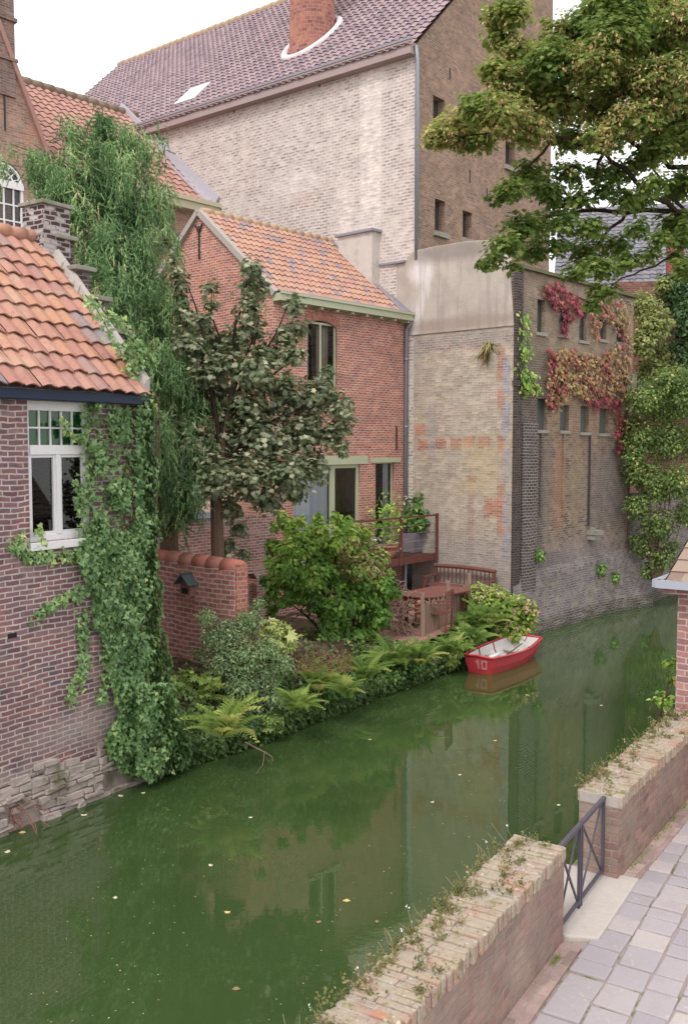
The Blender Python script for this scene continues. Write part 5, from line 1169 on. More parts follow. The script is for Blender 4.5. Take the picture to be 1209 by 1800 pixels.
# holes: dark hollow at the lower left
u_ = np.array([(p[0] / p[1] * F * 1.0 + PCX, 0) for p in pos])[:, 0]
v_ = 783 - (pos[:, 2] - H) / pos[:, 1] * F
hollow = ((u_ - 520) / 46) ** 2 + ((v_ - 1100) / 40) ** 2 < 1
keep = ~(hollow & (g.rand(len(pos)) < .93)) & ~((np.sin(u_ / 14 + 1) * np.sin(v_ / 17) > .72) & (g.rand(len(pos)) < .8)); pos, nm, u_, v_ = pos[keep], nm[keep], u_[keep], v_[keep]
tan = (((u_ - 640) / 52) ** 2 + ((v_ - 985) / 42) ** 2 < 1) & (g.rand(len(pos)) < .62)
tip = g.normal(size=pos.shape) * .6 + np.array([0, 0, -.7])
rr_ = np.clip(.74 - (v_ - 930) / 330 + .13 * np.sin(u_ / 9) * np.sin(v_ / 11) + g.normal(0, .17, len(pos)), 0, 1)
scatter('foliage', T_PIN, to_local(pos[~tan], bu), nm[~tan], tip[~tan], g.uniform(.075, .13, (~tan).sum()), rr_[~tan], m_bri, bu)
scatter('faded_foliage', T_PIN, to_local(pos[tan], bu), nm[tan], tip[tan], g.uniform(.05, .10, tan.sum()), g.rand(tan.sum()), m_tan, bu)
mb = MB(); twig_tree(mb, (0, 0, -.1), [at(x, y, BY + rnd.uniform(-.4, .4)) - bl for x, y in ((500, 960), (540, 940), (600, 930), (640, 960), (670, 1000), (560, 1000), (620, 1040), (510, 1060))], .045, .01, 5, .05); mb.build('stems', m_barkd, bu)
# tangle of dry twigs beside it
tw = at(700, 1130, 21.3); tg = thing('dry_twig_tangle', 'tangle of bare pinkish brown twigs beside the climber mound', 'dead plant', loc=(tw.x, tw.y, .8))
mb = MB(); g_ = random.Random(4)
for _ in range(70):
    a_ = at(g_.gauss(700, 12), g_.gauss(1075, 26), 21.3 + g_.uniform(-.3, .3)); pts = [a_]
    d = Vector((g_.gauss(0, 1), g_.gauss(0, .5), g_.gauss(0, 1))).normalized()
    for k in range(7):
        d = (d + Vector((g_.gauss(0, .45), g_.gauss(0, .3), g_.gauss(0, .45) - .12))).normalized(); pts.append(pts[-1] + d * .085)
    mb.tube([p - Vector(tg.location) for p in pts], [.009] * 7 + [.004], 4)
for (x0_, y0_, x1_, y1_) in ((690, 1050, 655, 985), (700, 1060, 660, 1030), (705, 1090, 712, 1160), (690, 1090, 700, 1150), (715, 1040, 690, 1040)):
    mb.tube([at(x0_, y0_, 21.2) - Vector(tg.location), at((x0_ + x1_) / 2 + 8, (y0_ + y1_) / 2, 21.1) - Vector(tg.location), at(x1_, y1_, 21.2) - Vector(tg.location)], .012, 5)
mb.build('stems', m_twig, tg)

# ------------------------------------------------------------------ bank planting
m_gcov = leafmat('ground_ivy_leaf', gain=1.9, stops=[(0, (.03, .065, .02)), (.5, (.06, .12, .032)), (.8, (.11, .19, .05)), (1, (.22, .29, .08))], trans=.35, rough=.45, spec=.4)
g = np.random.RandomState(8); pos = []
rg = random.Random(8)
while len(pos) < 15000:
    t = rg.uniform(.1, 7.2); d = abs(rg.gauss(0, .42)) - .12
    if d > 1.3 and t > 3.2: continue
    p = bankp(t, max(d, .0)); 
    if d < 0: p += inl * d; p.z = rg.uniform(.0, .35)
    th_ = .16 if t < 3 else .12
    p = p - inl * rg.random() * .12 + Vector((0, 0, rg.random() ** 1.5 * th_ * 1.6)); 
    if p.z < .02: p.z = .02
    pos.append(tuple(p))
pos = np.array(pos); nm = np.tile([-inl.x * .6, -inl.y * .6, .8], (len(pos), 1)) + g.normal(size=pos.shape) * .45
tint = .35 + .25 * np.sin(pos[:, 0] * 3.1) * np.sin(pos[:, 1] * 2.3)
scatter('ground_ivy', T_IVY, pos, nm, np.array([[.3, -.5, -.6]]) + g.normal(size=pos.shape) * .6, g.uniform(.05, .10, len(pos)), np.clip(tint + g.normal(0, .17, len(pos)), 0, 1), m_gcov, kind='stuff', label='dark glossy ground ivy spilling down the bank to the water')
# dead leaves on the mulch
g = np.random.RandomState(12); n_ = 1500; pos = []
for _ in range(n_):
    p = onz(g.uniform(505, 620), g.uniform(1148, 1185), 1.12); pos.append((p.x, p.y, 1.13 + g.rand() * .05))
m_dead = leafmat('dead_leaf', [(0, (.08, .04, .03)), (.6, (.17, .09, .065)), (1, (.32, .22, .15))], .1, .8, .1, 1.2)
scatter('leaf_litter', T_HEX, np.array(pos), g.normal(size=(n_, 3)) * .5 + np.array([0, 0, 1]), g.normal(size=(n_, 3)), g.uniform(.02, .05, n_), g.rand(n_) * .7, m_dead, kind='stuff', label='brown fallen leaves on the bare garden soil')
# ferns: copies of one
m_fern = leafmat('fern_frond', [(0, (.05, .11, .025)), (.5, (.11, .20, .045)), (.8, (.19, .28, .07)), (1, (.33, .36, .12))], .35, .6, .2)
def fern(label, pos, size, seed, mat=m_fern, n=16, rbase=.5):
    t = thing('fern', label, 'fern', loc=tuple(pos), group='ferns on the canal bank')
    g = np.random.RandomState(seed); a = np.linspace(0, 6.28, n, endpoint=False) + g.uniform(-.2, .2, n)
    el = g.uniform(.45, 1.25, n); tipv = np.stack([np.cos(a) * np.cos(el), np.sin(a) * np.cos(el), np.sin(el)], 1)
    nm = np.stack([-np.cos(a) * np.sin(el), -np.sin(a) * np.sin(el), np.cos(el)], 1)
    scatter('fronds', T_FROND, np.zeros((n, 3)), nm, tipv, g.uniform(.75, 1.1, n) * size, np.clip(rbase + g.normal(0, .18, n), 0, 1), mat, t); return t
ferns = [((395, 1288), .85, 1, .8, 'yellow green fern arching over the water beside the twig below the shrub'), ((345, 1235), .7, 2, .85, 'yellowish fern between the ivy covered corner and the grey green shrub'), ((560, 1205), .75, 3, .75, 'yellow green fern on the bank below the bare soil'), ((520, 1240), .55, 10, .6, 'low fern at the water edge below the bare soil'),
         ((640, 1190), .75, 4, .55, 'mid green fern on the bank below the climber mound'), ((690, 1160), .8, 5, .55, 'green fern on the bank just left of the wooden deck'), ((610, 1215), .5, 11, .7, 'small fern at the water edge midway along the bank'),
         ((790, 1142), .6, 6, .5, 'fern at the foot of the rustic fence nearest the deck corner'), ((822, 1108), .85, 7, .5, 'large fresh green fern between rustic fence and hydrangea'), ((850, 1095), .95, 8, .5, 'large fresh green fern above the stern of the red boat'), ((740, 1160), .65, 9, .65, 'pale green fern hanging over the water below the deck'), ((825, 1125), .8, 12, .45, 'fern drooping to the water left of the red boat')]
for (p_, s_, sd2, rb, lab) in ferns:
    z_ = .75 if p_[1] < 1100 else (.55 if p_[0] > 780 else .62)
    fern(lab, onz(p_[0], p_[1] + 8, z_), s_, sd2, rbase=rb, n=20)
# shrubs by pixel clumps
def shrub(name, label, L_, Y0, n, tm, size, mat, seed, rmean=.5, cat='shrub', dy=.3, shell=.2, stems=None, group=None, upb=.7, smat=None, zb=None, droop=.4):
    cl = px_blobs(L_, Y0, dy, seed); c0_ = cl[0][0]
    cx_ = sum(c[0].x for c in cl) / len(cl); cy2 = sum(c[0].y for c in cl) / len(cl); zb2 = zb if zb is not None else max(.3, min(c[0].z - c[1] for c in cl))
    t = thing(name, label, cat, loc=(cx_, cy2, zb2), group=group)
    pos, nm, k, g = blobs(cl, n, shell, upb, seed); tip = (pos - np.array([tuple(c[0]) for c in cl])[k]); tip = nrmz(tip) + g.normal(size=tip.shape) * .5; tip[:, 2] -= droop
    scatter('foliage', tm, to_local(pos, t), nm, tip, g.uniform(size[0], size[1], n), np.clip(g.normal(rmean, .2, n), 0, 1), mat, t)
    mb = MB(); ends = [c[0] - Vector(t.location) for c in cl]; twig_tree(mb, (0, 0, -.25 if zb is None else -.05), ends, .022, .005, seed, .03); mb.build('stems', smat or m_bark, t)
    return t, cl
m_bud = leafmat('grey_green_shrub_leaf', [(0, (.05, .10, .045)), (.5, (.11, .185, .095)), (.8, (.19, .27, .16)), (1, (.29, .35, .2))], .4, .6, .25, 1.95)
shrub('grey_green_shrub', 'loose grey green shrub with small leaves in front of the pink garden wall', [(362, 1085, 18), (375, 1120, 24), (405, 1110, 30), (440, 1090, 26), (455, 1060, 12), (390, 1160, 34), (430, 1150, 36), (470, 1140, 26), (420, 1200, 38), (460, 1190, 34), (380, 1205, 28), (500, 1165, 18), (440, 1240, 34), (480, 1225, 26), (350, 1150, 14)], 16.5, 13000, T_OVAL, (.035, .075), m_bud, 31, .55, shell=.0, dy=.35)
shrub('fatsia_shrub', 'shrub with broad yellow green lobed leaves under the arch beside the grey green shrub', [(475, 1105, 16), (492, 1112, 18), (505, 1130, 14), (480, 1135, 16)], 17.8, 150, T_MAPLE, (.14, .26), leafmat('pale_fatsia_leaf', [(0, (.12, .2, .05)), (.5, (.28, .36, .12)), (1, (.48, .46, .2))], .3), 33, .6)
shrub('fatsia_shrub', 'low shrub with yellow green leaves at the foot of the ivy covered house corner', [(315, 1200, 18), (335, 1195, 20), (355, 1215, 20), (330, 1230, 20), (375, 1190, 14)], 15.9, 320, T_MAPLE, (.09, .17), leafmat('yellowish_leaf', [(0, (.07, .14, .03)), (.5, (.18, .28, .06)), (1, (.4, .42, .14))], .3), 34, .5)
m_fill = leafmat('mixed_bank_leaf', [(0, (.03, .08, .02)), (.5, (.065, .16, .035)), (.8, (.12, .25, .05)), (1, (.25, .35, .08))], .3, .45, .4)
shrub('bank_bush', 'leafy green undergrowth bush at the water edge below the bare soil', [(500, 1235, 24), (540, 1225, 24), (580, 1205, 24), (610, 1200, 22), (470, 1255, 18), (560, 1245, 16)], 17.4, 2600, T_HEX, (.06, .10), m_fill, 35, .5)
shrub('bank_bush', 'leafy green bush between the climber mound and the wooden deck', [(640, 1160, 26), (670, 1140, 24), (700, 1150, 26), (725, 1165, 22), (660, 1190, 22), (735, 1140, 14), (690, 1185, 18)], 19.8, 2800, T_HEX, (.06, .11), m_fill, 36, .42)
shrub('bank_bush', 'fresh green leafy bush overhanging the water between the ferns and the red boat', [(770, 1145, 20), (795, 1135, 22), (790, 1160, 16), (815, 1120, 20), (745, 1175, 14)], 21.4, 2200, T_PIN, (.07, .12), m_fern, 51, .55)
shrub('bank_bush', 'trailing green bush at the water edge below the yellow leaved corner shrub', [(360, 1290, 24), (400, 1310, 14), (330, 1300, 26), (300, 1330, 20), (440, 1285, 20), (480, 1270, 18)], 16.2, 4200, T_IVY, (.05, .09), m_gcov, 52, .55)
# hydrangea with fading pink heads
hyd, hcl = shrub('hydrangea_bush', 'hydrangea bush with fading pink heads against the pale block above the red boat', [(845, 1050, 24), (872, 1058, 30), (898, 1072, 30), (860, 1085, 28), (915, 1092, 24), (885, 1105, 24), (835, 1075, 20), (928, 1075, 16), (905, 1110, 18)], 23.4, 4200, T_HEX, (.09, .15), leafmat('hydrangea_leaf', [(0, (.05, .11, .015)), (.5, (.12, .22, .03)), (.8, (.24, .33, .06)), (1, (.40, .30, .10))], .35, .5, .3, 1.9), 37, .5, dy=.25)
g = np.random.RandomState(2); hp = []; hn = []
for _ in range(60):
    c = hcl[g.randint(len(hcl))]; d = nrmz(g.normal(size=(1, 3)))[0]; d[1] = -abs(d[1]); d[2] = abs(d[2]) * .8; ctr = np.array(tuple(c[0])) + d * c[1] * 1.05
    for _k in range(26): e = nrmz(g.normal(size=(1, 3)))[0]; hp.append(ctr + e * .075); hn.append(e)
scatter('flower_heads', T_HEX, to_local(np.array(hp), hyd), np.array(hn), g.normal(size=(len(hp), 3)), g.uniform(.035, .055, len(hp)), g.rand(len(hp)), leafmat('faded_flower', [(0, (.30, .18, .13)), (.5, (.45, .25, .22)), (1, (.42, .36, .22))], .2, .8), hyd)

# ------------------------------------------------------------------ virginia creeper on the canal wall of the pale block
m_red = leafmat('crimson_creeper_leaf', [(0, (.10, .014, .035)), (.3, (.22, .04, .075)), (.5, (.26, .08, .09)), (.66, (.25, .14, .09)), (.82, (.27, .21, .10)), (1, (.22, .24, .09))], .15, .6, .25, 1.35, .06)
vc = thing('virginia_creeper', 'crimson and yellow creeper spreading over the slit windows of the canal building', 'creeper', loc=FQ.w(3.5, -.1, 6))
g = np.random.RandomState(6)
def wallleaves(polys, n, dens_seed):
    out = []
    g = np.random.RandomState(dens_seed)
    for poly, k, rv_ in polys:
        xs = [p[0] for p in poly]; ys_ = [p[1] for p in poly]; c_ = 0
        while c_ < k:
            x, y = g.uniform(min(xs), max(xs)), g.uniform(min(ys_), max(ys_)); 
            if not inpoly(np.array([x + 3 * math.sin(y / 5)]), np.array([y + 3 * math.sin(x / 4)]), poly)[0]: continue
            nz_ = math.sin(x / 6.0 + 1) * math.sin(y / 8.0) + .6 * math.sin(x / 2.7 + y / 9) * math.sin(y / 3.3 + 2)
            if nz_ > .45 and g.rand() < .8: c_ += 1; continue
            x += g.normal() * 3; y += abs(g.normal()) * 4
            d = -.05 - abs(g.normal()) * .09; lx, lz = FQ.face(x, y, d)
            out.append((tuple(FQ.w(lx, d, lz)), rv_ + g.normal(0, .14))); c_ += 1
    return out
polys = [([(955, 502), (975, 490), (1000, 505), (1022, 525), (1024, 548), (1004, 556), (990, 590), (985, 545), (965, 530)], 520, .3), ([(965, 612), (1000, 608), (1040, 620), (1085, 605), (1110, 600), (1108, 700), (1060, 690), (1040, 700), (1005, 690), (985, 710), (968, 715), (962, 690), (970, 650)], 1900, .72),
         ([(962, 612), (985, 620), (1000, 660), (985, 715), (966, 712), (962, 660)], 420, .38), ([(1030, 700), (1060, 688), (1090, 700), (1105, 740), (1096, 790), (1080, 792), (1086, 740), (1070, 712), (1045, 715)], 420, .22), ([(1030, 535), (1060, 525), (1105, 530), (1108, 600), (1095, 605), (1085, 570), (1060, 555), (1045, 610), (1040, 560)], 480, .66)]
wl_ = wallleaves(polys, 0, 6); pos = np.array([w[0] for w in wl_]); nm = np.tile([-FQ.Y[0], -FQ.Y[1], .3], (len(pos), 1)) + g.normal(size=pos.shape) * .35
scatter('foliage', T_IVY, to_local(pos, vc), nm, np.array([[0, 0, -1.]]) + g.normal(size=pos.shape) * .5, g.uniform(.07, .14, len(pos)), np.clip([w[1] + .12 * math.sin(w[0][0] * 5) * math.sin(w[0][2] * 4) for w in wl_], 0, 1), m_red, vc)
mb = MB()
for pl in ([(1102, 1000), (1106, 800), (1100, 700), (1060, 640), (1000, 620), (970, 660)], [(1100, 700), (1104, 600), (1060, 540), (1010, 520), (985, 505)], [(1000, 620), (985, 690)]):
    mb.tube([FQ.w(FQ.face(x, y, -.03)[0], -.03, FQ.face(x, y, -.03)[1]) - Vector(vc.location) for x, y in pl], .022, 5)
mb.build('stems', m_bark, vc)
wg = thing('green_creeper', 'thin green creeper in the dark corner beside the first slit windows', 'creeper', loc=FQ.w(.6, -.1, 6))
wl_ = wallleaves([([(912, 545), (925, 540), (935, 580), (928, 660), (912, 690), (908, 620)], 150, .6), ([(915, 650), (950, 655), (945, 690), (915, 690)], 130, .8)], 0, 9); pos = np.array([w[0] for w in wl_])
scatter('foliage', T_HEX, to_local(pos, wg), np.tile([-FQ.Y[0], -FQ.Y[1], .3], (len(pos), 1)) + np.random.RandomState(1).normal(size=pos.shape) * .4, np.array([[0, 0, -1.]]) + np.random.RandomState(2).normal(size=pos.shape) * .6, np.full(len(pos), .13), np.clip([w[1] for w in wl_], 0, 1), m_bri, wg)
# wall weeds
for (x, y, lab, q) in ((955, 975, 'small green weed growing from the wall foot left of centre', .5), (1063, 1000, 'larger green weed growing from the canal wall foot', .5), (1087, 1015, 'small green weed near the far end of the canal wall foot', .4)):
    lx, lz = FQ.face(x, y, -.3); p = FQ.w(lx, -.2, lz); t = thing('wall_weed', lab, 'weed', loc=tuple(p), group='weeds on the canal wall')
    g = np.random.RandomState(int(x)); n_ = 130; d = nrmz(g.normal(size=(n_, 3)) * np.array([1, 1, 1]))
    scatter('foliage', T_HEX, d * g.rand(n_, 1) ** .5 * np.array([.28, .2, .42]) * q * 1.2, d + [0, 0, .5], d, np.full(n_, .09), g.uniform(.3, .8, n_), m_fill, t)
# hanging plant tuft on the pale wall
ly, lz = sd_(860, 605); p = FQ.w(-.06, ly, lz); t = thing('wall_weed', 'withered tuft hanging from the pale block just under the cement render', 'weed', loc=tuple(p), group='weeds on the canal wall')
g = np.random.RandomState(1); n_ = 60; scatter('foliage', T_GRASS, g.normal(size=(n_, 3)) * .06, g.normal(size=(n_, 3)), np.array([[0, 0, -1.]]) + g.normal(size=(n_, 3)) * .15, g.uniform(.25, .6, n_), g.rand(n_), leafmat('withered_leaf', [(0, (.1, .12, .04)), (1, (.22, .17, .08))], .1), t)

# ------------------------------------------------------------------ greenery at the far right
m_fr1 = leafmat('yellow_green_tree_leaf', [(0, (.09, .14, .045)), (.5, (.19, .25, .09)), (1, (.34, .37, .16))], .4, .6, .2, 1.4)
m_fr2 = leafmat('dark_tree_leaf', [(0, (.015, .04, .015)), (.5, (.03, .075, .028)), (1, (.07, .13, .05))], .2)
m_fr3 = leafmat('hanging_green_leaf', [(0, (.025, .05, .015)), (.5, (.065, .115, .035)), (.8, (.12, .18, .05)), (1, (.3, .32, .12))], .35, .6, .2, 2.1)
shrub('yellow_green_tree', 'yellow green small tree beyond the red creeper building', [(1130, 540, 26), (1150, 570, 30), (1130, 600, 26), (1165, 620, 24), (1140, 650, 24), (1165, 500, 14), (1180, 660, 22)], 33.5, 6500, T_HEX, (.09, .16), m_fr1, 41, .6, 'tree', dy=.8)
shrub('dark_evergreen_tree', 'dark evergreen tree at the right edge behind the yellow green tree', [(1190, 520, 34), (1215, 560, 40), (1180, 500, 24), (1200, 620, 34), (1225, 500, 40), (1215, 680, 34), (1205, 470, 22)], 34.5, 7000, T_HEX, (.10, .18), m_fr2, 42, .5, 'tree', dy=.8)
shrub('hanging_climber', 'mass of climbing greenery hanging over the canal wall beyond the warehouse', [(1130, 700, 34), (1165, 710, 38), (1200, 700, 38), (1125, 765, 34), (1165, 775, 40), (1205, 770, 36), (1122, 830, 30), (1155, 850, 38), (1195, 845, 34), (1122, 890, 26), (1155, 920, 32), (1130, 955, 26), (1160, 980, 26), (1138, 1005, 16), (1205, 900, 26), (1115, 800, 20), (1180, 960, 14), (1110, 740, 16), (1210, 660, 24), (1170, 670, 26)], 29.6, 19000, T_HEX, (.065, .115), m_fr3, 43, .5, 'climber', dy=.5, zb=.6)
# green shoots behind the lodge
shrub('green_shoots', 'pale green leafy shoots poking out beside the brick lodge over the water', [(1176, 1165, 9), (1182, 1190, 8), (1160, 1225, 10), (1172, 1232, 10), (1148, 1232, 7)], 12.3, 130, T_HEX, (.06, .10), m_bri, 44, .7, dy=.15, zb=1.2)

# ------------------------------------------------------------------ overhanging tree, upper right
m_ov = leafmat('maple_green_leaf', [(0, (.035, .08, .018)), (.4, (.09, .155, .035)), (.7, (.17, .23, .055)), (.9, (.25, .28, .09)), (1, (.36, .30, .14))], .5, .5, .3)
m_key = leafmat('tan_seed_keys', [(0, (.22, .16, .07)), (.5, (.36, .24, .14)), (1, (.45, .36, .17))], .3, .7, .2)
OY = 12.0
ot = thing('overhanging_tree', 'large broadleaf tree with tan seed clusters reaching in over the canal from the right', 'tree', loc=(6.3, 13.0, P0 - .1)); ol = Vector(ot.location)
mb = MB(); tk = [Vector((6.3, 13.0, P0 - .1)), Vector((6.2, 13.0, 4)), Vector((5.9, 12.8, 6.6)), Vector((5.5, 12.5, 8.6)), Vector((5.0, 12.2, 11.0)), Vector((4.6, 12.0, 14.0))]
mb.tube([p - ol for p in tk], [.32, .27, .23, .18, .12, .05], 12); mb.build('trunk', m_barkd, ot)
mb = MB()
def P3(x, y, d=0): return at(x, y, OY + d)
limbs = [[(1330, 480, .6), (1209, 380, .3), (1130, 330, 0), (1060, 270, 0), (980, 240, -.2), (880, 230, -.3), (780, 245, -.4)], [(1330, 300, .6), (1180, 290, .2), (1090, 240, 0), (1000, 160, -.2), (900, 60, -.3)], [(1340, 420, .6), (1209, 372, .5), (1100, 372, .2), (1000, 378, 0), (930, 400, -.2), (870, 450, -.3)],
         [(1340, 560, .6), (1209, 430, .5), (1150, 470, .3), (1070, 500, .1), (1030, 530, 0)], [(1340, 150, .5), (1209, 120, .2), (1100, 60, 0), (1020, -20, -.2)], [(1209, 380, .3), (1150, 300, .2), (1110, 240, .1)], [(1130, 330, 0), (1080, 380, 0), (1000, 340, 0)], [(1060, 270, 0), (1040, 330, 0), (960, 380, -.1)], [(1100, 372, .2), (1050, 430, .2), (980, 470, 0)], [(980, 240, -.2), (930, 290, -.2), (880, 330, -.3)]]
for li, l in enumerate(limbs):
    pts = [P3(*p) for p in l]; fine = []
    for a_, b_ in zip(pts, pts[1:]):
        for k in range(4): fine.append(a_.lerp(b_, k / 4) + Vector((rnd.gauss(0, .02), rnd.gauss(0, .02), rnd.gauss(0, .02))))
    fine.append(pts[-1]); r0_ = .042 if li in (0, 1, 2) else .024
    mb.tube([p - ol for p in fine], [r0_ * (1 - .88 * k / (len(fine) - 1)) for k in range(len(fine))], 7)
mb.build('branches', m_barkd, ot)
L_ = [(770, 240, 22), (800, 225, 34), (835, 235, 34), (845, 190, 30), (880, 200, 38), (900, 150, 38), (870, 120, 20), (880, 60, 24), (870, 25, 18), (910, 90, 26), (900, 20, 26), (940, 160, 40), (930, 230, 30), (980, 180, 40), (970, 110, 40), (990, 60, 34), (1040, 110, 44), (1030, 50, 36), (1080, 60, 44), (1050, 180, 40), (1100, 130, 44), (1140, 70, 44), (1180, 40, 44), (1160, 140, 44), (1110, 210, 36), (1170, 220, 44), (1200, 130, 40), (1060, 240, 30), (1000, 240, 26), (1130, 10, 34), (1209, 40, 40), (1190, 5, 40), (1100, 5, 34), (1060, 10, 28), (1209, 180, 36), (1150, 180, 34), (1209, 90, 36),
      (900, 330, 22), (880, 345, 18), (930, 300, 26), (960, 330, 26), (1000, 300, 26), (1050, 300, 22), (1020, 350, 26), (920, 400, 30), (890, 430, 26), (870, 455, 18), (850, 465, 12), (950, 390, 26), (940, 440, 24), (990, 390, 24), (1040, 400, 22), (1030, 440, 26), (1080, 430, 24), (1060, 470, 22), (1100, 460, 20), (1010, 480, 18), (1060, 510, 22), (1090, 300, 24), (1130, 350, 22), (1160, 420, 18), (1190, 330, 28), (1200, 420, 20), (1130, 280, 24), (905, 470, 12), (1040, 535, 12), (1209, 240, 30), (1190, 450, 14), (1120, 400, 18), (1209, 400, 30), (1140, 450, 18), (1180, 390, 22), (1150, 320, 22), (1100, 350, 22), (1070, 330, 22), (1209, 320, 30), (1040, 470, 20), (980, 430, 20), (1209, 470, 22), (1160, 260, 26), (975, 350, 20)]
L_ = [(l[0], l[1], l[2] * 1.32) for l in L_]
cl = px_blobs(L_, OY, .8, 12)
# sprays: leaves sit in flattish tiers
pos, nm, k, g = blobs(cl, 64000, .0, 1.2, 13, .7)
ctr = np.array([tuple(c[0]) for c in cl])[k]; ypx = np.array([l[1] for l in L_])[k]; xpx = np.array([l[0] for l in L_])[k]
thin = ((ypx > 270) & (g.rand(len(pos)) < .45)) | (g.rand(len(pos)) < .10); pos, nm, k, ctr, ypx, xpx = pos[~thin], nm[~thin], k[~thin], ctr[~thin], ypx[~thin], xpx[~thin]
tip = (pos - ctr) * 2 + g.normal(size=pos.shape) * .3; tip[:, 2] -= .3; tip[:, 0] -= .2
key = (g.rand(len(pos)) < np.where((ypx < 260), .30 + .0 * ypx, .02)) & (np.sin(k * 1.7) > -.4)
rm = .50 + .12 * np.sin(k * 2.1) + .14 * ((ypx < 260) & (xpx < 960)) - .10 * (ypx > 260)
sh = ~key
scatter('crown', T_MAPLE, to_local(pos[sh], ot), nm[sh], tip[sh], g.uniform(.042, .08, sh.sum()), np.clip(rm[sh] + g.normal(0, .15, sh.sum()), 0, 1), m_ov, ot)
kp = np.repeat(pos[key], 3, 0) + g.normal(size=(key.sum() * 3, 3)) * .025
scatter('seed_keys', T_OVAL, to_local(kp, ot), g.normal(size=kp.shape), np.array([[0, 0, -1.]]) + g.normal(size=kp.shape) * .7, g.uniform(.035, .06, len(kp)), g.rand(len(kp)), m_key, ot)

# ------------------------------------------------------------------ weeds and moss on the parapets and paving
m_wd = leafmat('parapet_weed_leaf', [(0, (.07, .09, .035)), (.5, (.14, .15, .06)), (.8, (.22, .19, .10)), (1, (.34, .27, .17))], .3, .7, .2, 1.3)
g = np.random.RandomState(17); pos = []; tp = []; rw = []
zt = P0 + .8
for fr, xa_, xb_, T_, cnt in ((FP1, -5.2, 0, TW, 150), (FP2, 0, L2, .4, 70)):
    for c_ in range(cnt):
        cx_ = g.uniform(xa_, xb_); cyy = -abs(g.normal()) * .12 + .02 if g.rand() < .75 else -g.rand() * T_
        tall = g.rand() < .28; rv_ = g.rand()
        for _ in range(g.randint(18, 46)):
            a_ = g.uniform(0, 6.28); rr2 = abs(g.normal()) * .045; hgt = g.rand() ** 1.5 * (.09 if tall else .022)
            p = fr.w(cx_ + rr2 * math.cos(a_) + hgt * .2, cyy + rr2 * math.sin(a_) * .7 + hgt * .3, zt - .005 + hgt); pos.append(tuple(p)); tp.append((g.normal() * .6, g.normal() * .6, .6)); rw.append(rv_ * .6 + g.rand() * .4)
pos = np.array(pos); n_ = len(pos)
scatter('weeds', T_HEX, pos, g.normal(size=(n_, 3)), np.array(tp), g.uniform(.012, .03, n_), np.array(rw), m_wd, kind='stuff', label='dry weeds and moss growing along the parapet tops')
# thin stems and white florets
sm = MB(); fl_p = []
for fr, xa_, xb_, cnt in ((FP1, -4.8, -.05, 60), (FP2, 0.05, L2 * .9, 18)):
    for _ in range(cnt):
        x = g.uniform(xa_, xb_); y = .0 + g.uniform(-.12, .03); h_ = g.uniform(.03, .13); a = fr.w(x, y, zt - .01); b = fr.w(x + g.normal() * .03, y + .03 + abs(g.normal()) * .04, zt + h_)
        sm.tube([a, a.lerp(b, .5) + Vector((g.normal() * .01, g.normal() * .01, 0)), b], .0016, 3, caps=False)
        if g.rand() < .10: fl_p.append(tuple(b))
sm.build('weeds', plain('dry_stem', (.3, .24, .12), .9, .1, .2), kind='stuff', label='thin dry stems standing along the canal edge of the parapets')
fl_p = np.array(fl_p); fq = np.repeat(fl_p, 5, 0) + g.normal(size=(len(fl_p) * 5, 3)) * .006
scatter('small_blossoms', T_HEX, fq, g.normal(size=fq.shape), g.normal(size=fq.shape), np.full(len(fq), .014), g.rand(len(fq)), plain('white_floret', (.75, .75, .72), .8, .2), kind='stuff', label='tiny white blossoms on the parapet weeds')
m_gr = leafmat('joint_grass', [(0, (.08, .16, .02)), (.6, (.16, .28, .05)), (1, (.3, .38, .12))], .3)
pos = []
for c_ in range(70):
    x = -g.uniform(.3, 4.5); y = -TW - .01 - abs(g.normal()) * .012
    if math.sin(x * 2.7 + 1) < -.1: continue
    for _ in range(36): pos.append(tuple(FP1.w(x + g.normal() * .05, y - abs(g.normal()) * .018, P0 + .012)))
for c_ in range(30):
    x = g.uniform(.3, 2.4)
    for _ in range(16): pos.append(tuple(FP2.w(x + g.normal() * .05, -.405 - abs(g.normal()) * .02, P0 + .012)))
for c_ in range(26):
    q = FP1.w(g.uniform(-2.6, .5), -TW - 1.25 + g.uniform(-.1, .1), P0)
    for _ in range(14): pos.append((q.x + g.normal() * .03, q.y + g.normal() * .03, P0 - .005))
pos = np.array(pos); n_ = len(pos)
scatter('grass', T_GRASS, pos, g.normal(size=(n_, 3)) * np.array([1, 1, .3]), np.array([[0, 0, 1.]]) + g.normal(size=(n_, 3)) * .6, g.uniform(.015, .045, n_), g.rand(n_), m_gr, kind='stuff', label='small green tufts in the paving joints and wall foot')

# ------------------------------------------------------------------ terrace: deck, table, chairs, bench, fence, pot
zdk = .86
m_deck = plain('pinkish_deck_wood', hx('9c7468'), .8, .2, .2, 6); m_teak = plain('reddish_brown_garden_wood', hx('75493f'), .7, .3, .25, 12); m_rough = plain('rough_grey_brown_wood', hx('957a6c'), .95, .1, .35, 16, bump=.7)
dc = [onz(672, 1132, zdk), onz(700, 1147, zdk), onz(768, 1117, zdk), onz(835, 1082, zdk)]
dk = thing('wooden_deck', 'pinkish wooden terrace deck at the water edge under the balcony', 'deck', FQ)
o1 = FQ.loc(dc[1]); mb = MB(); yb_ = o1.y; xk = o1.x
k = 0
while k < 34:
    y0_ = o1.y + k * .135
    if y0_ > 3.3: break
    f3 = FQ.loc(dc[3]); tt_ = (y0_ - o1.y) / max(.01, f3.y - o1.y); x1_ = -.06 if tt_ >= 1 else o1.x + .55 + (f3.x - o1.x - .55) * tt_
    mb.box(o1.x, x1_, y0_, y0_ + .125, zdk - .03, zdk); k += 1
mb.build('boards', m_deck, dk)
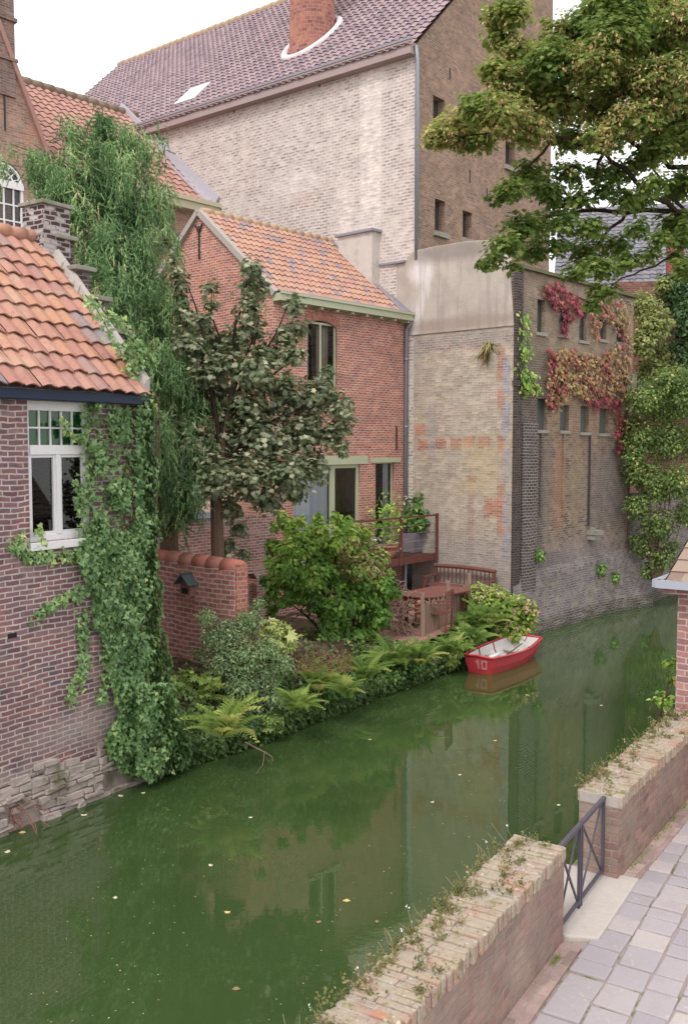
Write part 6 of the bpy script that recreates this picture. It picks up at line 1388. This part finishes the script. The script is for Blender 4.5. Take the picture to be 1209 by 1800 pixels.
mb = MB(); mb.box(o1.x, o1.x + .55, o1.y, o1.y + .06, zdk - .22, zdk - .031); mb.box(o1.x, o1.x + .06, o1.y + .065, 3.3, zdk - .22, zdk - .031); mb.build('joist', m_rough, dk)
for px_ in (765,):
    p_ = FQ.loc(onz(px_, 1178, .1)); mb = MB(); mb.tube([(p_.x, p_.y, -.6), (p_.x, p_.y, .42)], .05, 9); mb.build('mooring_stake', m_rough, dk)
# table
tz = zdk + .74
tp_ = [FQ.loc(onz(x, y, tz)) for x, y in ((702, 1037), (760, 1049), (784, 1047), (819, 1038), (800, 1031), (725, 1031))]
cxt = sum(p.x for p in tp_) / 6; cyt = sum(p.y for p in tp_) / 6
FT = FQ.sub(cxt, cyt)
tt = thing('garden_table', 'reddish wooden garden table with angled corners on the deck', 'table', loc=FT.w(0, 0, zdk), rz=FT.rz)
lx_, ly_ = 1.0, .52
mb = MB(); mb.extr([(-lx_, -ly_ * .5, .70), (-lx_ * .72, -ly_, .70), (lx_ * .72, -ly_, .70), (lx_, -ly_ * .5, .70), (lx_, ly_ * .5, .70), (lx_ * .72, ly_, .70), (-lx_ * .72, ly_, .70), (-lx_, ly_ * .5, .70)], (0, 0, .035)); mb.build('tabletop', m_teak, tt, bevel=.006)
mb = MB(); mb.box(-.75, .75, -.38, .38, .62, .698); mb.build('apron', m_teak, tt)
for sx in (-.7, .7):
    for sy in (-.34, .34): mb = MB(); mb.box(sx - .035, sx + .035, sy - .035, sy + .035, 0, .62); mb.build('leg', m_teak, tt)
def chair(loc, rz, label):
    t = thing('garden_chair', label, 'chair', loc=loc, rz=rz, group='garden chairs at the deck table')
    mb = MB()
    for k in range(5): mb.box(-.24, .24, -.22 + k * .09, -.145 + k * .09, .42, .445)
    mb.build('seat', m_teak, t)
    for sx in (-.24, .24):
        mb = MB(); mb.bar((sx, .22, 0), (sx, .25, .95), .045, .04); mb.build('leg', m_teak, t); mb = MB(); mb.bar((sx, -.2, 0), (sx, -.2, .64), .04, .04); mb.build('leg', m_teak, t)
        mb = MB(); mb.bar((sx, -.24, .65), (sx, .25, .66), .05, .025); mb.build('armrest', m_teak, t)
    mb = MB(); mb.bar((-.24, .25, .93), (.24, .25, .93), .03, .07); mb.bar((-.24, .235, .55), (.24, .235, .55), .03, .05)
    for k in range(4): mb.bar((-.22, .24, .62 + k * .075), (.22, .24, .62 + k * .075), .015, .045)
    mb.build('backrest', m_teak, t); return t
cp = onz(752, 1118, zdk); chair((cp.x + .30, cp.y + .55, zdk), FQ.rz + R(200), 'slatted wooden garden chair between the rustic fence and the table')
cp = FT.w(-1.15, .1, zdk); chair((cp.x, cp.y, zdk), FQ.rz + R(80), 'slatted wooden garden chair at the left end of the table, behind the twigs')
# bench against the pale wall
bn = thing('garden_bench', 'curved back wooden garden bench against the pale brick block', 'bench', loc=FQ.w(-.5, 1.35, zdk), rz=FQ.rz + R(-90))
mb = MB()
for k in range(6): mb.box(-.95, .95, -.25 + k * .085, -.18 + k * .085, .42, .445)
mb.build('seat', m_teak, bn)
mb = MB(); ar = [(-1.0 + 2.0 * k / 12, .28, .90 + .03 * math.sin(math.pi * k / 12)) for k in range(13)]; mb.tube(ar, .055, 8)
for k in range(15): x = -.93 + 1.86 * k / 14; mb.bar((x, .28, .46), (x, .28, .90 + .03 * math.sin(math.pi * (x + 1) / 2)), .03, .02)
mb.build('backrest', m_teak, bn)
for sx in (-.95, .95):
    for sy in (-.22, .28): mb = MB(); mb.box(sx - .035, sx + .035, sy - .035, sy + .035, 0, .62 if sy < 0 else .9); mb.build('leg', m_teak, bn)
    mb = MB(); mb.box(sx - .04, sx + .04, -.28, .3, .625, .665); mb.build('armrest', m_teak, bn)
# rustic fence of sticks along the canal edge of the deck
fa = onz(742, 1122, zdk - .05); fb_ = onz(824, 1083, zdk - .05)
fe = thing('rustic_fence', 'rustic fence of rough vertical sticks along the canal edge of the deck', 'fence', loc=(fa.x, fa.y, zdk - .05), rz=math.atan2(fb_.y - fa.y, fb_.x - fa.x))
FLn = (fb_ - fa).length
for x in (0, FLn * .52, FLn): mb = MB(); mb.tube([(x, 0, -.4), (x + .01, 0, .5), (x, .01, 1.08 if x else 1.02)], [.06, .055, .05], 8); mb.build('post', m_rough, fe)
mb = MB(); x = .06
while x < FLn - .04:
    h_ = rnd.uniform(.62, .85); mb.tube([(x, rnd.uniform(-.02, .02), -.05), (x + rnd.uniform(-.02, .02), rnd.uniform(-.02, .02), h_)], [.028, .02], 6); x += rnd.uniform(.055, .08)
mb.build('sticks', m_rough, fe)
mb = MB(); mb.tube([(0, .03, .55), (FLn, .03, .55)], .025, 6); mb.tube([(0, .03, .2), (FLn, .03, .2)], .025, 6); mb.build('rail', m_rough, fe)
m_terra = plain('terracotta', hx('b37a60'), .85, .2, .12, 9, dirt=(hx('c9b8a6'), .6, .4))
def pot(name, label, loc, r, h_, mat=m_terra, **k):
    t = thing(name, label, k.get('cat', 'plant pot'), loc=loc)
    mb = MB(); mb.lathe((0, 0, 0), [(0, .0), (r * .62, 0), (r * .86, h_ * .5), (r * .95, h_ * .84), (r * 1.06, h_ * .86), (r * 1.06, h_), (r * .92, h_), (r * .88, h_ * .88), (0, h_ * .87)], 20); mb.build('pot', mat, t, smooth=True); return t
pp_ = onz(735, 1082, zdk); pot('terracotta_pot', 'empty terracotta pot under the deck table', (pp_.x + .1, pp_.y + .2, zdk), .2, .34)
# balcony pots
def bal(px, py, yin): lx, _ = FB.face(px, py, yb2 + yin); return FB.w(lx, yb2 + yin, zfl)
p1 = bal(680, 960, .28); bp = pot('potted_plant', 'tall yellow green potted plant in a terracotta pot on the balcony', tuple(p1), .28, .36, cat='potted plant')
g = np.random.RandomState(4); n_ = 420; q = g.normal(size=(n_, 3)) * np.array([.22, .2, .38]) + [0, 0, .95]
scatter('foliage', T_OVAL, q, g.normal(size=(n_, 3)), np.array([[0, 0, .5]]) + g.normal(size=(n_, 3)) * .7, g.uniform(.08, .15, n_), g.uniform(.4, 1, n_), m_bri, bp)
mb = MB(); twig_tree(mb, (0, 0, .3), [(rnd.gauss(0, .18), rnd.gauss(0, .15), rnd.uniform(.7, 1.3)) for _ in range(12)], .01, .004, 3); mb.build('stems', m_twig, bp)
p2 = bal(657, 968, .2); bq = pot('potted_plant', 'small terracotta pot with white blossoms at the balcony edge', tuple(p2), .2, .26, cat='potted plant')
n_ = 160; q = g.normal(size=(n_, 3)) * np.array([.13, .12, .1]) + [0, 0, .38]; scatter('foliage', T_HEX, q, g.normal(size=(n_, 3)), g.normal(size=(n_, 3)), np.full(n_, .06), g.uniform(.2, .8, n_), m_fill, bq)
n_ = 30; q = g.normal(size=(n_, 3)) * np.array([.14, .12, .1]) + [0, 0, .45]; scatter('blossoms', T_HEX, q, g.normal(size=(n_, 3)), g.normal(size=(n_, 3)), np.full(n_, .05), g.rand(n_), plain('white_petal', (.8, .8, .78), .8, .2), bq)
p3 = bal(735, 950, .62); bv = thing('planted_trough', 'broad leaved vine in a grey ribbed trough at the right end of the balcony', 'potted plant', loc=tuple(p3), rz=FB.rz)
mb = MB(); mb.box(-.45, .42, -.16, .22, .02, .55)
for k in range(14): mb.box(-.45 + k * .063, -.42 + k * .063, -.18, -.162, .02, .55)
mb.build('trough', plain('grey_ribbed_trough', hx('80767c'), .8, .2, .15, 8), bv)
L3 = [(Vector((-.3, 0, .95)), .24), (Vector((0, .0, 1.15)), .3), (Vector((.3, 0, 1.35)), .27), (Vector((.1, 0, 1.55)), .2), (Vector((.45, 0, 1.1)), .2), (Vector((-.1, -.15, .8)), .2), (Vector((.35, -.15, .75)), .2), (Vector((.5, 0, 1.6)), .14), (Vector((.2, -.2, .95)), .22)]
q, nm, k_, g2 = blobs([(c_, r_ * 1.25) for c_, r_ in L3], 950, .2, .5, 6); scatter('foliage', T_IVY, q, nm, np.array([[0, 0, -1.]]) + g2.normal(size=q.shape) * .5, g2.uniform(.10, .17, len(q)), np.clip(g2.normal(.45, .2, len(q)), 0, 1), m_fill, bv)
mb = MB(); twig_tree(mb, (0, 0, .55), [c[0] for c in L3], .014, .005, 2); mb.build('stems', m_twig, bv)
# orange flowers behind the door glass
lx, lz = FB.face(606, 910, .3); fo = thing('orange_bouquet', 'orange bouquet standing inside the glazed balcony door', 'flowers', loc=tuple(FB.w(lx, .45, fl + .02)))
mb = MB(); mb.lathe((0, 0, 0), [(0, 0), (.1, 0), (.13, .3), (.08, .5), (.1, .62), (0, .6)], 14); mb.build('vase', m_lead, fo, smooth=True)
n_ = 200; q = nrmz(g.normal(size=(n_, 3))) * g.rand(n_, 1) ** .4 * .2 + [0, 0, .78]; scatter('blossoms', T_HEX, q, g.normal(size=(n_, 3)), g.normal(size=(n_, 3)), np.full(n_, .08), g.rand(n_), plain('orange_petal', (.75, .16, .03), .7, .2), fo)

# ------------------------------------------------------------------ red boat number 10
m_redp = plain('red_boat_paint', hx('c23c44', 0), .42, .4, .14, 5, dirt=(hx('8f4a4c'), .52, .6)); m_inw = plain('white_boat_inside', hx('cfc8c4'), .6, .4, .08, 4, dirt=(hx('8f8478'), .6, .5)); m_num = plain('faded_white_number', hx('c78088'), .6, .3, .25, 30)
zg = .36
bL, bN, bR, bF = onz(820, 1152, zg), onz(868, 1159, zg), onz(942, 1129, zg), onz(898, 1121, zg)
st_ = (bL + bN) / 2; bo = (bR + bF) / 2; ax = (bo - st_); BLn = ax.length; ang = math.atan2(ax.y, ax.x)
boat = thing('rowing_boat', 'small red rowing boat with white inside and faded number 10 moored at the bank', 'boat', loc=(st_.x, st_.y, 0), rz=ang)
w0 = (bL - bN).length / 2; w1 = (bR - bF).length / 2
ns = 14; outer = []; inner = []
def sec(t, inn):
    w = (w0 * (1 - t) + w1 * t) + .16 * math.sin(math.pi * min(1, t * .95)) ; sh_ = zg + .07 * (2 * t - 1) ** 2 * (1 if t > .5 else .4); k = .05 if inn else 0
    bt_ = -.10 + .20 * max(0, t - .55) ** 1.3 * 2.0 + .05 * max(0, .15 - t) * 4
    x = t * BLn + (k if t < .01 else (-k if t > .99 else 0))
    wb_ = w * .72; z0 = bt_ + (.09 if inn else 0)
    return [(x, -w + k, sh_), (x, -(w * .93) + k, sh_ * .55 + z0 * .45), (x, -wb_ + k, z0), (x, 0, z0 - .01), (x, wb_ - k, z0), (x, w * .93 - k, sh_ * .55 + z0 * .45), (x, w - k, sh_)]
def loft(inn):
    mb = MB(); S_ = [sec(i / ns, inn) for i in range(ns + 1)]
    # rake of the ends
    for i, s_ in enumerate(S_):
        t = i / ns; S_[i] = [(x + (-(.10) * (1 - t) ** 6 + .14 * t ** 6) * ((z + .1) / .46), y, z) for (x, y, z) in s_]
    for A_, B_ in zip(S_, S_[1:]):
        for k in range(6): mb.poly([A_[k], B_[k], B_[k + 1], A_[k + 1]])
    mb.poly(S_[0]); mb.poly(S_[-1][::-1]); return mb, S_
mo, So = loft(False); hull = mo.build('hull', m_redp, boat)
mi, Si = loft(True); mi.build('inside', m_inw, boat)
mb = MB()
for side_ in (0, 6):
    mb.tube([Vector(s_[side_]) + Vector((0, (.012 if side_ else -.012), .005)) for s_ in So], .024, 6)
mb.tube([So[0][0], ((So[0][0][0] + So[0][6][0]) / 2 - .01, 0, So[0][0][2] + .03), So[0][6]], .026, 6); mb.tube([So[-1][0], ((So[-1][0][0]) + .02, 0, So[-1][0][2] + .02), So[-1][6]], .026, 6)
mb.build('gunwale', m_redp, boat, smooth=True)
for t in (.06, .45, .82):
    s_ = sec(t, True); mb = MB(); yw = abs(s_[1][1]) + .0; mb.box(t * BLn - .02, t * BLn + (.20 if t < .1 else .15), -yw, yw, .15, .18); mb.build('seat', m_inw, boat)
mb = MB()
for t in (.34, .68):
    s_ = sec(t, True); mb.tube([Vector(p) + Vector((0, 0, .012)) for p in s_], .018, 5)
mb.build('rib', plain('dark_red_frame', hx('8a3a44'), .6, .3), boat)
mb = MB(); mb.tube([(.25 * BLn, .05, .24), (.42 * BLn, .0, .26)], .05, 10); mb.build('fender', m_white, boat, smooth=True)
mb = MB(); mb.tube([(.5 * BLn, -.1, .22), (.95 * BLn, -.02, .30)], .012, 5); mb.build('oar', m_iron, boat)
# number: drawn strokes on the transom
mb = MB(); A0 = Vector(So[0][0]); A6 = Vector(So[0][6]); bot = Vector(So[0][3]); nrm_t = (A6 - A0).cross(bot - A0).normalized()
if nrm_t.x > 0: nrm_t = -nrm_t
def tp3(u, v): # u 0..1 from viewer's left to right across the stern, v 0..1 bottom to top
    return A6.lerp(A0, u) * v + (Vector(So[0][4]).lerp(Vector(So[0][2]), u)) * (1 - v) + nrm_t * .008
def stroke(u0, v0, u1, v1, wu, wv): mb.hexa([tp3(u0, v0), tp3(u1, v0), tp3(u1, v0) + nrm_t * .003, tp3(u0, v0) + nrm_t * .003, tp3(u0, v1), tp3(u1, v1), tp3(u1, v1) + nrm_t * .003, tp3(u0, v1) + nrm_t * .003])
stroke(.44, .38, .52, .86, 0, 0); stroke(.37, .70, .44, .78, 0, 0)
stroke(.60, .38, .67, .86, 0, 0); stroke(.77, .38, .84, .86, 0, 0); stroke(.67, .38, .77, .48, 0, 0); stroke(.67, .76, .77, .86, 0, 0)
mb.build('number', m_num, hull)
# twig in the water and floating leaves
a_ = onz(432, 1305, .35); tl = thing('fallen_twig', 'thin bare twig arching from the bank into the green water', 'twig', loc=tuple(a_))
mb = MB(); mb.tube([at_ - a_ for at_ in (a_, onz(445, 1312, .22), onz(465, 1322, .16), onz(478, 1330, .06), onz(481, 1340, -.02))], [.014, .012, .011, .009, .006], 6); mb.tube([onz(465, 1322, .16) - a_, onz(462, 1345, .02) - a_, onz(450, 1360, .01) - a_], [.007, .005, .003], 5); mb.build('stem', m_twig, tl)
rp = onz(20, 1440, .15); tl = thing('red_roots', 'tangle of thin reddish roots at the foot of the purple brick house', 'roots', loc=tuple(rp))
mb = MB(); g_ = random.Random(9)
for _ in range(40):
    p = Vector((g_.gauss(-.05, .16), g_.gauss(0, .08), g_.uniform(0, .25))); d = Vector((g_.gauss(.4, .6), g_.gauss(-.3, .4), -.3)).normalized(); pts = [p]
    for k in range(4): d = (d + Vector((g_.gauss(0, .4), g_.gauss(0, .4), g_.gauss(-.1, .3)))).normalized(); pts.append(pts[-1] + d * .09)
    mb.tube(pts, .005, 4)
mb.build('strands', plain('reddish_root', hx('8f6058'), .9, .1), tl)
lv = [((400, 1604), .035, 1), ((609, 1583), .045, 1), ((203, 1578), .03, 0), ((441, 1437), .03, 0), ((148, 1433), .045, 0), ((94, 1435), .04, 1), ((40, 1463), .05, 1), ((212, 1399), .04, 0), ((252, 1394), .03, 0), ((370, 1521), .03, 0), ((415, 1738), .04, 2), ((14, 1497), .04, 0), ((760, 1410), .03, 0), ((870, 1302), .035, 1), ((808, 1362), .03, 0), ((662, 1620), .025, 2), ((926, 1222), .04, 0), ((560, 1621), .03, 2), ((48, 1433), .04, 0), ((650, 1300), .03, 1), ((1056, 1240), .04, 1), ((981, 1415), .03, 0)]
m_fl = [plain('cream_floating_leaf', (.62, .56, .42), .7, .2), plain('yellow_floating_leaf', (.6, .48, .2), .7, .2), plain('brown_floating_leaf', (.3, .2, .1), .7, .2)]
for i, ((x, y), s_, c_) in enumerate(lv):
    p = onz(x, y, .006); mb = MB(); a = rnd.uniform(0, 6.28); n = 9
    s_ *= .8; pts = [(math.cos(a + 6.283 * k / n) * s_ * 1.1 * (1 + .35 * math.sin(k * 2.1)), math.sin(a + 6.283 * k / n) * s_ * 1.0 * (1 + .3 * math.cos(k * 1.3)), .004 * math.sin(k * 2)) for k in range(n)]
    mb.extr(pts, (0, 0, .004)); o = mb.build('fallen_leaf', m_fl[c_]); o.location = p
    lab = {0: 'small cream fallen leaf floating on the canal', 1: 'yellowish fallen leaf floating on the canal', 2: 'brown fallen leaf floating on the open canal'}[c_]
    if i == 0: lab = 'ragged cream leaf floating alone in the open dark water left of centre'
    if i == 1: lab = 'largest floating leaf, beside the reflection of the downpipe'
    props(o, lab, 'leaf', 'fallen leaves floating on the water')

g = np.random.RandomState(33); pos = []
while len(pos) < 240:
    x, y = g.uniform(0, 1180), g.uniform(1090, 1800)
    p = onz(x, y, .004); q = FQ.loc(p); q1_ = FP1.loc(p)
    if q1_.y < .4 or q.y > -1.75 or (q1_.x > 0 and FP2.loc(p).y < .4): continue
    if math.sin(x / 70 + y / 150) < -.2: continue
    pos.append((p.x, p.y, .004))
pos = np.array(pos); n_ = len(pos)
scatter('debris', T_HEX, pos, np.tile([0, 0, 1.], (n_, 1)), g.normal(size=(n_, 3)), g.uniform(.008, .022, n_), g.rand(n_), m_fl[1], kind='stuff', label='fine specks of seed and leaf debris drifting on the canal')
ra = Vector((math.cos(ang), math.sin(ang), 0)); b0_ = st_ + ra * (BLn * .97); b0_.z = zg + .03; b1_ = onz(930, 1108, .75)
mb = MB(); mb.tube([b0_, b0_.lerp(b1_, .35) - Vector((0, 0, .12)), b0_.lerp(b1_, .7) - Vector((0, 0, .08)), b1_], .012, 5)
props(mb.build('mooring_rope', plain('grey_rope', hx('9a9088'), .95, .1, .2, 30)), 'thin grey mooring rope from the bow of the red boat to the bank', 'rope')
